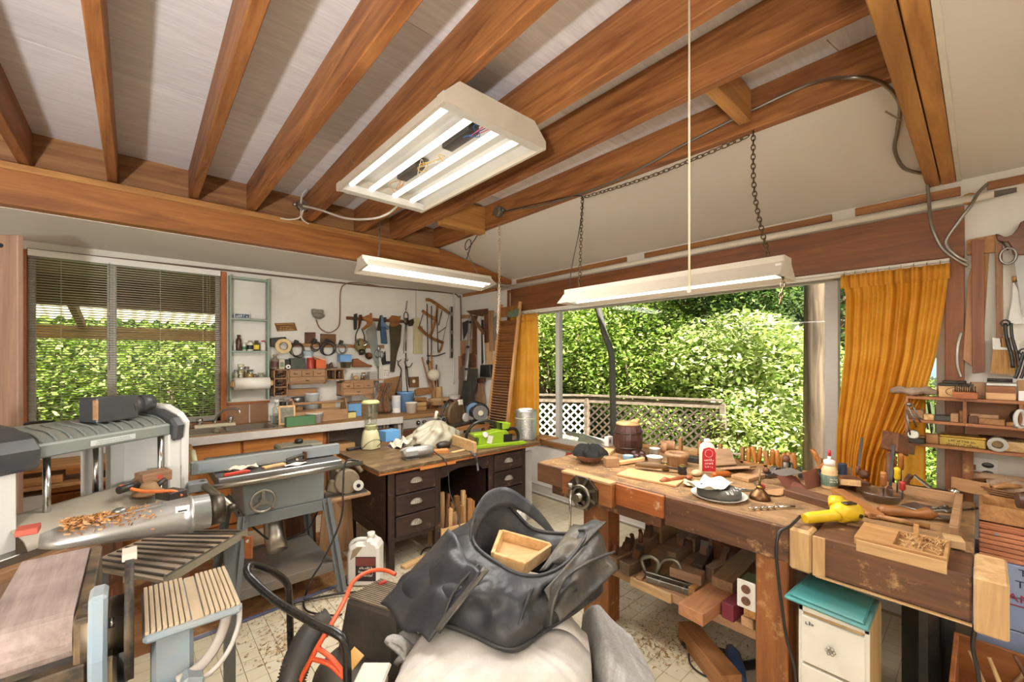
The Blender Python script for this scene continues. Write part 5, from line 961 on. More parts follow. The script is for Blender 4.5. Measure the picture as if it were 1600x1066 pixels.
# bench grinder and cut-off saw behind the desk on a stand
gz=.79
gt=T('grinder_stand','low wooden stand behind the desk carrying the grinder','stand',(2.83,4.08,0)); MB().bb(-.28,-.22,gz - .04,.27,.22,gz).build('top',OAK,gt,bev=.003)
for sx in (-1,1):
    for sy in (-1,1): MB().bb(sx*.23 - .03,sy*.18 - .03,0,sx*.23+.03,sy*.18+.03,gz - .04).build('leg',OAKZ,gt)
g=T('bench_grinder','grey bench grinder with a blue and a grey wheel','grinder',(3.0,3.98,gz+.001),R(-112)); MB().bb(-.09,-.07,0,.09,.07,.03).build('base',BLKS,g,bev=.004); MB().cyl((-.11,0,.12),(.11,0,.12),.068,n=18).build('motor',BLK,g); MB().bb(-.04,-.03,.02,.04,.03,.1).build('neck',BLKS,g)
for s_,mt in ((-1,paint('#6f93b4',.7,.2)),(1,paint('#6d6b66',.8,.2))):
    MB().cyl((s_*.135,0,.14),(s_*.165,0,.14),.088,n=26).build('wheel',mt,g); MB().cyl((s_*.165,0,.14),(s_*.178,0,.14),.03,n=16).build('flange',paint('#d2c7ac',.5),g)
    MB().tube([(s_*.15,.10*cos(a),.14+.10*sin(a)) for a in [pi*k/8 for k in range(-1,7)]],.012,6).build('wheel_guard',BLKS,g)
g=T('mitre_saw','dusty brown cut off saw with a white disc behind the plastic bag','saw',(2.72,4.02,gz - .03),R(20)); MB().bb(-.16,-.12,0.031,.16,.12,.06).build('base',BLK,g,bev=.004); MB().rings([[Vector((.15*q*cos(a),yy,.16+.15*q*sin(a))) for a in [2*pi*k/26 for k in range(26)]] for q,yy in ((.9,-.03),(1,-.02),(1,.02),(.9,.03))],True).build('blade_guard',paint('#5a4630',.5,.5,'#8a7450',ds=7),g); MB().cyl((.12,-.05,.11),(.12,-.075,.11),.05,n=18).build('disc',paint('#c8c4ba',.5,.2),g); MB().tube(smooth_path([(.0,0,.28),(-.10,0,.33),(-.2,0,.26),(-.26,0,.15)],5),.012,8).build('handle',BLKS,g); MB().box((.06,-.03,.29),(.07,.03,.06)).build('switch_box',paint('#d8d9c4',.5),g,bev=.004); MB().tube(smooth_path([(.09,-.03,.3),(.16,-.02,.27),(.2,0,.16),(.22,0,.06)],4),.008,6).build('arm',DKM,g)
# ---------------------------------------------------------------- under and around the desk
t=T('offcut_bin','open wooden crate of offcuts in the desk kneehole','crate',at(724,856,z=.001)+Vector((0,.12,0)),R(-6))
for a,b,c,d in ((-.19,-.13,.19,-.118),(-.19,.118,.19,.13),(-.19,-.118,-.178,.118),(.178,-.118,.19,.118)): MB().bb(a,b,.0,c,d,.20).build('side_board',PINE,t,bev=.001)
MB().bb(-.18,-.12,.001,.18,.12,.01).build('bottom_board',PINE,t); bx_,by_=t.location.x,t.location.y
for k in range(14):
    random.seed(70+k); x=-.145+.048*(k % 7); y=-.06+.11*(k//7); h=random.uniform(.26,.46)
    m_=(PINEZ,TANZ,WALZ,OAKZ)[random.randrange(4)]; lbl=['short pale','tall tan','narrow brown','wide pine','dark edged','split pale','square tan','slim pine','knotty brown','thick pale','angled tan','thin oak','rough brown','corner pine'][k]
    thing('wood_offcut',lbl+' offcut standing in the kneehole crate','offcut',MB().bar((0,0,0),(random.uniform(-.03,.06),random.uniform(-.03,.02),h),.03+.012*(k % 2),.022+.01*(k % 3)),m_,(bx_+x,by_+y,.014),R(-6),'offcuts in the kneehole crate',.001)
def jug(label,loc,rz,h,mat,lab):
    t=T('plastic_jug',label,'jug',loc,rz); w_,d=.10,.065; s_=h/.30
    m=MB()
    prof=[(-.10,0),(.10,0),(.10,.235),(.085,.262),(.06,.275),(.055,.29),(.015,.29),(.01,.262),(-.045,.262),(-.085,.235),(-.10,.19)]
    m.prism([(a*s_,b*s_) for a,b in prof],d*1.7*s_); m.build('body',mat,t,bev=.014*s_)
    MB().tube(smooth_path([(-.088*s_,0,.17*s_),(-.093*s_,0,.235*s_),(-.05*s_,0,.27*s_),(.02*s_,0,.275*s_)],5),.012*s_,8).build('handle',mat,t)
    MB().prism([(-.075*s_,.165*s_),(-.06*s_,.225*s_),(-.03*s_,.245*s_),(.0,.245*s_),(-.04*s_,.19*s_)],d*1.74*s_).build('handle_opening',paint('#9c8b70',.7),t)
    MB().cyl((.035*s_,0,.285*s_),(.035*s_,0,.315*s_),.023*s_,n=16).build('cap',LIDW,t)
    if lab: q=MB().box((.02*s_,-d*.855*s_,.11*s_),(.125*s_,.002,.15*s_)).build('paper_label',paint('#2c2428',.5),t); MB().box((.02*s_,-d*.87*s_,.155*s_),(.12*s_,.002,.05*s_)).build('label_band',paint('#7a3a34',.5),q); scrawl('label_text',3,.10*s_,.015*s_,paint('#e2dccc',.5),q,(.02*s_,-d*.89*s_,.095*s_),(R(90),0,0),4)
    return t
jug('white plastic jug with dark printed label standing by the table saw',at(560,914,z=.005)+Vector((.05,.0,0)),R(-42),.33,paint('#e4e0d8',.45,.15),True); jug('small translucent jug on the floor beside the desk pedestal',Vector((2.47,2.70,.001)),R(-30),.24,paint('#d6d2c6',.35,.2),False)
block('dropped_offcut','tan board offcut lying on the floor under the desk','offcut',at(648,880,z=.002),(.22,.06,.02),PINE,R(10)); thing('leaning_plywood','tan plywood panel leaning between the saw and the desk','panel',MB().prism([(-.13,0),(.15,0),(.15,.52),(.0,.55),(-.06,.50)],.014,(0,0,0)),TANZ,(1.175,3.42,.006),0,bev=.001,rot=(R(-8),0,0)); block('low_box','grey white upright board at the end of the desk','board',(2.82,2.93,.0),(.09,.03,.66),paint('#b9b6b0',.6,.3))
# red and yellow clamps hung on the wall below the window
for k in range(9):
    q=Vector((XW - .06,2.86 - .085*k,.47)); t=T('bar_clamp',['red handled pistol','yellow jawed bar','tan wooden','black bar','grey steel bar','silver bar','dusty brown','small red','dark blue'][k]+' clamp hanging under the window sill','clamp',q,0,'clamps under the window sill')
    c_=['#a8322c','#d09a3a','#b98a54','#2b2926','#8a8884','#a9a8a2','#7a5f48','#a04038','#3a4a60'][k]
    MB().tube(smooth_path([(0,0,.07),(-.05,0,.09),(-.13,0,.04),(-.15,0,-.06),(-.12,0,-.13)],5),.017,8,flat=1.2).build('jaw',paint(c_,.45,.25),t); MB().cyl((-.02,0,.06),(-.20,-.02,-.22),.006,n=6).build('bar',DKM,t); MB().bb(-.02,-.02,-.01,.055,.02,.09).build('head',paint(c_,.45,.3),t,bev=.006)
thing('clamp_rail','wooden rail under the window sill where the clamps hang','rail',MB().bb(-.012,-.85,0,.012,.12,.05),TANY,(XW - .014,2.86,.50),bev=.002)
# ================================================================ table saw
GRY=paint('#7d8384',.45,.3,'#8a7a62',ds=5); GRYT=metal('#8f9192',.45,.5,'#7d6c54'); GRS=paint('#6f767a',.5,.35,'#8a7a62',ds=6)
ts=T('table_saw','grey table saw on a splayed sheet steel stand with handwheel','table saw',(.70,3.16,.005)); ox,oy=.70,3.16
def sb_(x0,y0,z0,x1,y1,z1): return MB().bb(x0 - ox,y0 - oy,z0,x1 - ox,y1 - oy,z1)
sb_(.345,2.885,.80,1.04,3.56,.865).build('table_top',GRYT,ts,bev=.006); MB().prism([(-.215,.60),(.24,.60),(.245,.80),(-.225,.80)],.48,(0,.02,0)).build('cabinet',GRY,ts,bev=.006)
m=MB().bb(-.225,-.235,.535,.25,-.225,.605).bb(-.225,.26,.535,.25,.27,.605).bb(-.225,-.235,.535,-.215,.27,.605).bb(.24,-.235,.535,.25,.27,.605); m.build('stand_rail',GRS,ts,bev=.002)
for sx,x0_ in ((-1,-.225),(1,.25)):
    for sy,y0_ in ((-1,-.235),(1,.27)):
        top=Vector((x0_,y0_,.61)); bot=Vector((x0_+sx*.075,y0_+sy*.09,0.0)); 
        MB().bar(top,bot,.055,.006,up=(0,1,0)).bar(top,bot,.006,.055,up=(0,1,0)).build('leg',GRS,ts)
        MB().cyl(top+Vector((0,sy*.004,-.03)),top+Vector((0,sy*.012,-.03)),.008,n=8).build('bolt',CHR,ts)
MB().bb(-.26,-.29,.18,.29,.32,.186).bb(-.26,-.295,.14,.29,-.288,.20).bb(-.26,.318,.14,.29,.325,.20).build('lower_shelf',paint('#6d6a64',.6,.7,'#94714a',ds=3),ts,bev=.002)
c=Vector((-.13,-.255,.69)); M=eul(90,0,0); hwm=metal('#a9a79f',.4,.3)
wh=MB().torus(c+Vector((0,-.02,0)),.064,.0085,M,26,8).build('handwheel',hwm,ts); MB().cyl(c+Vector((0,.02,0)),c+Vector((0,-.035,0)),.018,n=14).build('hub',hwm,wh)
for k in range(3): a=pi/2+k*2*pi/3; MB().bar(c+Vector((0,-.022,0)),c+Vector((.062*cos(a),-.022,.062*sin(a))),.012,.016).build('spoke',hwm,wh)
MB().cyl(c+Vector((.045,-.02,-.045)),c+Vector((.045,-.055,-.045)),.007,n=8).build('crank_handle',CHR,wh)
fz=.872; sb_(.235,3.035,fz,1.075,3.085,fz+.072).build('rip_fence',paint('#7f878a',.45,.4,'#93835f',ds=4),ts,bev=.003); MB().cyl((.24 - ox,2.845 - oy,.83),(1.16 - ox,2.845 - oy,.83),.017,n=14).build('guide_rail',metal('#b0aca2',.3,.3),ts)
MB().cyl((.27 - ox,2.86 - oy,.86),(.36 - ox,2.56 - oy,.79),.021,.018,12).build('lock_lever',metal('#9c9682',.4,.3),ts); MB().ball((.365 - ox,2.545 - oy,.787),.022,10,8).build('lever_end',DKM,ts)
MB().box((.25 - ox,2.86 - oy,.85),(.09,.09,.05)).build('rail_bracket',GRS,ts,bev=.005); MB().bb(-.45,.20,.82,.0,.30,.865).build('extension_wing',paint('#a09f80',.5,.4,'#7f7a60',ds=4),ts,bev=.004); MB().cyl((-.42,.2,.88),(-.42,.33,.93),.016,n=10).build('post',paint('#b9b892',.5,.2),ts)
MB().tube([(-.03,-.02,.60),(-.03,-.05,.50),(-.03,-.10,.40),(-.03,-.16,.32)],[.055,.055,.06,.062],18,cap=False).build('dust_tube',metal('#b8b2a6',.35,.4),ts,solid=.003)
cable('black cable sagging under the table saw',[at(372,800,d=2.6),at(400,828,d=2.62),at(428,846,d=2.7),at(460,838,d=2.9),at(485,822,d=3.0),at(500,790,d=3.05)],.006,BLKS,'saw_cable')
cable('long black power cord from the saw running across the floor',[at(560,720,d=2.8),at(540,722,d=2.75),at(536,760,d=2.72),at(533,810,d=2.68),at(508,870,d=2.6),at(487,905,d=2.55),at(478,928,z=.014),at(474,945,z=.014),at(484,957,z=.014),at(520,962,z=.014),at(535,960,z=.014)],.006,BLKS,'power_cord','cord')
cable('black cord lying on the floor toward the shop vacuum',[at(455,944,z=.02),at(490,935,z=.02),at(530,928,z=.02),at(560,925,z=.02)],.007,BLKS,'power_cord','cord')
t=T('motor_cover','dusty grey motor cover with a black knob behind the saw fence','cover',(.98,3.68,.62)); MB().bb(-.16,-.10,0,.16,.10,.25).build('cover',paint('#77715f',.6,.4),t,bev=.012); MB().lathe([(.03,.25),(.032,.275),(.02,.285),(.001,.286)],n=14).build('knob',BLKS,t)
block('support_post','wooden post block carrying the motor cover','block',(.98,3.68,.006),(.22,.14,.612),WALZ)
SZ=.8705
def ons(px,py): return at(px,py,z=SZ)
t=T('utility_knife','red handled utility knife lying on the saw table','knife',ons(371,741),R(6)); MB().prism([(-.07,0),(.05,0),(.07,.008),(.05,.018),(-.07,.016)],.018).build('handle',paint('#c8402a',.4),t,bev=.003); MB().bb(-.11,-.001,.004,-.06,.001,.014).build('blade',STEEL,t)
thing('paper_scrap','crumpled white paper scrap on the saw table','paper',MB().grid(lambda u,v: Vector(((u - .5)*.16,(v - .5)*.07,.018+.008*sin(11*u+5*v)+.006*sin(17*v))),14,8),paint('#ddd0bc',.8,.2),ons(378,735),R(10),solid=.001)
block('pale_batten','flat pale batten lying on the saw table','batten',ons(430,729),(.13,.045,.012),PINE,R(12)); t=T('spray_gun','black spring clamp lying on the saw table','clamp',ons(460,724),R(8)); MB().bb(-.06,-.015,0,.06,.015,.018).build('lower_arm',BLK,t,bev=.003); MB().bar((-.06,0,.03),(.06,0,.048),.024,.016).build('upper_arm',BLK,t,bev=.003); MB().box((.055,0,.035),(.018,.03,.06)).build('jaw',RUST,t,bev=.002); MB().cyl((0,-.018,.026),(0,.018,.026),.009,n=8).build('pivot',CHR,t)
thing('white_cloth_scrap','white cloth scrap under the spring clamp','cloth',MB().grid(lambda u,v: Vector(((u - .5)*.14,(v - .5)*.06,.008+.004*sin(9*u+3*v))),12,6),paint('#e6ddd0',.9),ons(462,727),R(4),solid=.001); t=T('brass_fitting','small dark brass fitting on the saw table corner','fitting',ons(489,716)); MB().cyl((-.03,0,.014),(.03,0,.014),.013,n=10).build('body',BLK,t); MB().cyl((-.02,.0,.0),(-.02,0,.04),.008,n=8).build('stem',BRS,t)
# circular saw parked between saw and desk
csd=at(541,772,d=2.95); sh_=T('small_shelf','narrow wooden bracket shelf between the saw and the desk','shelf',csd+Vector((.02,.06,-.03))); MB().bb(-.14,-.10,0,.14,.10,.02).build('board',TAN,sh_,bev=.002); MB().prism([(-.08,0),(.08,0),(.0,-.12)],.02,(0,.06,0),'xz').build('bracket',TAN,sh_)
t=T('circular_saw','dusty portable circular saw parked beside the desk','saw',csd+Vector((.02,.05,-.008)),R(-10)); DST=paint('#7d6f58',.6,.6,'#4a4238',ds=9)
MB().bb(-.14,-.07,0,.13,.06,.006).build('base_plate',STEEL,t); MB().rings([[Vector((.085*q*cos(a),yy,.085+.085*q*sin(a))) for a in [2*pi*k/22 for k in range(22)]] for q,yy in ((.92,-.045),(1,-.035),(1,.0),(.92,.01))],True).build('blade_guard',DST,t); MB().cyl((.02,.01,.10),(.02,.10,.10),.05,n=16).build('motor',DST,t); MB().cyl((.07,-.045,.055),(.07,-.06,.055),.036,n=18).build('dust_cap',paint('#c9c6bc',.5,.2),t); MB().cyl((.07,-.06,.055),(.07,-.064,.055),.014,n=12).build('hub',BLKS,t)
MB().tube(smooth_path([(-.06,.02,.15),(-.02,.03,.20),(.06,.03,.19),(.11,.03,.13)],5),.016,8).build('handle',DST,t); MB().box((-.09,-.0,.06),(.08,.05,.08),eul(0,20,0)).build('gear_case',DST,t,bev=.008)
# ================================================================ the planer by the sink
WHT=paint('#c9c8c2',.45,.2,'#a09a88'); PGR=paint('#727a75',.45,.5,'#8f826c',ds=4); PDK=paint('#33373a',.4,.35,'#6d6252',ds=6)
P0=at(58.6,697,d=1.65); P1=at(267,663,d=2.2); e1=(P1 - P0); e1.z=0; LP=e1.length; ang=math.atan2(e1.y,e1.x)
TB=.80     # table height under the planer
ps=T('planer_stand','dark wooden stand carrying the thickness planer','stand',(P0.x,P0.y,0),ang)
MB().bb(-.32,-.10,TB - .04,LP+.10,.50,TB).build('top',wood('#6a4a2e','#8f6a48','x',1,.7),ps,bev=.003)
for x in (-.28,LP+.04):
    for y in (.02,.44): MB().bb(x,y - .03,0,x+.06,y+.03,TB - .04).build('leg',WALZ,ps,bev=.003)
MB().bb(-.25,.40,.30,LP+.06,.42,.34).build('rail',WAL,ps)
pl=T('thickness_planer','large grey and white thickness planer with ribbed hood','planer',(P0.x,P0.y,TB),ang); Z=lambda z: z - TB
hz0,hz1=Z(1.155),Z(1.21)
MB().prism([(0,hz0),(0,hz1),(.10,hz1+.035),(.24,hz1+.055),(.30,hz1+.04),(.30,hz0)],LP,(LP/2,0,0),'yz').build('hood',PGR,pl,bev=.006)
lab_=MB().box((LP*.50,-.002,(hz0+hz1)/2 - .002),(LP*.34,.003,.024)).build('badge',paint('#b9bcb8',.4),pl); scrawl('badge_text',2,LP*.28,.006,paint('#8f9490',.4),lab_,(LP*.5,-.004,(hz0+hz1)/2 - .002),(R(90),0,0),5)
for k in range(11): x=.02+(LP - .04)*k/10; MB().tube(smooth_path([(x,.012,hz1+.006),(x+.012,.05,hz1+.022),(x+.02,.10,hz1+.037),(x+.024,.20,hz1+.051)],4),.005,5).build('hood_rib',PGR,pl)
def cap(x0,x1,name,mat): MB().prism([(-.02,hz0 - .035),(-.03,hz1 - .01),(.0,hz1+.03),(.09,hz1+.07),(.2,hz1+.085),(.29,hz1+.06),(.33,hz1+.0),(.33,hz0 - .03)],abs(x1 - x0),((x0+x1)/2,0,0),'yz').build(name,mat,pl,bev=.012)
cap(LP,LP+.06,'end_cap',PDK); cap(-.16,.0,'end_cap',PDK)
def side(x0,x1): MB().prism([(-.01,Z(.81)),(-.015,hz0+.0),(-.02,hz1 - .0),(.02,hz1+.05),(.10,hz1+.092),(.2,hz1+.10),(.30,hz1+.07),(.335,hz1),(.32,Z(.81))],abs(x1 - x0),((x0+x1)/2,0,0),'yz').build('side_cover',WHT,pl,bev=.01)
side(LP+.058,LP+.10); side(-.21,-.158)
for x0,x1 in ((-.155,-.06),(LP - .01,LP+.06)): MB().bb(x0,.0,Z(.82),x1,.30,hz0).build('column',WHT,pl,bev=.006)
for x,y in ((LP - .03,.03),(LP - .20,.20),(.07,.06)): MB().cyl((x,y,0),(x,y,hz0),.012,n=12).build('guide_post',CHR,pl)
MB().bb(LP*.66,.27,Z(.82),LP*.8,.30,hz0).bb(LP*.86,.27,Z(.82),LP,.30,hz0).build('back_plate',WHT,pl); MB().bb(-.16,-.06,0,LP+.05,.40,.03).build('bed',metal('#9a9790',.4,.4),pl,bev=.003)
MB().grid(lambda u,v: Vector((-.08+(LP+.0)*u,-.08+.20*v,.035+.12*(v**.5)*(1 - .25*v))),4,10).build('roller_cover',paint('#938b7c',.5,.5,'#6a6050',ds=5),pl,solid=.008)
dp=at(206,655,d=2.05); q=rotz(-ang) @ (dp - Vector(pl.location)); pt=MB().bb(q.x - .13,q.y+.03,hz1+.045,q.x+.06,q.y+.13,hz1+.16).build('dust_port',PDK,pl,bev=.005); MB().cyl((q.x+.04,q.y+.08,hz1+.10),(q.x+.10,q.y+.08,hz1+.11),.055,.042,18).cyl((q.x+.10,q.y+.08,hz1+.11),(q.x+.16,q.y+.08,hz1+.112),.042,.042,18).build('port_pipe',PDK,pt)
MB().bb(q.x - .132,q.y+.028,hz1+.06,q.x - .125,q.y+.05,hz1+.15).build('worn_corner',TAN,pt)
# things on the planer bed
def C2(px,py,z): return at(px,py,z=z)
t=T('dust_chute','galvanised sheet metal dust chute lying across the planer bed','duct',(0,0,0)); a=at(326,798,d=1.75); b=at(62,846,d=1.42); t.location=b; o=b.copy(); GAL=paint('#b9bab8',.34,.35,'#8f7d62',metal=.75,ds=4)
ax=(a - b).normalized(); up=Vector((0,0,1)); sd_=ax.cross(up).normalized(); rs=[]
for f_,rw,rh in ((0,.05,.02),(.1,.085,.032),(.35,.085,.045),(.62,.075,.058),(.8,.07,.066),(.86,.070,.068),(.862,.074,.072),(.88,.074,.072),(.882,.070,.068),(1.0,.070,.068)):
    c=ax*((a - b).length*f_); rs.append([c+sd_*(rw*cos(2*pi*k/26))+up*(rh*sin(2*pi*k/26)) for k in range(26)])
MB().rings(rs,False).build('duct',GAL,t,solid=.002); MB().cyl(ax*(a - b).length*1.0,ax*((a - b).length+.05),.062,.058,20,cap=False).build('collar',DKM,t,solid=.002)
f_=.80; c=ax*((a - b).length*.8); pz=c+sd_*.062+up*.03; lb=MB().bar(pz - ax*.022,pz+ax*.022,.003,.05,up=(up*.86 - sd_*-.0)).build('sticker',paint('#e6e6e2',.5),t)
for sgn in (-1,1): MB().bar(pz - ax*.014+up*.006*sgn+sd_*.002,pz+ax*.014+up*.006*sgn+sd_*.002,.002,.005).build('sticker_bar',BLKS,t)
random.seed(9); sv=MB()
for k in range(1400):
    f_=random.uniform(.12,.66); w_=random.gauss(0,.03); c=ax*((a - b).length*f_)+sd_*w_+up*(.052 - abs(w_)*.35+random.random()*.006); L_=random.uniform(.006,.018); d_=Vector((random.uniform(-1,1),random.uniform(-1,1),random.uniform(-.2,.3))).normalized(); n_=d_.orthogonal().normalized()*.003
    sv.add([c - n_,c+d_*L_ - n_+up*.003,c+d_*L_+n_+up*.003,c+n_],[(0,1,2,3)])
tag(sv.build('wood_shavings',leafy('shavings',['#7a4a24','#a8703a','#c8965c','#dcb482'],.2),t),kind='stuff'); MB().lathe([(.02,0),(.02,.008),(.012,.014)],ax*((a - b).length*.42)+up*.055,14).build('bolt',STEEL,t); MB().bar(ax*.12*(a - b).length+up*.04,ax*.68*(a - b).length+up*.062,.05,.004,up=up).build('slide_plate',GAL,t)
c=Vector((o.x,o.y,o.z))+ax*((a - b).length*.62)+sd_*-.10
cable('orange extension cord with black plug on the planer bed',[at(188,760,d=1.95),at(205,764,d=1.95),at(225,768,d=1.95),at(250,768,d=1.95),at(272,768,d=1.98),at(284,775,d=2.0)],.008,paint('#d9743a',.5),'extension_cord','cord'); t=T('cord_plug','black rubber plug of the orange cord on the planer bed','plug',at(200,762,d=1.95)); MB().cyl((-.03,-.03,0),(.035,.03,.0),.018,.014,12).build('body',BLKS,t); MB().box((.1,.09,.012),(.05,.03,.02)).build('tag',paint('#a8382c',.5),t)
block('cedar_offcut','rough brown offcut at the back of the planer bed','offcut',at(240,752,d=2.1),(.12,.09,.05),wood('#6a4a34','#8f6c50','x',2),R(20)); block('red_wedge','red painted wooden wedge by the planer column','wedge',at(44,833,d=1.35),(.05,.06,.02),paint('#a84c3a',.6,.3)); block('dark_offcut','dark offcut block beside the orange cord','offcut',at(268,778,d=2.0),(.08,.10,.035),BLK,R(30))
t=T('router_base','dusty router base plate behind the orange cord','tool',at(232,772,d=2.02),R(15)); MB().lathe([(.06,0),(.062,.01),(.045,.02),(.03,.05),(.02,.055)],n=16).build('base',paint('#8a6a48',.7,.5),t); MB().cyl((.03,0,.03),(.07,.02,.05),.012,n=8).build('grip',BLK,t)
t=T('hose_end','grey curved hose end beside the planer offcut','hose',at(222,768,d=2.12)); MB().torus((0,0,.03),.04,.014,eul(90,0,20),14,8).build('hose',paint('#6d6860',.6,.3),t)
# board cabinet behind the planer and post at the picture edge
cb=T('board_post','brown board post standing beside the sink window','post',at(-18,800,d=2.35)); cb.location.z=0; MB().box((0,0,1.12),(.36,.03,2.24),rotz(math.atan2(RGT.y,RGT.x))).build('panel',wood('#8a6a56','#ab8a74','z',.6,.65),cb,bev=.003)
MB().cyl(RGT*.09+FWD*-.02+Vector((0,0,2.18)),RGT*.09+FWD*-.012+Vector((0,0,2.18)),.012,n=10).build('knot_hole',BLKS,cb)
t=T('yellow_tool_case','yellow plastic tool case behind the planer hood','tool case',at(64,676,d=2.75)); t.location.z=.908; MB().bb(-.16,-.08,0,.12,.08,.145).build('body',paint('#d8a62a',.45,.2),t,bev=.01); MB().tube(smooth_path([(-.09,0,.14),(-.08,0,.18),(.05,0,.18),(.06,0,.14)],4),.01,6).build('handle',BLKS,t)
t.location=(at(64,660,y=4.5).x,4.55,CT+.001)
# open shelves under the counter beside the planer, seen below the hood
t=T('lumber_rack','brown lumber rack seen under the planer hood','rack',(-.30,4.02,0)); 
for z in (.50,.74,.86): MB().bb(-.62,-.14,z,.62,.14,z+.02).build('shelf_board',OAK,t)
for x in (-.60,.10,.60): MB().bb(x - .02,-.14,0,x+.02,.14,.86).build('upright',OAKZ,t)
for k,(x,z,L_,m_) in enumerate(((-.30,.762,.5,OAK),(-.20,.522,.6,TAN),(.30,.762,.3,WAL),(-.35,.60,.45,paint('#c8c0b2',.7,.3)),(.35,.522,.3,TAN))):
    block('rack_board',['thick oak plank on the lumber rack','long tan plank low on the lumber rack','dark short board on the lumber rack','white painted board on the lumber rack','stacked tan board end on the lumber rack'][k],'board',(-.30+x,4.0,z),(L_,.18,.05 if k !=3 else .1),m_,0,group='boards on the lumber rack')
# ribbed steel tray
c4=[at(385,832,z=.78),at(258,908,z=.78),at(128,884,z=.78),at(246,832,z=.78)]
tr=T('ribbed_tray','ribbed steel roller table covered in shavings beside the sander','table',Vector(((c4[0]+c4[2])/2))); o=Vector(tr.location); q=[p_ - o for p_ in c4]
MB().add([p_+Vector((0,0,-.012)) for p_ in q]+[p_+Vector((0,0,0)) for p_ in q],[(3,2,1,0),(4,5,6,7),(0,1,5,4),(1,2,6,5),(2,3,7,6),(3,0,4,7)]).build('plate',paint('#8d8070',.5,.6,'#b3946c',ds=5),tr)
for k in range(9): f_=(k+.5)/9; a_,b_=q[0].lerp(q[1],f_),q[3].lerp(q[2],f_); MB().bar(a_.lerp(b_,.06)+Vector((0,0,.004)),a_.lerp(b_,.97)+Vector((0,0,.001)),.010,.008).build('rib',paint('#3a3733',.4,.5,'#8a7458',ds=9),tr,bev=.003)
MB().bar(q[0],q[1],.014,.03).build('rim',metal('#b4b2ac',.25,.2),tr); MB().bar(q[0],q[3],.014,.02).build('rim',metal('#8d8880',.35,.4),tr)
for p_ in (q[0].lerp(q[2],.12),q[1].lerp(q[3],.15),q[2].lerp(q[0],.1),q[3].lerp(q[1],.1)): MB().bb(p_.x - .02,p_.y - .02,-.78,p_.x+.02,p_.y+.02,-.012).build('leg',GRS,tr)
t=T('leather_tab','tan leather tag hanging at the corner of the ribbed tray','tag',at(388,838,d=1.86)); MB().prism([(-.02,0),(.02,.0),(.018,-.10),(-.016,-.10)],.006,(0,0,0),rot=rotz(math.atan2(RGT.y,RGT.x))).build('strip',wood('#8a4f28','#b06a3a','z',1),t,bev=.002); MB().cyl(FWD*-.008+Vector((0,0,-.02)),FWD*.008+Vector((0,0,-.02)),.007,n=8).build('rivet',CHR,t)
# ================================================================ belt and disc sander
BLU=paint('#8799a6',.45,.4,'#c2a878',ds=5); SBLK=paint('#2f2b27',.5,.6,'#b39468',ds=5); CAST=metal('#8d877c',.4,.5,'#b5966a')
bs=T('belt_sander','blue grey belt and disc sander with a grooved cast table','sander',(-.11,1.58,.42)); ox,oy,oz=-.11,1.58,.42
def q_(x0,y0,z0,x1,y1,z1): return MB().bb(x0 - ox,y0 - oy,z0 - oz,x1 - ox,y1 - oy,z1 - oz)
pr=[]; r_=.055
for k in range(9): a=pi/2+pi*k/8; pr.append((1.505 - oy+r_*cos(a),.872 - oz+r_*sin(a)))
for k in range(9): a=-pi/2+pi*k/8; pr.append((1.96 - oy+r_*cos(a),.872 - oz+r_*sin(a)))
MB().prism(pr,.148,(-.188 - ox,0,0),'yz').build('sanding_belt',cloth('#a89890','#7d6d68',.95,30.0,.3,0,(1,.06,1)),bs)
q_(-.262,1.47,.80,-.112,1.97,.868).build('belt_platen',SBLK,bs,bev=.003); q_(-.113,1.45,.74,-.085,1.98,.922).build('side_plate',SBLK,bs,bev=.004); q_(-.30,1.44,.72,-.09,1.9,.815).build('frame',SBLK,bs,bev=.004)
q_(-.085,1.40,.66,-.035,1.62,.83).build('bearing_block',CAST,bs,bev=.008); MB().cyl((-.10 - ox,1.5 - oy,.86 - oz),(-.02 - ox,1.5 - oy,.86 - oz),.07,n=20).build('drum',CAST,bs)
MB().prism([(-.20,.42),(-.17,.56),(-.09,.56),(-.10,.42),(-.13,.30),(-.19,.30)],.034,(-.068 - ox,0,0),'yz').build('belt_arm',BLU,bs,bev=.008); MB().cyl((-.05 - ox,1.43 - oy,.90 - oz),(-.04 - ox,1.43 - oy,.90 - oz),.012,n=10).build('arm_bolt',CHR,bs)
q_(-.36,1.22,.44,-.02,1.80,.72).build('base',BLU,bs,bev=.015); q_(-.36,1.20,.715,-.03,1.42,.728).build('base_ledge',paint('#b39a74',.6,.4),bs)
MB().cyl((-.022 - ox,1.53 - oy,.86 - oz),(-.004 - ox,1.53 - oy,.86 - oz),.152,n=40).build('sanding_disc',paint('#23201e',.6,.5,'#9c8460',metal=.2,ds=7),bs); MB().box((-.013 - ox,1.53 - oy+.02,1.018 - oz),(.03,.05,.02)).build('disc_guard_tip',paint('#c8beb0',.6,.3),bs)
tb=MB().bb(.012 - ox,1.40 - oy,.828 - oz,.226 - ox,1.69 - oy,.852 - oz).build('table',BLU,bs,bev=.008)
TT=paint('#b8a588',.55,.4,'#8f7c60',ds=6)
for x0,n_ in ((.016,8),(.140,7)):
    for k in range(n_): MB().bb(x0 - ox+k*.0118,1.403 - oy,.852 - oz,x0 - ox+k*.0118+.0095,1.687 - oy,.86 - oz).build('table_rib',TT,tb,bev=.0015)
MB().bb(.112 - ox,1.403 - oy,.8515 - oz,.137 - ox,1.687 - oy,.854 - oz).build('mitre_slot',TT,tb)
arc=[(.20,1.50,.83),(.195,1.48,.78),(.17,1.46,.73),(.13,1.44,.70),(.08,1.43,.69)]
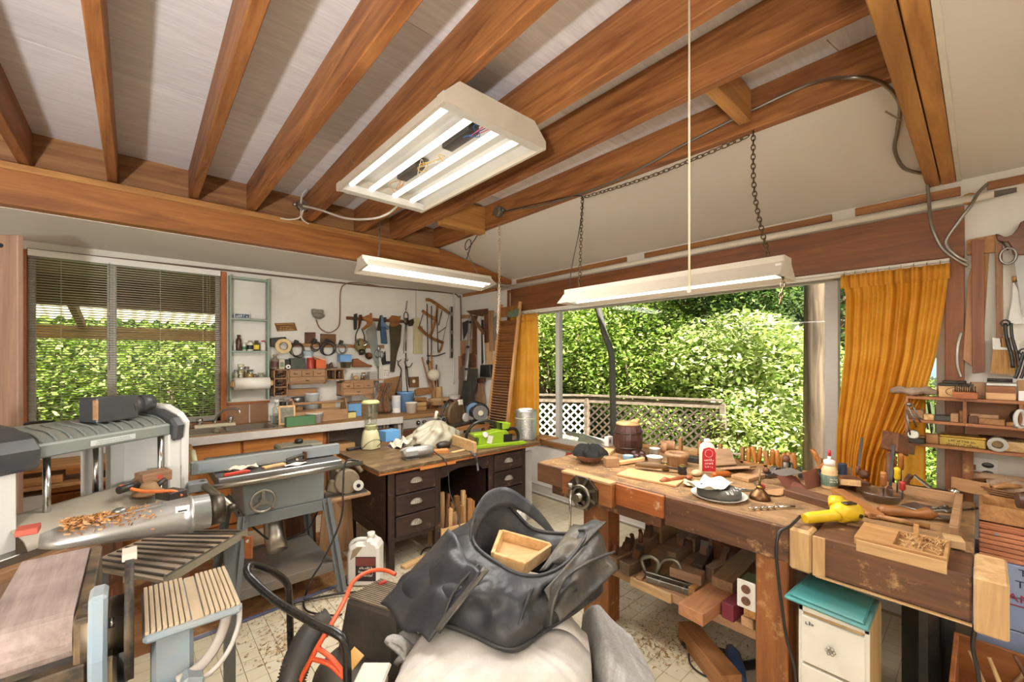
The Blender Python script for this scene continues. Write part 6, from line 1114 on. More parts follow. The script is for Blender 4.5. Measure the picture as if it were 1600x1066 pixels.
MB().tube(smooth_path([(a - ox,b - oy,c - oz) for a,b,c in arc],5),.014,8,flat=.5).build('trunnion_arc',paint('#b8b0a8',.5,.4,'#8a7c6c'),bs); MB().tube(smooth_path([(a - ox+.03,b - oy - .02,c - oz - .012) for a,b,c in arc],5),.007,6).build('trunnion_rim',paint('#c4beb6',.5,.2),bs)
q_(.03,1.46,.45,.12,1.58,.83).build('table_bracket',BLU,bs,bev=.01); MB().box((.10 - ox,1.42 - oy,.66 - oz),(.05,.06,.09),eul(0,25,0)).build('clamp_block',BLU,bs,bev=.008); MB().cyl((.10 - ox,1.37 - oy,.67 - oz),(.10 - ox,1.42 - oy,.67 - oz),.022,.01,12).build('lock_knob',CAST,bs)
t=T('sander_cabinet','brown wooden cabinet under the belt sander','cabinet',(-.12,1.56,0)); MB().bb(-.30,-.34,0,.24,.30,.40).build('body',wood('#7a4f2c','#a8764a','z',.7,.65),t,bev=.003); MB().bb(-.33,-.37,.40,.27,.33,.419).build('top',wood('#7a4f2c','#a8764a','x',.7,.65),t,bev=.003); d=MB().bb(-.26,-.352,.05,.20,-.34,.36).build('door',wood('#86582f','#b07e50','z',.7,.6),t,bev=.003); MB().ball((.15,-.362,.22),.014,10,6).build('knob',BRS,d)
# ================================================================ the workbench
BT=.87
BTOP=wood('#785836','#a5825a','y',.8,.7,.55,'#5c4630'); BFR=wood('#40261a','#6d4628','y',.9,.6,.2,'#b08a5c'); BORG=wood('#8a451a','#b0652c','y',.8,.5,.12,'#d2b48a'); BLEG=wood('#6f3f1e','#9c6233','z',.9,.6,.15,'#c49a66'); LGT=wood('#a98456','#c9a678','y',1,.6); LGTZ=wood('#a98456','#c9a678','z',1,.6)
wb=T('workbench','heavy scarred wooden workbench with face vise along the window','workbench',(2.46,1.0,0)); ox,oy=2.46,1.0
def wbx(x0,y0,z0,x1,y1,z1): return MB().bb(x0 - ox,y0 - oy,z0,x1 - ox,y1 - oy,z1)
for k,(a,b) in enumerate(((1.985,2.20),(2.20,2.47),(2.47,2.72),(2.72,2.96))): wbx(a+.0005,.46 if k==0 else .02,BT - .055,b - .0005,1.955,BT+random.uniform(-.0006,.0)).build('top_plank',BTOP,wb,bev=.004)
wbx(1.975,1.06,BT - .125,2.02,1.96,BT - .003).build('front_board',BFR,wb,bev=.004); wbx(1.962,1.06,BT - .12,1.978,1.345,BT - .005).build('front_patch',BORG,wb,bev=.004); wbx(1.97,.52,BT - .15,2.03,1.06,BT - .004).build('front_board',BFR,wb,bev=.005)
wbx(2.02,1.93,BT - .125,2.9,1.958,BT - .003).build('end_board',BORG,wb,bev=.004); wbx(2.01,1.10,BT - .19,2.05,1.86,BT - .12).build('apron',BFR,wb,bev=.003); wbx(1.965,.445,BT - .165,2.06,.52,BT - .002).build('vise_stop',LGTZ,wb,bev=.008)
for y0,y1 in ((1.44,1.62),(.54,.665)):
    for x0 in (2.03,2.78): wbx(x0,y0,0,x0+.12,y1,BT - .055).build('leg',BLEG,wb,bev=.005)
wbx(2.05,.60,.30,2.88,1.55,.345).build('lower_shelf',TANY,wb,bev=.003); wbx(2.035,1.06,.295,2.06,1.30,.345).build('shelf_lip',LGT,wb,bev=.004)
wbx(2.15,.03,BT - .2,2.9,.10,BT - .055).build('end_rail',BFR,wb)
# tail vise
wbx(1.962,.022,BT - .155,2.19,.44,BT - .004).build('tail_vise_block',BFR,wb,bev=.005); wbx(1.955,.022,BT - .162,1.962+.22,.43,BT - .156).build('tail_vise_strip',LGT,wb); wbx(1.952,-.055,BT - .175,2.20,.018,BT - .0).build('tail_vise_cap',LGTZ,wb,bev=.006); wbx(1.957,.40,BT - .16,1.965,.44,BT - .006).build('tail_vise_face',LGTZ,wb,bev=.002)
# face vise
wbx(1.925,1.345,BT - .135,1.972,1.70,BT - .005).build('vise_jaw',wood('#6a3a1a','#935a2c','y',.9,.55),wb,bev=.005); wbx(1.92,1.345,BT - .01,1.975,1.70,BT+.004).build('jaw_lining',LGT,wb,bev=.002)
vm=metal('#8f887c',.35,.45,'#4a3a2a'); vc=Vector((1.92 - ox,1.535 - oy,BT - .09))
MB().prism([(.12*cos(k*pi/4+pi/8)*.95,.10*sin(k*pi/4+pi/8)) for k in range(8)],.014,vc,'yz').build('vise_plate',DKM,wb,bev=.003)
for k in range(8): a=k*pi/4+pi/8; MB().bar(vc+Vector((-.012,.045*cos(a),.045*sin(a))),vc+Vector((-.012,.108*cos(a),.095*sin(a))),.012,.016).build('vise_rib',vm,wb)
MB().torus(vc+Vector((-.016,0,-.02)),.058,.012,eul(0,90,0),26,8).build('vise_ring',vm,wb); MB().cyl(vc+Vector((-.005,0,-.02)),vc+Vector((-.06,0,-.02)),.03,.022,16).build('vise_hub',vm,wb); MB().cyl(vc+Vector((-.05,.05,.03)),vc+Vector((-.055,.05,-.22)),.007,n=10).build('vise_handle',CHR,wb); MB().ball(vc+Vector((-.05,.05,.035)),.02,12,8).build('handle_ball',vm,wb); MB().cyl(vc+Vector((.0,0,-.02)),vc+Vector((.25,0,-.02)),.02,n=12).build('vise_screw',DKM,wb)
# tool tray let into the near end of the bench
for a in ((2.30,.06,2.90,.085),(2.88,.085,2.90,.34)): wbx(a[0],a[1],BT - .001,a[2],a[3],BT+.045).build('tray_side',TANY,wb,bev=.002)
for k in range(7): wbx(2.955,.62+.14*k,BT+.0,2.985,.62+.14*k+.02,BT+.10).build('rack_peg',OAKZ,wb)
wbx(2.955,.60,BT - .05,2.99,1.62,BT+.012).build('tool_rack',OAK,wb,bev=.002)
BZ=BT+.001
def onb(px,py,z=BZ): return at(px,py,z=z)
random.seed(23); bd=MB()
for k in range(700):
    c=Vector((random.uniform(2.0,2.94) - ox,random.uniform(.62,1.93) - oy,BT+.001+random.random()*.003)); L_=random.uniform(.003,.016); a=random.uniform(0,2*pi); d_=Vector((cos(a),sin(a),random.uniform(0,.2)))*L_; n_=Vector((-sin(a),cos(a),0))*random.uniform(.001,.003); bd.add([c - n_,c+d_ - n_,c+d_+n_,c+n_],[(0,1,2,3)])
tag(bd.build('wood_chips',leafy('pale shavings',['#a87a48','#d2a872','#e6cc9c'],.2),wb),kind='stuff')
# ---------------------------------------------------------------- on the bench, far end
t=T('shavings_bowl','bowl heaped with black rags at the far end of the workbench','bowl',onb(921,722)); MB().lathe([(.05,0),(.06,.005),(.10,.05),(.105,.055),(.095,.052),(.05,.01),(.001,.008)],n=24,cap=False).build('bowl',paint('#8a6a52',.45,.5,'#b0584a',ds=9),t)
MB().grid(lambda u,v: Vector(((.115*(1 - v)**.5)*cos(2*pi*u)*(1+.12*sin(7*2*pi*u+5*v)),(.115*(1 - v)**.5)*sin(2*pi*u)*(1+.12*sin(5*2*pi*u)),.055+.06*v**.6+.012*sin(9*2*pi*u)*v*(1 - v)*4)),50,14).build('black_rag',cloth('#24221f','#121110',.8,60),t)
block('maple_block','square pale block standing on the bench beside the bowl','block',onb(955,729),(.085,.05,.055),TAN,R(-35)); thing('carving_stick','pointed pale stick lying behind the square block','stick',MB().bar((0,0,.014),(.20,-.06,.02),.028,.024),PINE,onb(968,727),bev=.004); block('pale_scrap','pale scrap of wood behind the black bowl','scrap',onb(948,708),(.14,.08,.02),PINE,R(20)); block('green_tile','pale green glazed tile lying by the barrel','tile',onb(944,712),(.09,.06,.008),paint('#a9b898',.3,.2),R(12))
t=T('wooden_keg','small dark staved wooden keg on the bench by the window','keg',onb(981,707)); kw=wood('#2f1a12','#54332a','z',1.2,.4)
for k in range(16):
    a0,a1=2*pi*k/16+.008,2*pi*(k+1)/16 - .008; rs=[]
    for r_,z in ((.088,0),(.10,.06),(.104,.10),(.098,.16),(.086,.20)): rs.append([Vector((r_*cos(a0),r_*sin(a0),z)),Vector((r_*cos(a1),r_*sin(a1),z)),Vector(((r_ - .014)*cos(a1),(r_ - .014)*sin(a1),z)),Vector(((r_ - .014)*cos(a0),(r_ - .014)*sin(a0),z))])
    MB().rings(rs,True,False).build('stave',kw,t)
for z,r_ in ((.045,.0985),(.15,.0995)): MB().torus((0,0,z),r_,.004,None,28,5).build('hoop',DKM,t)
MB().cyl((0,0,.19),(0,0,.196),.075,n=24).build('head',kw,t)
thing('round_blank','pale round turned disc on top of the keg','disc',MB().lathe([(.082,0),(.085,.006),(.082,.016),(.06,.02),(.001,.02)],n=26),PINE,onb(981,707)+Vector((.0,0,.2015))); block('keg_wedge','pale wedge leaning on the keg top','wedge',onb(981,707)+Vector((.03,-.045,.223)),(.09,.05,.016),PINE,R(20))
t=T('receptacle_box','white plug adapter box standing left of the keg','box',onb(951,697)); MB().bb(-.03,-.02,0,.03,.02,.075).build('body',paint('#e2ddd4',.5),t,bev=.003); MB().box((-.012,-.021,.042),(.022,.003,.03)).build('socket',paint('#8a6a80',.5),t)
roll('blue rimmed roll of tape lying on the bench',onb(982,714,BZ+.011),.038,.026,.02,paint('#7aa0b8',.5),paint('#e4e2dc',.5),'z')
for k,(px,py) in enumerate(((996,718),(1003,714),(1000,721),(1008,720),(992,713))): t=T('wooden_bead',['dark wooden bead nearest the blue tape','dark wooden bead behind the others','reddish wooden bead in front','brown wooden bead near the cups','small dark bead beside the keg'][k],'bead',onb(px,py),0,'turned beads on the bench'); MB().lathe([(.008,0),(.022,.008),(.025,.022),(.018,.036),(.006,.04)],n=14).build('bead',wood('#33201a','#5a3630','z',2,.35),t); MB().cyl((0,0,.04),(0,0,.043),.005,n=8).build('hole',BLKS,t)
tub('white printed plastic dish on the bench',onb(1023,724),.05,.045,paint('#d9d6d2',.4,.35,'#7a7484',ds=18),taper=.75); tub('small white lettered cup standing in the plastic dish',onb(1022,718)+Vector((0,.0,.030)),.033,.045,paint('#e6e4de',.4,.25,'#6a7080',ds=22),taper=.9)
thing('turned_bowl','turned tan wooden pot with a rounded rim on the bench','bowl',MB().lathe([(.055,0),(.06,.004),(.062,.05),(.072,.058),(.076,.07),(.07,.08),(.052,.082),(.046,.07),(.046,.02),(.001,.018)],n=28,cap=False),wood('#8a6242','#b08a64','z',1.4,.5),onb(1058,727)); thing('wooden_cuff','bent tan birch bark cuff behind the white cups','cuff',MB().grid(lambda u,v: Vector((.055*cos(3.6*u - .3),.055*sin(3.6*u - .3),.075*v)),20,2),wood('#a97a54','#cf9f78','z',1),onb(1040,706),solid=.006); block('flat_cedar','flat cedar shingle behind the keg along the bench back','shingle',onb(1012,699),(.10,.28,.012),OAK,R(8)); block('flat_cedar','second flat cedar shingle behind the red bottle','shingle',onb(1085,705),(.10,.30,.012),PINE,R(-5)); block('dark_case','black leather case behind the turned pot','case',onb(1085,722),(.07,.12,.035),BLK,R(10))
# red labelled bottle
t=T('glue_bottle','cream plastic bottle with a large red label on the bench','bottle',onb(1105,738),R(-48)); MB().rings([[Vector((w_*math.copysign(abs(cos(2*pi*k/24))**.6,cos(2*pi*k/24)),d*math.copysign(abs(sin(2*pi*k/24))**.6,sin(2*pi*k/24)),z)) for k in range(24)] for w_,d,z in ((.042,.026,0),(.044,.028,.006),(.044,.028,.14),(.036,.024,.165),(.02,.018,.178))],True).build('body',paint('#e4d6bc',.4,.15),t); MB().lathe([(.018,.176),(.019,.19),(.015,.2),(.001,.202)],n=14).build('cap',paint('#efe6d4',.4),t)
lb=MB().prism([(-.038,.012),(.038,.012),(.038,.12),(.03,.145),(0,.155),(-.03,.145),(-.038,.12)],.002,(0,-.0285,0)).build('paper_label',paint('#b3242c',.45),t); scrawl('label_text',3,.055,.013,paint('#f0d8cc',.5),lb,(0,-.0305,.06),(R(90),0,0),6); MB().torus((0,-.0295,.118),.022,.0012,eul(90,0,0),20,4).build('label_emblem',paint('#e8b0a4',.5),lb)
block('drawing_board','thin flat light tan board lying on the bench front','board',onb(1020,748),(.17,.34,.012),wood('#b98a5a','#d2a878','y',.8),R(8)); t=T('slick_chisel','long wooden handled drawknife lying across the light board','chisel',onb(1000,735)+Vector((0,0,.013)),R(-62)); MB().tube([(0,0,.018),(.05,0,.02),(.12,0,.02),(.19,0,.016)],[.012,.018,.02,.01],10).build('handle',wood('#5f4428','#8a6a44','x',1),t); MB().bar((.18,0,.014),(.29,-.0,.006),.03,.006).build('blade',DKM,t)
t=T('optical_loupe','black and brass loupe behind the light board','loupe',onb(1052,738)); MB().lathe([(.024,0),(.026,.01),(.022,.03),(.026,.04),(.024,.05)],n=16).build('barrel',BLKS,t); MB().torus((0,0,.05),.023,.003,None,16,5).build('ring',BRS,t); t=T('brass_gear','brass instrument knob beside the loupe','knob',onb(1040,735)); MB().lathe([(.02,0),(.022,.01),(.012,.014),(.014,.035),(.008,.04)],n=14).build('body',BRS,t); MB().cyl((0,0,.04),(.0,0,.05),.005,n=8).build('pin',STEEL,t)
thing('wax_lump','pale lump of wax beside the red bottle','wax',MB().ball((0,0,.016),(.045,.028,.018),10,6),paint('#c8b08a',.6,.5,'#7a5f40',ds=20),onb(1078,741)); thing('shell_scrap','cream paper filter lying before the steel pan','paper',MB().grid(lambda u,v: Vector(((u - .5)*.09,(v - .5)*.08,.004+.012*(u - .5)**2*4+.005*sin(8*v))),8,8),paint('#d8be94',.7,.2),onb(1076,758),R(20),solid=.0015)
t=T('carved_spoon','reddish carved handle lying at the end of the light board','handle',onb(1052,757),R(-20)); MB().tube([(-.05,0,.014),(-.02,0,.018),(.02,0,.013),(.09,0,.018),(.13,0,.016)],[.008,.018,.01,.014,.007],10).build('grip',wood('#7a3f20','#a5623a','x',1,.4),t); MB().ball((.15,0,.014),(.025,.016,.012),10,6).build('spoon_bowl',wood('#7a3f20','#a5623a','x',1,.4),t)
# steel plate with sanding disc and paper
t=T('sanding_disc_dish','clear dish with sanding discs and a crumpled white paper','dish',onb(1117,774)); MB().lathe([(.001,.002),(.10,.003),(.125,.016),(.128,.016),(.102,0),(.001,0)],n=32,cap=False).build('dish',paint('#c9c5bc',.3,.3),t); MB().rings([[Vector((r_*cos(2*pi*k/30),r_*sin(2*pi*k/30),z)) for k in range(30)] for r_,z in ((.045,.01),(.10,.01),(.10,.03),(.09,.045),(.05,.045))],False,True,True).build('disc',paint('#4a4a48',.7,.3),t); MB().cyl((0,0,.006),(0,0,.02),.06,n=24).build('lower_disc',paint('#d8d6d0',.5),t)
MB().grid(lambda u,v: Vector((-.02+(u - .5)*.21,.035+(v - .5)*.14,.056+.014*sin(6*u+2)+.01*sin(9*v+4*u))),18,14).build('paper',paint('#ece6da',.8,.1),t,solid=.001)
for k in range(3): scrawl('disc_print',1,.035,.02,paint('#c9c9c4',.6),t,(-.055+.055*k,-.072,.046),(R(30),0,R(-42)),10+k)
# stacked panels, oil can, sandpaper
a=onb(1128,728); thing('plywood_offcut','tan leaning panel behind the red bottle','panel',MB().box((0,0,.055),(.16,.012,.11),eul(-35,0,0)),wood('#8f7258','#b08f70','x',1),a,R(-30),bev=.002); block('veneer_board','grey and tan veneer board leaning over the wood scraps','board',onb(1155,738)+Vector((0,0,.02)),(.22,.16,.012),wood('#9a7450','#c0987a','x',.8),R(15),rot=(R(-12),R(10),R(10))); block('veneer_strip','white topped veneer strip on the stacked boards','strip',onb(1156,722)+Vector((0,.0,.045)),(.20,.03,.012),paint('#c8c2b6',.6,.3),rot=(0,R(8),R(-22))); block('under_board','thick tan board under the veneer boards','board',onb(1165,744),(.24,.10,.02),TAN,R(-10))
t=T('orange_chisel','chisel with orange turned handle lying on the bench','chisel',onb(1128,750),R(-28)); MB().tube([(0,0,.017),(.02,0,.018),(.06,0,.018),(.10,0,.018),(.125,0,.014)],[.01,.016,.014,.017,.009],10).build('handle',wood('#9c4f18','#c8772e','x',1,.35),t); MB().cyl((.12,0,.015),(.24,0,.008),.004,n=6).build('shank',DKM,t)
t=T('oil_can','small copper oil can with a tall spout on the bench','oil can',onb(1188,779)); MB().lathe([(.045,0),(.047,.006),(.042,.02),(.022,.042),(.014,.05),(.015,.06),(.012,.066)],n=22).build('body',metal('#7d5c42',.4,.5,'#4a3626'),t); MB().lathe([(.006,.064),(.0045,.09),(.0025,.145)],n=10).build('spout',metal('#8d7a5c',.35),t); MB().lathe([(.014,.05),(.016,.053),(.016,.06),(.014,.063)],n=14).build('collar',BRS,t)
t=T('red_handle_tool','red ball handled burnisher beside the oil can','tool',onb(1205,772)); MB().ball((0,0,.017),(.026,.02,.017),12,8).build('ball',paint('#b32c34',.35),t); MB().cyl((.02,.015,.015),(.09,.06,.006),.005,n=8).build('shank',STEEL,t); t=T('scissors_snip','pair of steel snips lying left of the oil can','snips',onb(1165,772),R(-30)); MB().torus((-.02,0,.006),.018,.004,None,14,5,(1.3,.8)).build('loop',STEEL,t); MB().torus((.02,.012,.006),.018,.004,None,14,5,(1.3,.8)).build('loop',STEEL,t); MB().bar((.03,.0,.006),(.10,-.02,.006),.014,.004).build('blade',STEEL,t)
thing('leaf_veneer','curled leaf shaped veneer scrap beside the red handle','scrap',MB().grid(lambda u,v: Vector(((u - .5)*.17,(v - .5)*.09*sin(pi*min(max(u,.05),.95)),.006+.012*(u - .5)**2*4)),12,6),wood('#9a7048','#b98e64','x',1),onb(1222,773),R(-20),solid=.002)
RED=paint('#7d4a3a',.8,.2,'#94604c'); c=onb(1252,766); t=T('folded_sandpaper','red brown sandpaper folded into a tent on the bench','sandpaper',c); o=c
a0,a1,a2,a3=onb(1232,772) - o,onb(1262,768) - o,onb(1285,762) - o,onb(1268,760) - o
MB().add([a0,a1,a1+Vector((.04,.06,.05)),a0+Vector((-.01,.05,.075))],[(0,1,2,3)]).build('leaf',RED,t,solid=.0015); MB().add([a1,a2,a2+Vector((.0,.02,.09)),a1+Vector((.0,.02,.085))],[(0,1,2,3)]).build('leaf',RED,t,solid=.0015); MB().add([a0+Vector((.05,.04,.06)),a1+Vector((.02,.02,.08)),a1+Vector((.07,.09,.085)),a0+Vector((.09,.11,.07))],[(0,1,2,3)]).build('leaf',paint('#5f5a54',.8,.3),t,solid=.0015)
block('walnut_slab','thick dark walnut slab on the bench below the sandpaper','slab',onb(1280,783),(.10,.24,.032),wood('#4a2e1e','#6a4630','y',1.1,.6),R(-18)); 
t=T('wood_glue_bottle','clear glue bottle with white cap and red tip on the bench','bottle',onb(1300,764),R(-50)); MB().lathe([(.033,0),(.036,.006),(.036,.075),(.034,.085),(.036,.095),(.026,.118),(.02,.122)],n=22).build('body',paint('#d8b88a',.35,.1),t); MB().lathe([(.0365,.018),(.037,.02),(.037,.072),(.0365,.074)],n=22,cap=False).build('paper_label',paint('#3f5f4c',.5,.35,'#d8d8cc',ds=16),t); MB().lathe([(.025,.12),(.026,.145),(.014,.152)],n=18).build('cap',paint('#ebe6dc',.4),t); MB().lathe([(.010,.15),(.007,.172)],n=10).build('nozzle',paint('#ebe6dc',.4),t); MB().lathe([(.0075,.170),(.0065,.2),(.001,.203)],n=10).build('tip',paint('#c02a34',.4),t); scrawl('label_text',2,.045,.009,paint('#e8e8dc',.5),t,(0,-.038,.05),(R(90),0,0),7)
block('angled_offcut','pale planed offcut propped on the dark block','offcut',onb(1322,768)+Vector((0,0,.03)),(.05,.22,.03),LGT,rot=(R(-14),0,R(-62))); block('dark_prop_block','dark brown block under the pale offcut','block',onb(1335,763),(.07,.14,.05),WAL,R(-50)); block('long_brown_board','long brown planed board lying near the heat gun','board',onb(1328,792),(.055,.36,.024),wood('#7a4a26','#a06c3e','y',.9,.5),R(-58)); block('dark_board_under','second brown board under the long planed board','board',onb(1345,800) ,(.05,.26,.018),wood('#6a4224','#8f6238','y',.9),R(-50))
t=T('auger_bit','silver auger bit lying on the bench edge','drill bit',onb(1208,796),R(-33)); MB().tube([(-.12+.0085*k,.004*cos(k*1.6),.008+.004*sin(k*1.6)) for k in range(18)],.005,6).build('spiral',CHR,t); MB().cyl((.03,0,.008),(.11,0,.008),.006,n=8).build('shank',CHR,t)
# heat gun
YEL=paint('#d8b41e',.4,.1,'#a88a2c'); a=onb(1264,820); b=onb(1330,815); t=T('heat_gun','yellow electric planer grip lying across the bench gap','power tool',a,math.atan2((b - a).y,(b - a).x)); L_=(b - a).length
MB().tube([(-.02,0,.026),(0,0,.028),(L_*.6,0,.03),(L_*.7,0,.035)],[.018,.022,.024,.03],14).build('handle',YEL,t); MB().tube([(L_*.62,-.005,.028),(L_*.72,0,.038),(L_*.95,.005,.042),(L_*1.12,0,.036),(L_*1.2,0,.03)],[.028,.04,.043,.036,.022],16).build('motor_housing',YEL,t); MB().tube([(L_*.75,.03,.055),(L_*.85,.045,.07),(L_*1.0,.045,.07)],[.02,.028,.022],12).build('gear_case',YEL,t); MB().box((L_*.88,-.012,.082),(.05,.03,.006)).build('badge',BLKS,t,bev=.002); MB().cyl((L_*1.02,-.035,.035),(L_*1.02,-.042,.035),.008,n=8).build('screw',BLKS,t)
cable('black cord dropping from the yellow power tool to the floor',[a+Vector((0,.03,.026)),at(1235,822,d=1.68),at(1218,832,d=1.66),at(1213,860,d=1.65),at(1216,900,d=1.65),at(1222,950,d=1.65),at(1230,1000,d=1.64),at(1243,1050,d=1.63),at(1246,1120,d=1.62)],.006,BLKS,'power_cord','cord')
# chisel handles in the rack along the back of the bench
random.seed(31); AMB=wood('#8a4f1a','#b87a34','z',1.5,.35)
hs_=[(1180,700,.0),(1189,699,.02),(1197,700,-.01),(1207,706,.03),(1214,703,0),(1224,705,.01),(1232,709,-.01),(1242,708,.01),(1250,709,.0),(1272,712,-.09),(1284,704,.05)]
for k,(px,py,ln) in enumerate(hs_):
    p_=at(px,py,x=2.98); base_=Vector((2.972,p_.y,BT+.014)); h=p_.z - base_.z
    t=T('rack_chisel',['first amber chisel handle in the bench rack, farthest from the curtain','second amber chisel handle in the rack','third amber handle, taller, in the rack','thick brown gouge handle in the rack','fifth handle, slim and dark, in the rack','sixth amber handle in the rack','seventh shorter handle in the rack','eighth handle paired with a twin in the rack','ninth handle, twin of the eighth, in the rack','leaning amber handle near the mullion','stout upright handle just before the mullion'][k],'chisel',base_,0,'chisels in the bench rack')
    MB().tube([(0,0,h - .10),(0,ln*.2,h - .085),(0,ln*.5,h - .05),(0,ln*.8,h - .02),(0,ln,h)],[.009,.013,.0145,.014,.010],10).build('handle',AMB,t); MB().cyl((0,0,0),(0,0,h - .09),.005,n=8).build('shank',DKM,t); MB().cyl((0,0,h - .108),(0,0,h - .095),.0105,n=10).build('ferrule',BRS,t)
t=T('block_plane','grey iron block plane parked before the chisel rack','plane',onb(1196,742),R(-35)); MB().bb(-.08,-.026,0,.08,.026,.022).build('sole',metal('#7d7a76',.4,.3),t,bev=.003); MB().prism([(-.05,.02),(.03,.02),(.055,.05),(-.02,.06)],.04).build('lever_cap',metal('#94918a',.35,.3),t,bev=.004); MB().ball((-.065,0,.04),.018,10,8).build('knob',WAL,t); MB().cyl((.05,-.03,.035),(.05,.03,.035),.012,n=12).build('wheel',STEEL,t)
t=T('brace_drill','dark iron hand drill standing among the chisels','hand drill',onb(1222,748),R(20)); MB().cyl((0,0,.0),(0,0,.10),.016,.02,12).build('body',DKM,t); MB().torus((.0,-.025,.06),.032,.006,eul(90,0,0),18,6).build('gear',BLK,t); MB().ball((0,0,.115),(.02,.02,.022),10,8).build('knob',WAL,t)
t=T('spoke_shave','black iron spokeshave lying at the foot of the chisel rack','spokeshave',onb(1245,742),R(15)); MB().tube([(-.11,0,.018),(-.04,0,.02),(0,0,.016),(.04,0,.02),(.11,0,.018)],[.010,.008,.013,.008,.010],8).build('body',BLK,t); MB().box((0,-.012,.018),(.05,.006,.022)).build('blade',STEEL,t)
t=T('twine_ball','dark round ball of twine behind the sandpaper','twine',onb(1280,752)); MB().ball((0,0,.033),(.036,.036,.032),14,10).build('ball',BLK,t); [MB().torus((0,0,.032),.036,.002,eul(40*k,30*k,0),18,4).build('strand',wood('#3a2a20','#5a4434','x'),t) for k in range(4)]
can('blue topped spray can behind the glue bottle',onb(1316,745),.022,.075,paint('#3a4356',.4),paint('#2c3a52',.4),name='small_can'); block('tan_peg','short tan peg block beside the blue topped can','peg',onb(1326,744),(.03,.03,.05),TANZ,R(15))
for k,(px,py,pb,h) in enumerate(((1345,684,742,0),(1393,696,775,0),(1420,750,770,0))):
    b_=onb(px - 4,pb); tp=at(px+(2 if k < 2 else 0),py,d=(b_.dot(FWD))+.05); t=T('mill_file',['wide black file standing in front of the yellow curtain','slim black file standing near the mallet','short black file at the tray corner'][k],'file',b_,0,'files standing at the curtain'); MB().bar((0,0,.02),tp - b_,.012,.006).build('blade',BLK,t); MB().lathe([(.006,0),(.013,.01),(.012,.04),(.006,.05)],n=10).build('handle',WALZ,t)
thing('turned_pommel','round dark knob at the foot of the wide file','knob',MB().lathe([(.012,0),(.02,.006),(.026,.025),(.02,.042),(.004,.05)],n=14),WAL,onb(1350,748))
# mallet and hanging tools at the shelf end
t=T('carpenter_mallet','brown wooden mallet block hung by the tool shelf','mallet',at(1408,705,d=2.3)); o=Vector(t.location); MB().prism([((at(a,b,d=2.3) - o).dot(RGT),(at(a,b,d=2.3) - o).z) for a,b in zz(1300,640,4.1)((370,140),(440,165),(440,290),(360,260))],.10,rot=rotz(math.atan2(RGT.y,RGT.x))).build('head',WAL,t,bev=.005); MB().prism([((at(a,b,d=2.28) - o).dot(RGT),(at(a,b,d=2.28) - o).z) for a,b in zz(1300,640,4.1)((445,205),(528,225),(522,292),(445,275))],.06,rot=rotz(math.atan2(RGT.y,RGT.x))).build('face_block',wood('#6a4a34','#8a6850','x'),t,bev=.004); MB().cyl(at(1392,708,d=2.28) - o,at(1388,770,d=2.25) - o,.02,.016,12).build('handle',WALZ,t)
for k,(px,c_,y0,y1) in enumerate(((1398,'#8a4f20',712,750),(1402,'#e0b81c',730,762),(1406,'#9c5a24',708,752),(1410,'#a83028',752,772),(1378,'#8f5526',745,772),(1382,'#b0703a',740,770))):
    b_=onb(px,y1+8); t=T('screwdriver',['brown handled awl beside the mallet','yellow and black screwdriver beside the mallet','turned brown gouge beside the yellow screwdriver','small red screwdriver in the bench tray corner','amber chisel handle below the curtain fold','tan chisel handle below the curtain fold'][k],'screwdriver',b_,0,'hand tools standing by the mallet'); h=at(px,y0,d=b_.dot(FWD)).z - b_.z
    MB().cyl((0,0,0),(0,0,h*.55),.004,n=6).build('shank',DKM,t); MB().lathe([(.008,h*.5),(.013,h*.56),(.012,h*.85),(.014,h*.95),(.006,h)],n=12).build('handle',paint(c_,.4,.1),t)
# plastic dish, tray tools, dowel, carving blank
tub('clear plastic food tub at the curtain end of the bench',onb(1378,782),.085,.045,glass('cloudy tub',(.82,.80,.76),mixg=.22,rough=.2),taper=.75); t=T('plane_tote','large turned brown handle lying in front of the tray','handle',onb(1392,804),R(-58)); MB().tube([(-.10,0,.02),(-.08,0,.024),(-.02,0,.022),(.03,0,.018),(.07,0,.026),(.10,0,.022)],[.014,.024,.021,.016,.026,.012],12).build('grip',wood('#7f4d24','#a9723f','x',1,.45),t); MB().bar((.10,0,.018),(.19,.02,.008),.05,.003).build('blade',STEEL,t)
a=onb(1342,800); b=onb(1455,822); thing('long_dowel','long tan dowel lying across the near end of the bench','dowel',MB().cyl((0,0,.011),(b - a)+Vector((0,0,.011)),.010,n=12),OAK,a)
for k,(px,py) in enumerate(((1446,798),(1456,794),(1464,799),(1470,795),(1440,793))):
    thing('tray_bit',['dark twist bit in the bench tray corner','second twist bit in the bench tray','thin steel bit in the bench tray','black punch in the bench tray','long scraper rod in the bench tray'][k],'drill bit',MB().cyl((0,0,.005),(.09,.03 - .012*k,.005),.004,n=6).cyl((.07,.025 - .01*k,.005),(.1,.034 - .0133*k,.005),.006,n=6),DKM if k % 2 else STEEL,onb(px,py),R(-70+14*k),'bits in the bench tray')
block('scraper_plate','grey steel scraper plate in the bench tray','scraper',onb(1432,792),(.12,.08,.004),STEEL,R(-20))
CH=wood('#a87844','#cda06a','y',.9,.6); c=onb(1405,855); t=T('carving_blank','pale carving blank with two hollowed pockets and shavings','carving',(2.065,.195,BZ),0); t.scale=(1,.68,1)
m=MB(); m.bb(-.10,-.175,0,.10,.175,.012)
for x0,x1,y0,y1 in ((-.10,-.085,-.175,.175),(.085,.10,-.175,.175),(-.085,.085,.02,.175),(-.085,.085,-.175,-.16),(-.085,.085,-.075,-.066)): m.bb(x0,y0,.012,x1,y1,.03)
m.build('body',CH,t,bev=.002); MB().bb(-.106,-.175,-.022,-.1005,.165,.02).build('front_strip',LGT,t,bev=.002); MB().box((.06,-.05,.05),(.02,.02,.045)).build('peg',CH,t)
sv=MB(); random.seed(4)
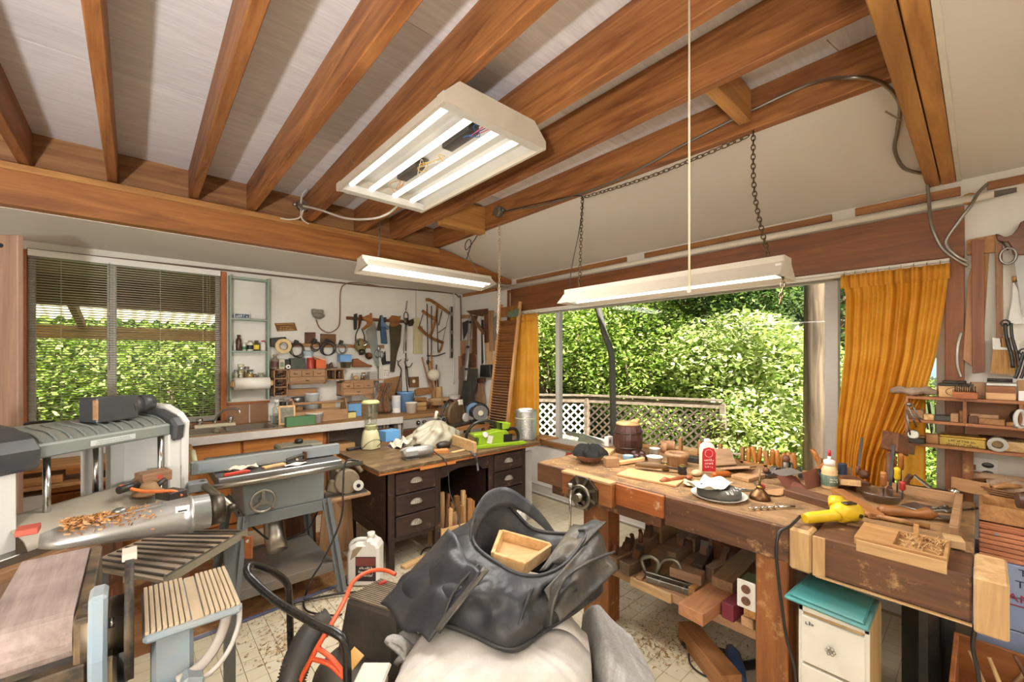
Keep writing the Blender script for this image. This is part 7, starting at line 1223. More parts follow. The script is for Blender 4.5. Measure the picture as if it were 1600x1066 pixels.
for k in range(260):
    y=random.uniform(-.155,.0); x=random.uniform(-.08,.08); c=Vector((x,y,.016+random.random()*.016)); d_=Vector((random.uniform(-1,1),random.uniform(-1,1),random.uniform(-.1,.35))).normalized()*random.uniform(.012,.035); n_=Vector((0,0,1)).cross(d_).normalized()*.0016; sv.add([c - n_,c+d_ - n_,c+d_+n_,c+n_],[(0,1,2,3)])
tag(sv.build('wood_shavings',leafy('pale shavings',['#a87a48','#d2a872','#e6cc9c'],.2),t),kind='stuff')
block('small_block','small tan block beside the carving blank','block',onb(1490,853),(.07,.05,.03),LGT,R(10))
# ---------------------------------------------------------------- under the bench: shelf of old planes
SZ2=.3465
def onu(px,py): return at(px,py,z=SZ2)
def plane(label,loc,rz,L_,w_,h,mat,horn=True,name='wooden_plane'):
    t=T(name,label,'plane',loc,rz,'wooden planes under the bench'); MB().bb(-L_/2,-w_/2,0,L_/2,w_/2,h).build('body',mat,t,bev=.004); MB().bar((0,0,h*.5),(.05,0,h+.06),w_*.7,.006,up=(1,0,0)).build('iron',DKM,t); MB().bar((-.012,0,h*.6),(.025,0,h+.035),w_*.6,.016,up=(1,0,0)).build('wedge',WAL,t)
    if horn: MB().tube(smooth_path([(-L_*.34,0,h),(-L_*.36,0,h+.03),(-L_*.33,0,h+.055),(-L_*.38,0,h+.075)],4),[.014]*9+[.012]*4,8).build('horn',wood('#5a2f1c','#80462a','z',1,.35),t); MB().tube(smooth_path([(L_*.25,0,h),(L_*.3,0,h+.04),(L_*.26,0,h+.075)],4),.013,8).build('tote',wood('#5a2f1c','#80462a','z',1,.35),t)
    return t
PLB=wood('#6d4f3a','#94755c','x',1.2,.65)
plane('large dusty wooden jack plane at the end of the lower shelf',Vector((2.15,1.375,SZ2)),R(-4),.26,.075,.075,PLB); plane('second wooden plane behind the jack plane on the lower shelf',Vector((2.42,1.42,SZ2)),R(8),.26,.07,.07,PLB); plane('dark smoothing plane with a round knob on the lower shelf',Vector((2.13,1.275,SZ2)),R(-6),.20,.07,.065,wood('#4f3a2c','#75604e','x',1.2),False)
plane('pale coffin plane in the back row of the lower shelf',Vector((2.46,1.22,SZ2)),R(4),.24,.06,.075,PLB,False); plane('long dark plane in the back row of the lower shelf',Vector((2.48,1.08,SZ2)),R(12),.30,.06,.07,wood('#3f2e24','#5f4a3c','x',1.2),False); plane('brown rabbet plane lying among the planes',Vector((2.46,.95,SZ2)),R(-6),.28,.05,.08,PLB,False)
block('plane_stand','small pale board under the dark smoothing plane','board',Vector((2.10,1.21,SZ2)),(.12,.035,.014),TAN,R(10))
t=T('combination_plane','grey iron combination plane with skeleton frame on the lower shelf','plane',Vector((2.13,1.10,SZ2)),R(-78)); IR=metal('#8f8a80',.45,.4)
MB().bb(-.15,-.012,0,.14,.012,.035).build('body',IR,t,bev=.003); MB().tube(smooth_path([(-.15,0,.03),(-.17,0,.09),(-.12,0,.12),(-.08,0,.10),(-.09,0,.04)],5),.012,8).build('handle_frame',IR,t); MB().tube(smooth_path([(-.09,0,.035),(-.05,0,.12),(.02,0,.13),(.05,0,.05)],5),.010,8).build('arch_frame',IR,t); MB().bb(-.13,-.055,0,.12,-.045,.03).build('fence',IR,t,bev=.002)
for x in (-.06,.06): MB().cyl((x,-.06,.02),(x,.06,.02),.006,n=8).build('rod',STEEL,t)
for x in (.09,.12): MB().torus((x,0,.045),.015,.004,eul(90,0,0),12,5).build('thumb_screw',IR,t)
block('walnut_block','dusty brown block lying on the iron combination plane','block',Vector((2.16,.985,SZ2+.05)),(.075,.16,.05),wood('#7d5c44','#9f7c60','y',1),R(10)); block('red_book','maroon box on the lower shelf beside the bench leg','box',Vector((2.10,.775,SZ2)),(.14,.055,.075),paint('#6a2030',.6,.2),R(-6)); block('plank_end','thick reddish plank sticking out of the lower shelf','plank',Vector((2.16,.885,SZ2)),(.52,.12,.055),wood('#8a5838','#b5805a','x',.9,.6),R(-4)); block('plank_end','second plank stacked on the reddish plank','plank',Vector((2.42,.88,SZ2+.056)),(.5,.10,.05),wood('#7a543a','#a07a58','x',.9,.6),R(2),rot=None)
for k,(x,y,z,s_,m_) in enumerate(((2.11,.70,SZ2,(.14,.05,.04),TAN),(2.11,.695,SZ2+.042,(.12,.05,.035),OAK),(2.30,.74,SZ2,(.2,.05,.09),PLB),(2.13,1.03,SZ2,(.09,.035,.05),OAK),(2.66,1.45,SZ2,(.24,.12,.10),TAN),(2.68,1.25,SZ2,(.22,.12,.09),PLB),(2.68,1.02,SZ2,(.22,.14,.11),WAL))):
    block('shelf_block',['tan batten end next to the bench leg','oak block on the tan batten by the bench leg','upright dusty board behind the maroon box','orange block wedged by the iron plane','square tan block at the back of the lower shelf','dusty block in the middle back of the lower shelf','dark block at the near back of the lower shelf'][k],'block',(x,y,z),s_,m_,R(3*(k % 3) - 3),group='blocks on the lower shelf')
t=T('bench_outlet','white double outlet plate fixed beside the bench leg','outlet',(2.028,.70,.50)); MB().bb(-.008,-.038,-.062,0,.038,.062).build('plate',paint('#e0dcd4',.4),t,bev=.003)
for z in (-.026,.026): s2=MB().cyl((-.0085,0,z),(-.012,0,z),.019,n=18).build('socket',paint('#6d4a38',.4),t); [MB().box((-.0125,dy,z+.003),(.002,.003,.010)).build('slot',BLKS,s2) for dy in (-.007,.007)]
bx_=MB().bb(0,-.03,-.055,.10,.03,.055).build('back_box',STEEL,t)
block('leg_block','rough split block leaning behind the near bench leg','block',(2.22,.52,.0),(.07,.12,.42),TANZ,R(10)); block('leg_block','orange scrap block standing behind the near bench leg','block',(2.03,.425,.0),(.06,.05,.34),OAKZ,R(20))
block('beam_offcut','thick brown beam offcut lying on the floor before the bench','offcut',at(1105,1040,z=.001),(.10,.40,.10),wood('#7d4f2c','#a9774a','y',.8,.6),R(-36)); t=T('floor_drill','blue and black power tool lying on the floor by the offcut','power tool',at(1148,1050,z=.001),R(30)); MB().tube([(-.12,0,.04),(-.04,0,.045),(.06,0,.045),(.12,0,.04)],[.03,.04,.038,.02],12).build('housing',paint('#2f4a7a',.45,.4,'#3a3632',ds=7),t); MB().tube(smooth_path([(.0,0,.03),(.03,-.07,.03),(.07,-.12,.025)],4),.02,8).build('grip',BLKS,t); MB().torus((.08,.05,.02),.04,.012,None,14,6).build('guard',DKM,t)
cable('black plug cord curling from the floor power tool',[at(1076,1022,z=.02),at(1078,1036,z=.006),at(1088,1048,z=.006),at(1106,1058,z=.006),at(1135,1066,z=.006),at(1160,1075,z=.006)],.005,BLKS,'power_cord','cord'); t=T('cord_plug','black mains plug lying on the vinyl floor','plug',at(1076,1018,z=.001),R(60)); MB().tube([(0,0,.014),(.02,0,.016),(.045,0,.014)],[.008,.017,.015],10).build('body',BLKS,t); [MB().box((.055,dy,.014),(.02,.002,.006)).build('pin',BRS,t) for dy in (-.006,.006)]
# ---------------------------------------------------------------- white drawer unit with teal lid, boxes by the wall
du=T('drawer_unit','narrow white drawer unit with flower knobs under the tail vise','drawer unit',(2.02,.365,0)); UX=-.125; DWH=paint('#dedad0',.45,.12); uz=.615
MB().bb(UX+.005,-.105,0,.13,.105,uz).build('body',wood('#a8875a','#c4a676','z',.8,.7),du,bev=.003); MB().bb(UX,-.105,0,UX+.008,-.09,uz).bb(UX,.09,0,UX+.008,.105,uz).bb(UX,-.105,uz - .025,UX+.008,.105,uz).build('face_frame',DWH,du,bev=.002)
for k in range(3):
    z1_=uz - .035 - .185*k; d=MB().bb(UX - .012,-.094,z1_ - .175,UX+.006,.094,z1_).build('drawer',DWH,du,bev=.003); kx=UX - .012
    MB().cyl((kx,0,z1_ - .085),(kx - .016,0,z1_ - .085),.006,n=8).build('knob_stem',STEEL,d)
    for q in range(6): a=q*pi/3; MB().ball((kx - .018,.011*cos(a),z1_ - .085+.011*sin(a)),.006,8,6).build('knob_petal',metal('#b9b6ae',.3),d)
    if k==0: scrawl('pencil_note',1,.036,.014,paint('#2b2a2c',.6),d,(kx - .001,.066,z1_ - .022),(R(90),0,R(-90)),8); MB().box((kx - .0005,-.087,z1_ - .168),(.002,.014,.012)).build('chipped_corner',paint('#6d4a34',.7),d)
lq=[at(1226,926,z=.64),at(1262,893,z=.64),at(1373,934,z=.64),at(1356,978,z=.64)]; o=sum(lq,Vector())/4; o.z=.617
t=T('teal_lid','teal plastic crate lid lying on the white drawer unit','lid',o); TEAL=paint('#468c8c',.4,.5,'#80786a',ds=3); p2=[((q - o).x,(q - o).y) for q in lq]
MB().prism([(a*1.02,b*1.02) for a,b in p2],.012,(0,0,.006),'xy').build('rim',TEAL,t,bev=.004); MB().prism([(a*.9,b*.9) for a,b in p2],.012,(0,0,.016),'xy').build('panel',TEAL,t,bev=.004)
t=T('black_case','tall black dusty appliance case under the bench end','case',at(1450,1040,d=1.86)); t.location.z=0; M=rotz(math.atan2(RGT.y,RGT.x)); MB().box((0,0,.30),(.16,.12,.60),M).build('body',paint('#24221f',.5,.3,'#7d6c50',ds=5),t,bev=.02); MB().box(FWD*-.062+Vector((0,0,.28)),(.02,.008,.5),M).build('seam',BLKS,t); MB().box(Vector((0,0,.60)),(.17,.13,.05),M).build('lid',paint('#5a523c',.6,.5),t,bev=.015)
# ================================================================ tool shelf and hung tools on the window wall, near end
SFX=3.25; z8=zz(1400,340,2.665); z9=zz(1300,640,4.1)
SHW2=wood('#7a4a2a','#a06a42','y',1,.55); ts_=T('tool_shelf','brown open tool shelf with dividers beside the yellow curtain','shelf',(SFX,-.08,1.06)); yA,yB2=.29,-.62; zs=(1.065,1.195,1.325)
for z in zs: MB().bb(0,yB2+.08,z - 1.06,XW - SFX - .032,.06+.08,z - 1.06+.016).bb(0,.06+.08,z - 1.06,.075,yA+.08,z - 1.06+.016).build('shelf_board',SHW2,ts_,bev=.002)
for y,a,b in ((yA - .012,0,2),(.055,1,2),(-.135,1,2),(-.28,1,2),(-.30,0,1)): MB().bb(.003,y+.08,zs[a] - 1.06+.016,.074 if y > .1 else XW - SFX - .033,y+.08+.014,zs[b] - 1.06).build('divider',SHW2,ts_,bev=.001)
MB().bb(XW - SFX - .042,yB2+.08,.0,XW - SFX - .032,.06+.08,.27).build('back_panel',wood('#8a5836','#aa7850','y',.8),ts_)
for y in (.052,-.5): MB().bb(.11,y+.06,-.50,.15,y+.10,.005).build('support_post',BLEG,ts_)
def onsh(px,k,dx=.06): p_=at(px,600,x=SFX+dx); return Vector((SFX+dx,p_.y,zs[k]+.0165))
thing('drift_root','twisted pale driftwood root on the shelf top','driftwood',MB().tube(smooth_path([(0,.07,.02),(.02,.03,.03),(.0,-.02,.022),(.03,-.07,.03),(.02,-.12,.02)],4),[.012,.016,.02,.022,.024,.02,.018,.022,.028,.026,.022,.02,.025,.024,.018,.015,.01],10),wood('#8a7462','#b39e8a','y',2,.7),onsh(1435,2)); thing('flat_stone','rounded grey brown stone beside the driftwood','stone',MB().ball((0,0,.02),(.03,.06,.02),14,8),paint('#9a8574',.7,.5,'#6d5a4a',ds=9),onsh(1455,2,.08))
t=T('stamped_box','pale wooden box stamped with a P on the shelf top','box',onsh(1487,2,.05)); MB().bb(-.04,-.058,0,.06,.058,.062).build('body',PINEY,t,bev=.002); MB().bb(-.05,-.062,.062,.065,.062,.075).build('lid',BLK,t,bev=.003); MB().bb(-.03,-.045,.075,.05,.045,.09).build('lid_block',BLK,t,bev=.004); MB().torus((-.041,0,.031),.022,.0015,eul(0,90,0),20,4,(1,1.4)).build('stamp_ring',wood('#5a3a20','#6a4526','x'),t); lettering('stamp_letter','P',.032,wood('#5a3a20','#6a4526','x'),t,(-.042,0,.031),(R(90),0,R(-90)))
t=T('screw_tray','small orange brown tray of upright screws on the shelf top','tray',onsh(1514,2,.05)); MB().bb(-.03,-.045,0,.04,.045,.035).build('tray',wood('#8a4a26','#b06a3c','y'),t,bev=.002)
for k in range(10): MB().cyl((-.015+.02*(k % 2),-.036+.008*k,.03),(-.015+.02*(k % 2),-.036+.008*k,.065+.012*(k % 3)),.003,n=6).build('screw',DKM,t)
block('birch_block','upright pale block leaning on the shelf top','block',onsh(1533,2,.07),(.05,.05,.085),TANZ,R(5)); t=T('honing_guide_box','brown box with a steel honing guide on the shelf top','box',onsh(1556,2,.05)); MB().bb(-.035,-.05,0,.05,.05,.035).build('lower_box',wood('#b98a60','#d2a87c','y'),t,bev=.002); MB().bb(-.035,-.05,.035,.05,.05,.07).build('upper_box',wood('#7a4a2a','#98623a','y'),t,bev=.002); MB().bb(-.04,-.055,.07,.04,.05,.088).build('guide',STEEL,t,bev=.003); MB().cyl((-.02,-.04,.1),(-.02,.045,.1),.009,n=10).build('roller',BLKS,t); block('beech_block','tall pale beech block at the shelf top end','block',onsh(1582,2,.06),(.05,.09,.10),TANZ,R(-4)); carton('white card of hooks on the shelf top',onsh(1600,2,.04),(.03,.05,.05),paint('#e2e2e0',.4),name='hook_card',cat='card')
t=T('drawing_compass','steel compass set hanging on the shelf end','compass',at(1424,662,d=2.3)); o=Vector(t.location)
for k,(a,b) in enumerate((((1418,632),(1432,668)),((1416,640),(1422,680)),((1424,630),(1438,660)),((1420,645),(1440,655)))): MB().cyl(at(*a,d=2.3) - o,at(*b,d=2.28) - o,.004,n=6).build('leg',STEEL,t)
MB().ball(at(1420,632,d=2.3) - o,.012,8,6).build('pivot',STEEL,t)
t=T('dial_gauge','small round dial gauge on the lower shelf corner','gauge',onsh(1432,0,.02)); MB().bb(-.02,-.05,0,.05,.05,.025).build('base',BLK,t,bev=.003); MB().cyl((-.005,0,.045),(.02,0,.045),.026,n=20).build('case',CHR,t); MB().cyl((-.0055,0,.045),(-.007,0,.045),.021,n=20).build('dial_face',paint('#e6e2d6',.4),t)
for k,(px,r_,s_,m_,lb,dx) in enumerate(((1452,1,(.05,.06,.05),TANZ,'notched tan block on the middle shelf',.06),(1466,1,(.05,.04,.03),PINE,'small pale block on the middle shelf',.05),(1482,1,(.06,.06,.03),BLKS,'black stone case on the middle shelf',.06),(1503,1,(.06,.03,.045),TANZ,'upright tan block in the second bay',.05),(1512,1,(.05,.03,.06),OAKZ,'leaning oak block in the second bay',.06),(1520,1,(.05,.035,.04),WALZ,'dark oak block in the second bay',.04),(1540,1,(.06,.09,.03),OAK,'flat orange block in the second bay',.05),(1450,0,(.07,.09,.03),OAK,'low brown block on the lower shelf',.06),(1468,0,(.05,.05,.05),OAKZ,'square brown block on the lower shelf',.06),(1568,0,(.06,.15,.05),PINE,'grey pine block on the lower shelf',.06))): block('shelf_offcut',lb,'block',onsh(px,r_,dx),s_,m_,R(4*(k % 3) - 4),group='blocks on the tool shelf')
block('notched_rest','curved tan rest on top of the orange block','rest',onsh(1537,1,.05)+Vector((0,0,.031)),(.05,.10,.02),TAN,R(3)); t=T('iron_ball_cup','dark iron ball in a square wooden cup on the middle shelf','ball',onsh(1573,1,.05)); MB().bb(-.03,-.045,0,.04,.045,.02).build('cup',OAK,t,bev=.002); MB().ball((0,0,.05),.034,16,10).build('ball',DKM,t)
t=T('flat_tin','old flat yellow tin with dark print on the lower shelf','tin',onsh(1500,0,.05)); MB().bb(-.035,-.085,0,.05,.085,.05).build('body',paint('#b99a3c',.45,.5,'#5f4a20',ds=14),t,bev=.006); MB().bb(-.038,-.088,.045,.053,.088,.062).build('lid',BRS,t,bev=.005); scrawl('tin_text',2,.12,.014,paint('#3a2c14',.5),t,(-.0365,0,.022),(R(90),0,R(-90)),9)
roll('grey steel pipe ring on the lower shelf',onsh(1540,0,.04)+Vector((0,0,.036)),.036,.022,.05,metal('#94918a',.4),STEEL,'x',name='pipe_ring',cat='ring'); thing('plastic_wrap','crinkled clear plastic wrap on the grey pine block','wrap',MB().grid(lambda u,v: Vector(((u - .5)*.08,(v - .5)*.18,.004+.012*sin(9*u+7*v)**2)),12,14),glass('wrap plastic',(.85,.83,.8),mixg=.3,rough=.15),onsh(1570,0,.06)+Vector((0,0,.052)),solid=.0006)
t=T('shackle','white steel shackle hanging at the shelf end','shackle',at(1594,655,d=2.0)); MB().torus((0,0,0),.04,.008,eul(90,0,-40),18,6,(.6,1)).build('ring',paint('#cfcfcc',.35),t); MB().cyl((-.02,.02,-.035),(.02,-.02,-.035),.007,n=8).build('pin',STEEL,t)
# hung on the wall above the shelf
def hx(name,label,cat,pts,mat,t=.012,off=.02,bev=.002): return cut(name,label,cat,z8(*pts),mat,t,x=XW - off,bev=bev)
hx('hanging_rail','tan wooden rail on the white wall above the straightedges','rail',((295,95),(415,72),(420,145),(295,158)),OAK,.02,.012); hx('straightedge','long reddish straightedge board hanging from a hole','straightedge',((313,97),(367,92),(370,645),(318,650)),wood('#6a3c26','#8f5a3c','z',1,.55),.014,.05); hx('straightedge','tan tapered board hanging behind the reddish straightedge','straightedge',((318,190),(322,560),(318,622),(278,590),(300,260)),wood('#9a6a44','#b98a60','z',1,.6),.012,.035); hx('straightedge','brown slim board edge behind the straightedge','straightedge',((366,150),(388,150),(368,460)),OAKZ,.010,.03); hx('yardstick','long brown wooden yardstick hanging on the wall','yardstick',((413,108),(444,104),(448,520),(418,525)),wood('#7a5236','#9c7250','z',1,.55),.010,.03)
t=T('panel_saw','large hand saw with carved brown handle at the wall top','saw',at(1590,440,x=XW - .04)); o=Vector(t.location); c_=lambda pts,off=.04: [((at(*q,x=XW - off) - o).y,(at(*q,x=XW - off) - o).z) for q in z8(*pts)]
MB().prism(c_([(490,160),(560,150),(640,330),(640,460),(525,405)]),.002,plane='yz').build('blade',paint('#8f8d8b',.4,.4,'#6d665c',metal=.5),t); MB().prism(c_([(413,68),(422,96),(440,106),(464,102),(478,122),(488,156),(545,158),(575,120),(575,30),(540,12),(518,20),(506,48),(482,74),(455,84),(430,72)]),.024,plane='yz').build('handle',wood('#4f2c1c','#7a4a32','y',1.2,.4),t,bev=.004); MB().prism(c_([(482,98),(500,70),(530,58),(540,80),(526,104),(500,118)],.053),.004,plane='yz').build('grip_opening',WHITE,t)
t=T('curved_handle_saw','small steel saw hanging behind the panel saw','saw',at(1585,490,x=XW - .02)); o=Vector(t.location); MB().prism(c_([(488,265),(508,300),(535,440),(500,445),(465,435),(485,340)],.02),.002,plane='yz').build('blade',paint('#a9a7a2',.4,.3,'#77736a',metal=.5),t); MB().cyl(Vector((.0,c_([(495,268)],.02)[0][0],c_([(495,268)],.02)[0][1])),Vector((-.01,c_([(493,255)],.02)[0][0],c_([(493,255)],.02)[0][1]+.01)),.01,n=8).build('tang',OAK,t)
t=T('grip_hook','black iron hook hanging beside the panel saw handle','hook',at(1575,400,x=XW - .05)); MB().torus((0,0,0),.035,.006,eul(0,90,0),16,6,(1.2,.8)).build('hook',STEEL,t); MB().cyl((0,0,.03),(0,.02,.08),.004,n=6).build('stem',DKM,t)
t=T('wall_brush','wide paint brush with straw bristles hanging on the wall','brush',at(1569,586,x=XW - .05)); o=Vector(t.location)
MB().prism(c_([(405,545),(512,550),(508,630),(490,655),(392,650)],.05),.03,plane='yz').build('bristles',wood('#8a6238','#b98f5a','z',4,.9),t); MB().prism(c_([(400,500),(432,505),(436,540),(480,545),(484,508),(515,515),(512,553),(403,550)],.05),.036,plane='yz').build('ferrule',paint('#a5a39e',.4,.4,'#77736a',metal=.5),t); MB().prism(c_([(436,500),(475,500),(478,545),(438,545)],.05),.026,plane='yz').build('handle',OAKZ,t,bev=.003)
for k,(pts,lb) in enumerate((([(455,440),(460,500),(480,570),(487,625)],'black handled tongs hanging over the brush'),([(533,560),(520,600),(505,650),(495,670)],'dark curved tool hanging right of the brush'))): t=T('iron_tongs',lb,'tongs',at(*z8(pts[-1])[0],x=XW - .08)); o=Vector(t.location); MB().tube(smooth_path([at(*q,x=XW - .08) - o for q in z8(*pts)],4),.008,6).build('arm',BLKS,t); MB().tube(smooth_path([at(q[0]+9,q[1],x=XW - .08) - o for q in z8(*pts)],4),.007,6).build('arm',BLKS,t); MB().torus(at(*z8(pts[0])[0],x=XW - .08) - o,.016,.004,eul(0,90,0),12,5).build('ring',BLKS,t)
t=T('wall_outlet','white switch and double outlet plate below the tool shelf','outlet',at(1533,731,x=XW - .01)); o=Vector(t.location); MB().prism([((at(a,b,x=XW - .008) - o).y,(at(a,b,x=XW - .008) - o).z) for a,b in z9((852,297),(1062,320),(1062,470),(852,440))],.01,plane='yz').build('plate',paint('#e6e4e0',.4),t,bev=.002)
for (a,b),w_ in (((998,358),.018),((998,410),.018)): q=at(*z9((a,b))[0],x=XW - .016) - o; MB().ball(q,(.003,w_*1.3,w_*.8),14,8).build('socket',paint('#2c2a28',.4),t)
q=at(*z9((912,370))[0],x=XW - .016) - o; MB().box(q,(.006,.012,.03)).build('switch',paint('#8a5a3c',.4),t,bev=.001)
# bench along the near part of that wall
WBZ=.875; sb2=T('wall_ledge','cluttered brown ledge below the wall outlet','shelf',(3.13,-.25,WBZ)); MB().bb(-.10,-.48,-.03,.325,.10,0).build('board',OAK,sb2,bev=.003); MB().bb(-.095,-.48,-.10,-.07,.10,-.03).build('front_board',wood('#6a4428','#8f6440','y'),sb2,bev=.002)
for y in (-.45,.07): MB().bb(.0,y - .03,-WBZ,.06,y+.03,-.03).build('leg',WALZ,sb2)
def onl(px,x): q=at(px,700,x=x); q.z=WBZ+.001; return q
t=T('bench_plane','black iron bench plane with steel lever cap at the bench corner','plane',Vector((2.936,.17,BZ)),R(-86)); MB().bb(-.11,-.03,0,.11,.03,.014).bb(-.11,-.03,.0,.11,-.026,.035).bb(-.11,.026,0,.11,.03,.035).build('sole',BLKS,t,bev=.002); MB().bar((.02,0,.02),(-.06,0,.09),.045,.008,up=(1,0,0)).build('iron',STEEL,t); MB().lathe([(.012,.01),(.018,.03),(.02,.045),(.008,.055)],(.08,0,0),12).build('knob',CHR,t); MB().tube(smooth_path([(-.07,0,.015),(-.09,0,.05),(-.07,0,.09)],4),.012,8).build('tote',WAL,t)
a=at(1516,744,x=3.40); b=at(1602,728,x=3.41); a.z=b.z=WBZ+.034; thing('mailing_tube','long tan cardboard tube lying on the ledge against the wall','tube',MB().cyl((0,0,0),(b - a)*1.3,.03,n=18),paint('#b08f6c',.7,.2),a); block('tan_plywood','tan panel leaning behind the bench plane','panel',onl(1516,3.12),(.012,.14,.065),wood('#9a6c42','#ba8c60','y'),R(-20))
t=T('round_basket','round brown wicker tray with a rag and tools on the ledge','basket',onl(1580,3.20)); MB().lathe([(.001,.004),(.115,.006),(.135,.045),(.14,.045),(.12,0),(.001,0)],n=30,cap=False).build('tray',wood('#5f3c22','#8a5f38','x',2),t); [MB().torus((0,0,.012+.011*k),.123+.0045*k,.006,None,30,6).build('wicker_ring',wood('#5a3820','#86582f','x',2),t) for k in range(4)]; MB().grid(lambda u,v: Vector(((u - .5)*.17+.02,(v - .5)*.16,.04+.035*sin(pi*u)*sin(pi*v)+.01*sin(14*u+9*v))),20,20).build('rag',cloth('#b39c84','#8a7058',sc=70),t,solid=.004); MB().tube([(-.10,.06,.05),(-.06,.02,.06),(-.02,-.03,.055)],[.008,.016,.01],10).build('tool_handle',OAK,t)
thing('pale_rasp','slim grey rasp lying between the plane and the basket','rasp',MB().bar((0,0,.006),(.10,-.0,.006),.02,.008),DKM,onl(1548,3.06),bev=.001)
# drawer tray, leather tube, ribbed board, lettered blue crate
t=T('parts_tray','open wooden tray of small parts below the ledge','tray',(2.90,-.29,.835)); 
for a in ((-.10,-.40,-.088,.30),(.10,-.40,.112,.30),(-.088,-.40,.10,-.388),(-.088,.288,.10,.30),(-.088,.03,.10,.042),(-.088,-.2,.10,-.188)): MB().bb(a[0],a[1],0,a[2],a[3],.07).build('side_board',OAK,t,bev=.001)
MB().bb(-.09,-.39,0,.10,.29,.008).build('bottom_board',OAK,t); MB().bb(-.08,-.40,-.15,.08,.30,-.002).build('support_box',WALZ,t)
thing('leather_tube','dark brown leather tube lying on the open parts tray','tube',MB().cyl((0,0,.035),(.05,-.24,.035),.034,n=18),paint('#4a3026',.45,.4,'#6d5040',ds=8),(2.83,-.10,.907)); 
for k,(y,c_) in enumerate(((-.05,BRS),(-.10,STEEL),(-.02,TAN),(-.24,RUST))): t2=T('drawer_part',['brass hinge loop in the open parts tray','steel clamp screw in the open parts tray','tan peg in the open parts tray','rusty ring in the open parts tray'][k],'hardware',(2.93,-.27+y+.12,.845),0,'hardware in the open parts tray'); MB().torus((0,0,.03),.025,.006,eul(70,20*k,0),14,6).build('ring',c_,t2); MB().cyl((-.02,-.03,.008),(.03,.03,.02),.007,n=8).build('pin',c_,t2)
RB=wood('#9a5a38','#c48560','y',1,.6); t=T('ribbed_board','reddish grooved board under the open parts tray','board',(2.775,-.30,.685))
for k in range(7): MB().bb(-.012,-.36,k*.0205,.012,.31,k*.0205+.0175).build('slat',RB,t,bev=.002)
MB().bb(.012,-.36,0,.035,.31,.142).build('backing',RB,t); MB().cyl((-.013,.26,.11),(-.017,.26,.11),.007,n=10).build('screw',STEEL,t)
BLU2=paint('#8fa0c4',.7,.35,'#b8bccc',ds=6); t=T('blue_crate','pale blue painted crate with hand lettered words at the wall','crate',(2.765,-.30,.27)); 
for k in range(3): MB().bb(-.012,-.42,.0+k*.139,.012,.33,k*.139+.134).build('plank',BLU2,t,bev=.002)
MB().bb(.012,-.42,0,.26,-.40,.41).build('end_board',BLU2,t); MB().bb(.012,.31,0,.26,.33,.41).build('end_board',BLU2,t); MB().bb(-.012,-.42,-.27,.26,.33,-.004).build('base_box',WAL,t)
INK=paint('#2b2f45',.6); INR=paint('#9c2c44',.6)
for tx,y,z,s_,m_ in (('VI',.30,.38,.05,INK),('TN',.17,.385,.04,INK),('T. 13',.16,.335,.042,INK),('CANADA',.16,.275,.046,INR)): lettering('painted_word',tx,s_,m_,t,(-.0135,y,z),(R(90),0,R(-90)),1.1)
MB().box((-.0132,.15,.245),(.001,.22,.005)).build('underline',INR,t)
bottle('green glass bottle standing before the blue crate',(2.66,-.22,.0),.045,.32,paint('#2f6a3c',.15),paint('#7a9a6c',.3),paint('#b99a70',.5),neck=.35,nr=.4); t=T('floor_crate','orange brown wooden crate on the floor at the wall','crate',(2.36,-.20,0)); 
for a in ((-.20,-.30,-.185,.28),(.2,-.30,.215,.28),(-.185,-.30,.2,-.285),(-.185,.265,.2,.28)): MB().bb(a[0],a[1],0,a[2],a[3],.40).build('side_board',wood('#8a4f24','#b5733c','y',.7,.6),t,bev=.002)
MB().bb(-.185,-.285,0,.2,.265,.015).build('bottom_board',OAK,t)
random.seed(6)
for k in range(7): thing('crate_scrap',['bark strip','pale split stick','dark root','bent twig','grey lath','brown stick','thin branch'][k]+' sticking out of the floor crate','stick',MB().tube([(0,0,0),(random.uniform(-.05,.05),random.uniform(-.1,.1),.25),(random.uniform(-.1,.1),random.uniform(-.2,.2),.46)],[.012,.01,.006],6),(WALZ,PINEZ,TANZ)[k % 3],(2.25+.035*k,-.15+.03*(k % 3),.02),0,'sticks in the floor crate')
cable('pair of black cords hanging under the bench end',[at(1525,975,d=1.35),at(1520,1010,d=1.35),at(1528,1050,d=1.35),at(1532,1100,d=1.35)],.006,BLKS,'power_cord','cord')
# ================================================================ shop vacuum
VB=paint('#3d3a36',.55,.5,'#7d6e58',ds=5); VR=paint('#8f3a30',.5,.3,'#6a4a3a',ds=5)
vc_=at(575,930,d=1.62); vc_.z=0; sv_=T('shop_vacuum','black and red shop vacuum with ribbed hose and tube handle','vacuum',vc_); o=vc_
def VL(px,py,d): return at(px,py,d=d) - o
MB().lathe([(.165,.02),(.18,.05),(.19,.30),(.19,.32),(.001,.32)],n=32).build('drum',VR,sv_); MB().lathe([(.196,.315),(.20,.33),(.195,.36),(.17,.385),(.13,.40),(.001,.40)],n=32).build('lid',VB,sv_)
cq=[VL(538,922,1.692),VL(592,895,1.83),VL(646,911,1.746),VL(614,948,1.587)]; cc=sum(cq,Vector())/4; tz=.592
top_=[Vector((q.x,q.y,tz)) for q in cq]; bot_=[Vector((cc.x+(q.x - cc.x)*1.28,cc.y+(q.y - cc.y)*1.28,.37)) for q in cq]
MB().add(bot_+top_,[(3,2,1,0),(4,5,6,7),(0,1,5,4),(1,2,6,5),(2,3,7,6),(3,0,4,7)]).build('motor_head',VB,sv_,bev=.02)
gr=MB().add([Vector((cc.x,cc.y,tz))+(q - Vector((cc.x,cc.y,tz)))*.88+Vector((0,0,.001)) for q in top_],[(0,1,2,3)]).build('vent_recess',BLKS,sv_)
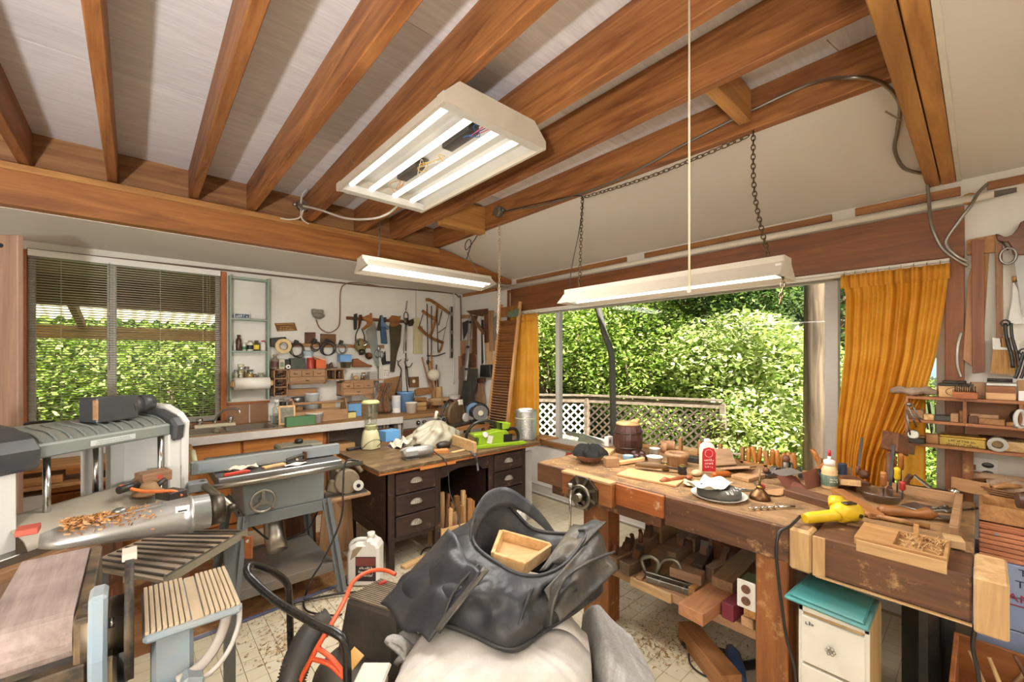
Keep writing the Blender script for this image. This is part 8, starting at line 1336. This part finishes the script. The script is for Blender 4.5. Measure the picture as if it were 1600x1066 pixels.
for k in range(15): f_=(k+.5)/15; a=top_[0].lerp(top_[1],f_); b=top_[3].lerp(top_[2],f_); MB().bar(a.lerp(b,.07)+Vector((0,0,.004)),a.lerp(b,.93)+Vector((0,0,.004)),.006,.008).build('vent_slat',paint('#6d6150',.6,.4,'#94835f',ds=8),sv_)
MB().box(top_[1].lerp(top_[2],.15)+Vector((-.02,-.03,.008)),(.035,.02,.014)).build('switch',paint('#a02c24',.5),sv_,bev=.003); MB().bar(VL(545,1022,1.42) ,VL(560,1036,1.40),.05,.004,up=(-.3,-.5,.6)).build('sticker',paint('#d8a85a',.5,.3,'#e8e2d2',ds=20),sv_)
hp=[(456,1066,1.72),(454,1000,1.72),(452,935,1.72),(448,912,1.72),(430,896,1.68),(405,886,1.62),(390,884,1.58),(386,892,1.55),(396,908,1.53),(434,941,1.47),(487,972,1.40),(525,990,1.36),(538,1003,1.35),(542,1030,1.35),(543,1090,1.35),(543,1150,1.35)]
MB().tube(smooth_path([VL(*q) for q in hp],5),.0135,12).build('tube_handle',paint('#1c1b1a',.25,.2),sv_)
hs=smooth_path([VL(515,970,1.60),VL(492,985,1.56),VL(475,1010,1.5),VL(462,1042,1.44),VL(452,1080,1.4),VL(446,1140,1.38),VL(470,1190,1.42)],14)
MB().tube(hs,[.040+(.008 if k % 2 else 0) for k in range(len(hs))],16).build('hose',paint('#3a3733',.5,.4,'#6d6252',ds=6),sv_)
ORG=paint('#d9562e',.45,.1)
cable('orange extension cord arching over the vacuum head',[at(618,898,d=1.76),at(604,892,d=1.78),at(586,891,d=1.8),at(566,898,d=1.76),at(550,912,d=1.7),at(540,935,d=1.55),at(528,958,d=1.48),at(512,985,d=1.42),at(497,1010,d=1.4),at(485,1033,d=1.4),at(470,1062,d=1.4),at(460,1100,d=1.38)],.0085,ORG,'extension_cord','cord')
t=T('cord_coil','coils of orange extension cord wound round the vacuum drum','cord',o+Vector((0,0,.22))); random.seed(14)
for k in range(6): MB().torus((random.uniform(-.012,.012),random.uniform(-.012,.012),.02*k - .02+.01*random.random()),.208+.006*random.random(),.008,eul(random.uniform(-7,7),random.uniform(-7,7),0),40,6).build('loop',ORG,t)
for a,b in (((488,1030),(540,1062)),((495,1012),(545,1066))): MB().tube(smooth_path([at(*a,d=1.40) - Vector(t.location),at((a[0]+b[0])/2,(a[1]+b[1])/2 - 8,d=1.37) - Vector(t.location),at(*b,d=1.36) - Vector(t.location)],5),.008,6).build('loop',ORG,t)
# ================================================================ covered stool with the black bag
def leather(c,c2,dirt):
    m=paint(c,.45,dirt,c2,spec=.45,bump=.3,ds=4.5).copy(); n=m.node_tree.nodes; l=m.node_tree.links; b=n['Principled BSDF']; tc=n.new('ShaderNodeTexCoord')
    no=_nd(n,'ShaderNodeTexNoise',Scale=7.0,Detail=2.0,Distortion=1.0); l.new(tc.outputs['Object'],no.inputs['Vector']); bp=_nd(n,'ShaderNodeBump',Strength=.35,Distance=.03); l.new(no.outputs['Fac'],bp.inputs['Height'])
    old=b.inputs['Normal'].links[0].from_socket; l.new(old,bp.inputs['Normal']); l.new(bp.outputs[0],b.inputs['Normal']); return m
def cw(r,f,z): return RGT*r+FWD*f+Vector((0,0,z))
CLW=cloth('#d2cec8','#bab4ac',.95,14.0,.5); CLG=cloth('#b5b3b0','#94918e',.98,90.0,.6); LEA=leather('#2b2c31','#5d574c',.42); LEAD=leather('#3a3937','#857862',.6)
ST=.592; sc_=cw(-.02,1.62,0)
t=T('storage_bin','translucent white plastic waste bin beside the white sheet','bin',cw(-.445,1.27,0),math.atan2(RGT.y,RGT.x)); MB().box((0,0,.27),(.08,.22,.54),None,(1.08,1.05)).build('body',paint('#bdb8a8',.4,.3),t,bev=.02); MB().bb(-.048,-.12,.535,.048,.12,.55).build('rim',paint('#cbc7ba',.4,.2),t,bev=.006)
t=T('work_stool','low wooden stool hidden under the white sheet','stool',cw(-.05,1.47,0),math.atan2(RGT.y,RGT.x)); MB().bb(-.21,-.23,.49,.21,.23,.52).build('seat',OAK,t,bev=.004); [MB().bb(x - .02,y - .02,0,x+.02,y+.02,.49).build('leg',OAKZ,t) for x in (-.17,.17) for y in (-.19,.19)]
def drape(cx,cf,hw_,hf,ztop,zlow,sd,flare=.10,wav=.03,n=(120,46),nar=0.0):
    def fn(u,v):
        a=2*pi*u; c,s_=cos(a),sin(a); e=.55; ex=math.copysign(abs(c)**e,c)*hw_; ey=math.copysign(abs(s_)**e,s_)*hf
        if c < 0: ex*=1 - nar*max(0,ey/hf+.1)
        fo_=.020*sin(7*a+sd)+.013*sin(13*a+2*sd)+.007*sin(23*a+sd)
        if v < .5: q=v/.5; return cw(cx+ex*q,cf+ey*q,ztop+fo_*q**3*.55 - .09*max(0,q - .62)**2/.14+.004*sin(9*q+3*a))
        w_=(v - .5)/.5; k=1+(flare*.5*w_+1.3*fo_*(.25+w_))/max(hw_,hf)
        return cw(cx+ex*k,cf+ey*k,ztop - .093+fo_*.55*(1 - w_) - (ztop - .093 - zlow)*w_)
    return MB().grid(fn,*n)
def T2(name,label,cat,mb,mat,loc,solid=0.0):
    mb.v=[tuple(Vector(v) - loc) for v in mb.v]; tt=T(name,label,cat,loc); mb.build('cloth',mat,tt,solid=solid); return tt
bm_=drape(.425,1.58,.13,.27,ST - .03,.02,1.3,.06,.05); bm_.v=[(v[0],v[1],v[2] - min(v[2]/.5,1)*.9*max(0,Vector(v).dot(RGT) - .31)) for v in bm_.v]
T2('grey_blanket','grey wool blanket hanging down beside the white sheet','blanket',bm_,CLG,cw(.43,1.6,0),.006)
wt=T2('white_sheet','crumpled white cotton sheet draped over the stool','sheet',drape(-.06,1.47,.325,.32,ST+.012,.03,.4,.03,.11,(180,60),.3),CLW,cw(-.05,1.5,0),.004); wo=Vector(wt.location)
bk=MB().grid(lambda u,v: cw(-.40+.05*u+.03*sin(8*v),1.44+.14*u,.50+.08*sin(pi*v) - .06*u+.012*sin(12*u)),18,14); T2('grey_towel','folded grey towel tucked under the black bag','towel',bk,CLG,cw(-.39,1.5,.47),.02)
# the bag: leather body with an open mouth, flaps and a strap; corners in camera-right / forward coordinates
bz=ST+.024
bg_o=cw(-.04,1.62,bz); bt=T('leather_bag','slouching black leather tool bag lying open on the white sheet','bag',bg_o)
base_c=[(.0,1.335),(-.17,1.43),(-.46,1.58),(-.42,1.74),(-.26,1.93),(-.08,2.0),(.08,1.96),(.26,1.86),(.36,1.70),(.25,1.56),(.12,1.44)]
mid_c=[(.0,1.36),(-.20,1.43),(-.40,1.62),(-.34,1.76),(-.22,1.90),(-.07,1.95),(.08,1.92),(.27,1.86),(.40,1.74),(.27,1.53),(.13,1.41)]
mouth=[(.03,1.50),(-.06,1.54),(-.14,1.63),(-.16,1.74),(-.11,1.85),(-.02,1.91),(.09,1.90),(.22,1.84),(.31,1.75),(.22,1.61),(.12,1.52)]
zm=[.13,.15,.12,.15,.20,.20,.15,.13,.14,.12,.13]; zt_=[.165,.19,.21,.235,.30,.27,.17,.17,.215,.165,.155]
def ring(cs,zs_,n=66):
    P_=[cw(c[0],c[1],bz+z) - bg_o for c,z in zip(cs,zs_)]; P_=P_+P_[:1]; L=len(P_) - 1; out=[]
    for i in range(n):
        f=i/n*L; k=int(f); tt=f - k; p0,p1,p2,p3=P_[(k - 1) % L],P_[k % L],P_[(k+1) % L],P_[(k+2) % L]
        out.append(.5*((2*p1)+(p2 - p0)*tt+(2*p0 - 5*p1+4*p2 - p3)*tt*tt+(3*p1 - p0 - 3*p2+p3)*tt**3))
    return out
r0,r1,r2=ring(base_c,[0]*11),ring(mid_c,zm),ring(mouth,zt_); rs=[]
r0a=[a.lerp(b,.06)+Vector((0,0,.004)) for a,b in zip(r0,r1)]
for k in range(26):
    f=k/25; row=[]
    for i in range(66):
        p_=(r0[i]*(1 - f)**2+r1[i]*2.15*f*(1 - f)+r2[i]*f*f)/((1 - f)**2+2.15*f*(1 - f)+f*f); a=2*pi*i/66
        w_=.011*sin(9*a+6*f)+.009*sin(15*a - 9*f+1)+.012*sin(4*a+11*f); n_=Vector((p_.x,p_.y,.08)).normalized(); row.append(p_+n_*w_*sin(pi*min(1,f*1.05)))
    rs.append(row)
inner=[[p_.lerp(Vector((.02,.03,p_.z)),.05)+Vector((0,0,-.012)) for p_ in r2],[p_.lerp(Vector((.05,.06,0.0)),.25) for p_ in r2],[Vector((p_.x*.7,p_.y*.7,.02)) for p_ in r2]]
for row in inner: row[:]=row
MB().rings(rs+inner,False).build('body',LEA,bt); MB().tube(r2,.0075,8,closed=True).build('mouth_rim',LEA,bt); MB().tube(r0a,.008,6,closed=True).build('base_piping',LEA,bt)
def bag(name,pts,r,mat=LEA,flat=1.0): return MB().tube(smooth_path([cw(a,b,bz+z) - bg_o for a,b,z in pts],6),r,10,flat=flat).build(name,mat,bt)
def ribbon(name,pts,w_,mat,lean=(0,0,1)):
    q=smooth_path([cw(a,b,bz+z) - bg_o for a,b,z in pts],6); lv=Vector(lean).normalized()*w_; n_=len(q) - 1
    return MB().grid(lambda u,v: q[round(u*n_)]+lv*(v - .5)*(.7+.3*sin(pi*u)),n_,4).build(name,mat,bt,solid=.008)
ribbon('shoulder_strap',[(-.16,1.66,.20),(-.15,1.74,.26),(-.10,1.82,.315),(-.02,1.87,.32),(.06,1.90,.27),(.14,1.90,.20),(.20,1.88,.13)],.085,LEA,RGT*-.25+FWD*.35+Vector((0,0,.9)))
def sheet(name,P_,nu=18,nv=14,mat=LEA,amp=.008,ph=0,sol=.006):
    a,b,c,d=[cw(q[0],q[1],bz+q[2]) - bg_o for q in P_]
    return MB().grid(lambda u,v: (a*(1 - u)+b*u)*(1 - v)+(d*(1 - u)+c*u)*v+Vector((0,0,amp*(sin(7*u+5*v+ph)+.6*sin(13*v - 6*u+ph))*sin(pi*min(max(u,.03),.97)))),nu,nv).build(name,mat,bt,solid=sol)
sheet('side_flap',[(-.50,1.60,.0),(-.27,1.36,.015),(-.11,1.47,.185),(-.26,1.73,.235)],26,20,LEA,.018,1); sheet('pocket_flap',[(-.255,1.375,.05),(-.235,1.36,.05),(-.08,1.48,.19),(-.10,1.49,.2)],4,10,LEAD,.003,0,.004)
sheet('front_flap',[(.11,1.45,.135),(.16,1.40,.06),(.42,1.66,.10),(.36,1.78,.21)],18,12,LEAD,.014,2); sheet('mouth_flap',[(.10,1.53,.165),(.20,1.60,.15),(.40,1.78,.245),(.27,1.86,.20)],16,12,LEAD,.012,4)
ribbon('buckle_strap',[(.12,1.42,.03),(.13,1.43,.10),(.17,1.47,.16),(.26,1.55,.175),(.40,1.68,.16)],.05,LEAD,RGT*.5+FWD*-.4+Vector((0,0,.35))); bag('seam',[(.01,1.35,.015),(.03,1.37,.09),(.07,1.44,.15)],.006); bag('seam',[(-.24,1.385,.03),(-.2,1.45,.13),(-.12,1.52,.19)],.005)
# pale wooden frame inside the bag
fr_=T('wooden_tray','pale wooden tray sticking out of the black bag','tray',cw(.06,1.70,bz+.16)); fo=Vector(fr_.location); A,B,C_,D=[cw(*q) - fo for q in ((-.06,1.72,bz+.185),(.08,1.86,bz+.185),(.25,1.73,bz+.19),(.09,1.56,bz+.175))]
A=at(784,838,d=1.78) - fo; B=at(866,858,d=1.80) - fo; C_=at(862,862,d=1.72) - fo; D=at(808,892,d=1.58) - fo; E=at(782,850,d=1.66) - fo
A,B,C_,D=at(783,836,d=1.80) - fo,at(862,858,d=1.82) - fo,at(820,888,d=1.58) - fo,at(770,872,d=1.6) - fo
for a,b in ((A,B),(B,C_),(C_,D),(D,A)): MB().bar(a,b,.016,.045).build('rail',PINE,fr_,bev=.002)
MB().add([p_+Vector((0,0,-.02)) for p_ in (A,B,C_,D)],[(0,1,2,3)]).build('bottom_panel',wood('#c89a62','#e0b680','x',.8),fr_,solid=.006)
# ---------------------------------------------------------------- sawdust and shavings on the floor
random.seed(17); sv=MB()
def dustpatch(cx,cy,r,n,s=(.004,.02)):
    for _ in range(n):
        q=random.gauss(0,r),random.gauss(0,r); c=Vector((cx+q[0],cy+q[1],.003+random.random()*.004)); L_=random.uniform(*s); a=random.uniform(0,2*pi); d_=Vector((cos(a),sin(a),random.uniform(-.05,.2)))*L_; n_=Vector((-sin(a),cos(a),0))*random.uniform(.001,.003); sv.add([c - n_,c+d_ - n_,c+d_+n_,c+n_],[(0,1,2,3)])
for px,py,r,n in ((1030,1000,.10,420),(1010,985,.18,260),(1090,985,.12,120),(430,985,.14,260),(480,930,.2,420),(440,1010,.06,120),(560,960,.25,300),(620,890,.2,250),(880,800,.25,80),(960,930,.12,160),(1140,1010,.1,80)): p_=at(px,py,z=0); dustpatch(p_.x,p_.y,r,n)
tag(sv.build('floor_shavings',leafy('floor shavings',['#6a4a2c','#8f6a42','#b08a5c','#c8a878'],.1),None),'brown wood shavings scattered over the vinyl floor','shavings',None,'stuff')
# small shifts that keep neighbours on the same surface from touching
NUDGE={'angled_offcut':(0.0,-0.002),'combination_plane':(0.0,-0.007),'wooden_ball':(0.0,-0.002),'red_handle_tool':(0.03,0.056),'iron_ball_cup':(0.0,-0.042),'chainsaw':(0.01,0.0),'optical_loupe':(0.0,-0.056),'dial_gauge':(-0.022,0.014),'wooden_bead':(0.0,0.005),'wooden_bead.001':(0.0,-0.003),'wooden_bead.002':(0.027,-0.005),'wooden_bead.003':(0.037,0.0),'wooden_bead.004':(0.0,0.003),'beech_block':(0.005,-0.059),'birch_block':(0.008,0.012),'slick_chisel':(0.0,0.033),'scissors_snip':(0.017,0.032),'spoke_shave':(0.0,-0.014),'mill_file.001':(0.0,-0.003),'plane_tote':(0.002,-0.051),'glass_jar.001':(-0.002,0.005),'glass_jar.002':(0.0,-0.017),'glass_jar.003':(0.002,0.021),'glass_jar.004':(-0.001,-0.013),'bottle.006':(-0.015,0.0),'carton.002':(-0.013,0.0),'metal_tin':(-0.013,0.0),'battery_pack':(-0.046,0.0),'tin_can':(0.038,0.01),'tin_can.001':(0.0,-0.018),'bottle.007':(-0.029,-0.031),'bottle.008':(0.048,0.0),'tin_can.002':(0.005,0.0),'carton.003':(0.0,-0.03),'plastic_tub.002':(0.0,0.018),'plastic_tub.003':(-0.017,0.023),'carton.004':(0.0,-0.053),'carton.006':(0.0,0.024),'tin_can.003':(0.041,0.0),'stick_box':(-0.059,0.06),'tin_can.004':(0.033,0.0),'plastic_tub.007':(0.008,0.0),'oil_can':(-0.008,0.0),'wood_glue_bottle':(0.0,0.011),'brace_drill':(0.0,-0.02),'plastic_tub.008':(-0.013,0.002),'wooden_plane':(-0.002,0.031),'wooden_plane.001':(-0.006,0.0),'wooden_plane.002':(0.0,0.049),'wooden_plane.003':(-0.007,0.0),'wooden_plane.004':(-0.028,0.0),'wooden_plane.005':(-0.014,0.017),'stamped_box':(0.029,-0.009),'hook_card':(-0.019,-0.006),'flat_tin':(0.0,-0.009),'carving_stick':(-0.011,0.0),'pipe_ring':(-0.027,-0.04),'dark_board_under':(0.06,0.028),'sanding_disc_dish':(-0.008,-0.022),'drawing_board':(0.0,0.013),'drift_root':(-0.02,0.045),'rack_chisel':(0.0,0.037),'rack_chisel.001':(0.0,0.029),'rack_chisel.002':(0.0,0.04),'rack_chisel.003':(0.0,0.014),'rack_chisel.004':(0.0,0.022),'rack_chisel.005':(0.0,0.023),'rack_chisel.006':(0.0,0.032),'rack_chisel.007':(0.0,-0.004),'rack_chisel.008':(0.0,0.058),'rack_chisel.009':(-0.009,0.0),'rack_chisel.010':(0.015,0.0),'flat_cedar':(0.0,0.006),'flat_stone':(0.046,0.03),'cloth_rag':(-0.035,0.0),'green_tile':(-0.034,0.0),'carved_spoon':(0.0,0.032),'honing_guide_box':(0.0,-0.015),'orange_chisel':(0.0,0.054),'screwdriver':(0.0,0.004),'screwdriver.002':(0.0,-0.004),'screwdriver.004':(0.049,0.0),'screwdriver.005':(0.044,0.009),'wooden_keg':(0.004,0.0),'spray_gun':(0.01,0.0),'block_plane':(0.0,-0.057),'folded_sandpaper':(0.03,0.011),'leaf_veneer':(-0.024,0.037),'long_brown_board':(0.047,-0.013),'long_dowel':(-0.052,0.0),'pale_batten':(-0.006,0.0),'pale_scrap':(0.005,0.0),'drawer_part':(0.0,-0.006),'drawer_part.002':(0.0,0.006),'pine_offcut':(-0.038,0.0),'plane_stand':(0.0,0.047),'plank_end':(0.0,-0.008),'plank_end.001':(0.0,-0.009),'scraper_plate':(0.0,-0.002),'screw_tray':(-0.054,0.013),'shelf_block.003':(0.0,-0.056),'shelf_block.004':(0.008,0.0),'shelf_block.005':(0.005,0.0),'shelf_block.006':(0.039,0.0),'shelf_offcut':(0.0,0.051),'shelf_offcut.001':(0.0,0.036),'shelf_offcut.002':(0.0,0.023),'shelf_offcut.003':(0.0,0.025),'shelf_offcut.004':(0.0,0.015),'shelf_offcut.006':(0.0,-0.022),'shelf_offcut.007':(0.024,0.055),'shelf_offcut.008':(0.0,0.029),'shelf_offcut.009':(0.009,-0.021),'shell_scrap':(0.0,-0.014),'tray_bit':(-0.017,0.0),'tray_bit.001':(0.0,-0.022),'tray_bit.002':(-0.003,0.0),'tray_bit.003':(0.024,-0.058),'tray_bit.004':(0.0,-0.034),'under_board':(0.0,-0.032),'veneer_board':(0.0,0.004),'walnut_block':(0.0,0.049),'walnut_slab':(-0.026,0.011),'wax_lump':(0.0,-0.041),'wood_scrap':(0.0,-0.047),'wood_scrap.001':(0.004,0.002),'wood_scrap.002':(0.0,-0.046),'wood_scrap.003':(-0.022,0.0),'wood_scrap.004':(0.014,0.035),'wood_scrap.005':(-0.011,-0.026),'wood_scrap.006':(0.012,0.051),'wood_scrap.007':(-0.019,-0.014),'wood_scrap.009':(-0.001,-0.006),'wood_scrap.010':(0.02,0.031),'wood_scrap.011':(0.0,0.059),'wooden_cuff':(0.0,-0.028),'wooden_stick':(-0.059,0.06),'wooden_stick.001':(-0.059,0.06),'wooden_stick.002':(-0.059,0.06),'wooden_stick.003':(-0.059,0.06),'wooden_stick.004':(-0.059,0.06),'wooden_stick.005':(-0.059,0.06),'wooden_stick.007':(-0.059,0.06),'wooden_stick.008':(-0.059,0.06),'wooden_stick.006':(-0.059,0.06)}
for k_,(a,b) in NUDGE.items():
    o=bpy.data.objects[k_]; o.location.x+=a; o.location.y+=b
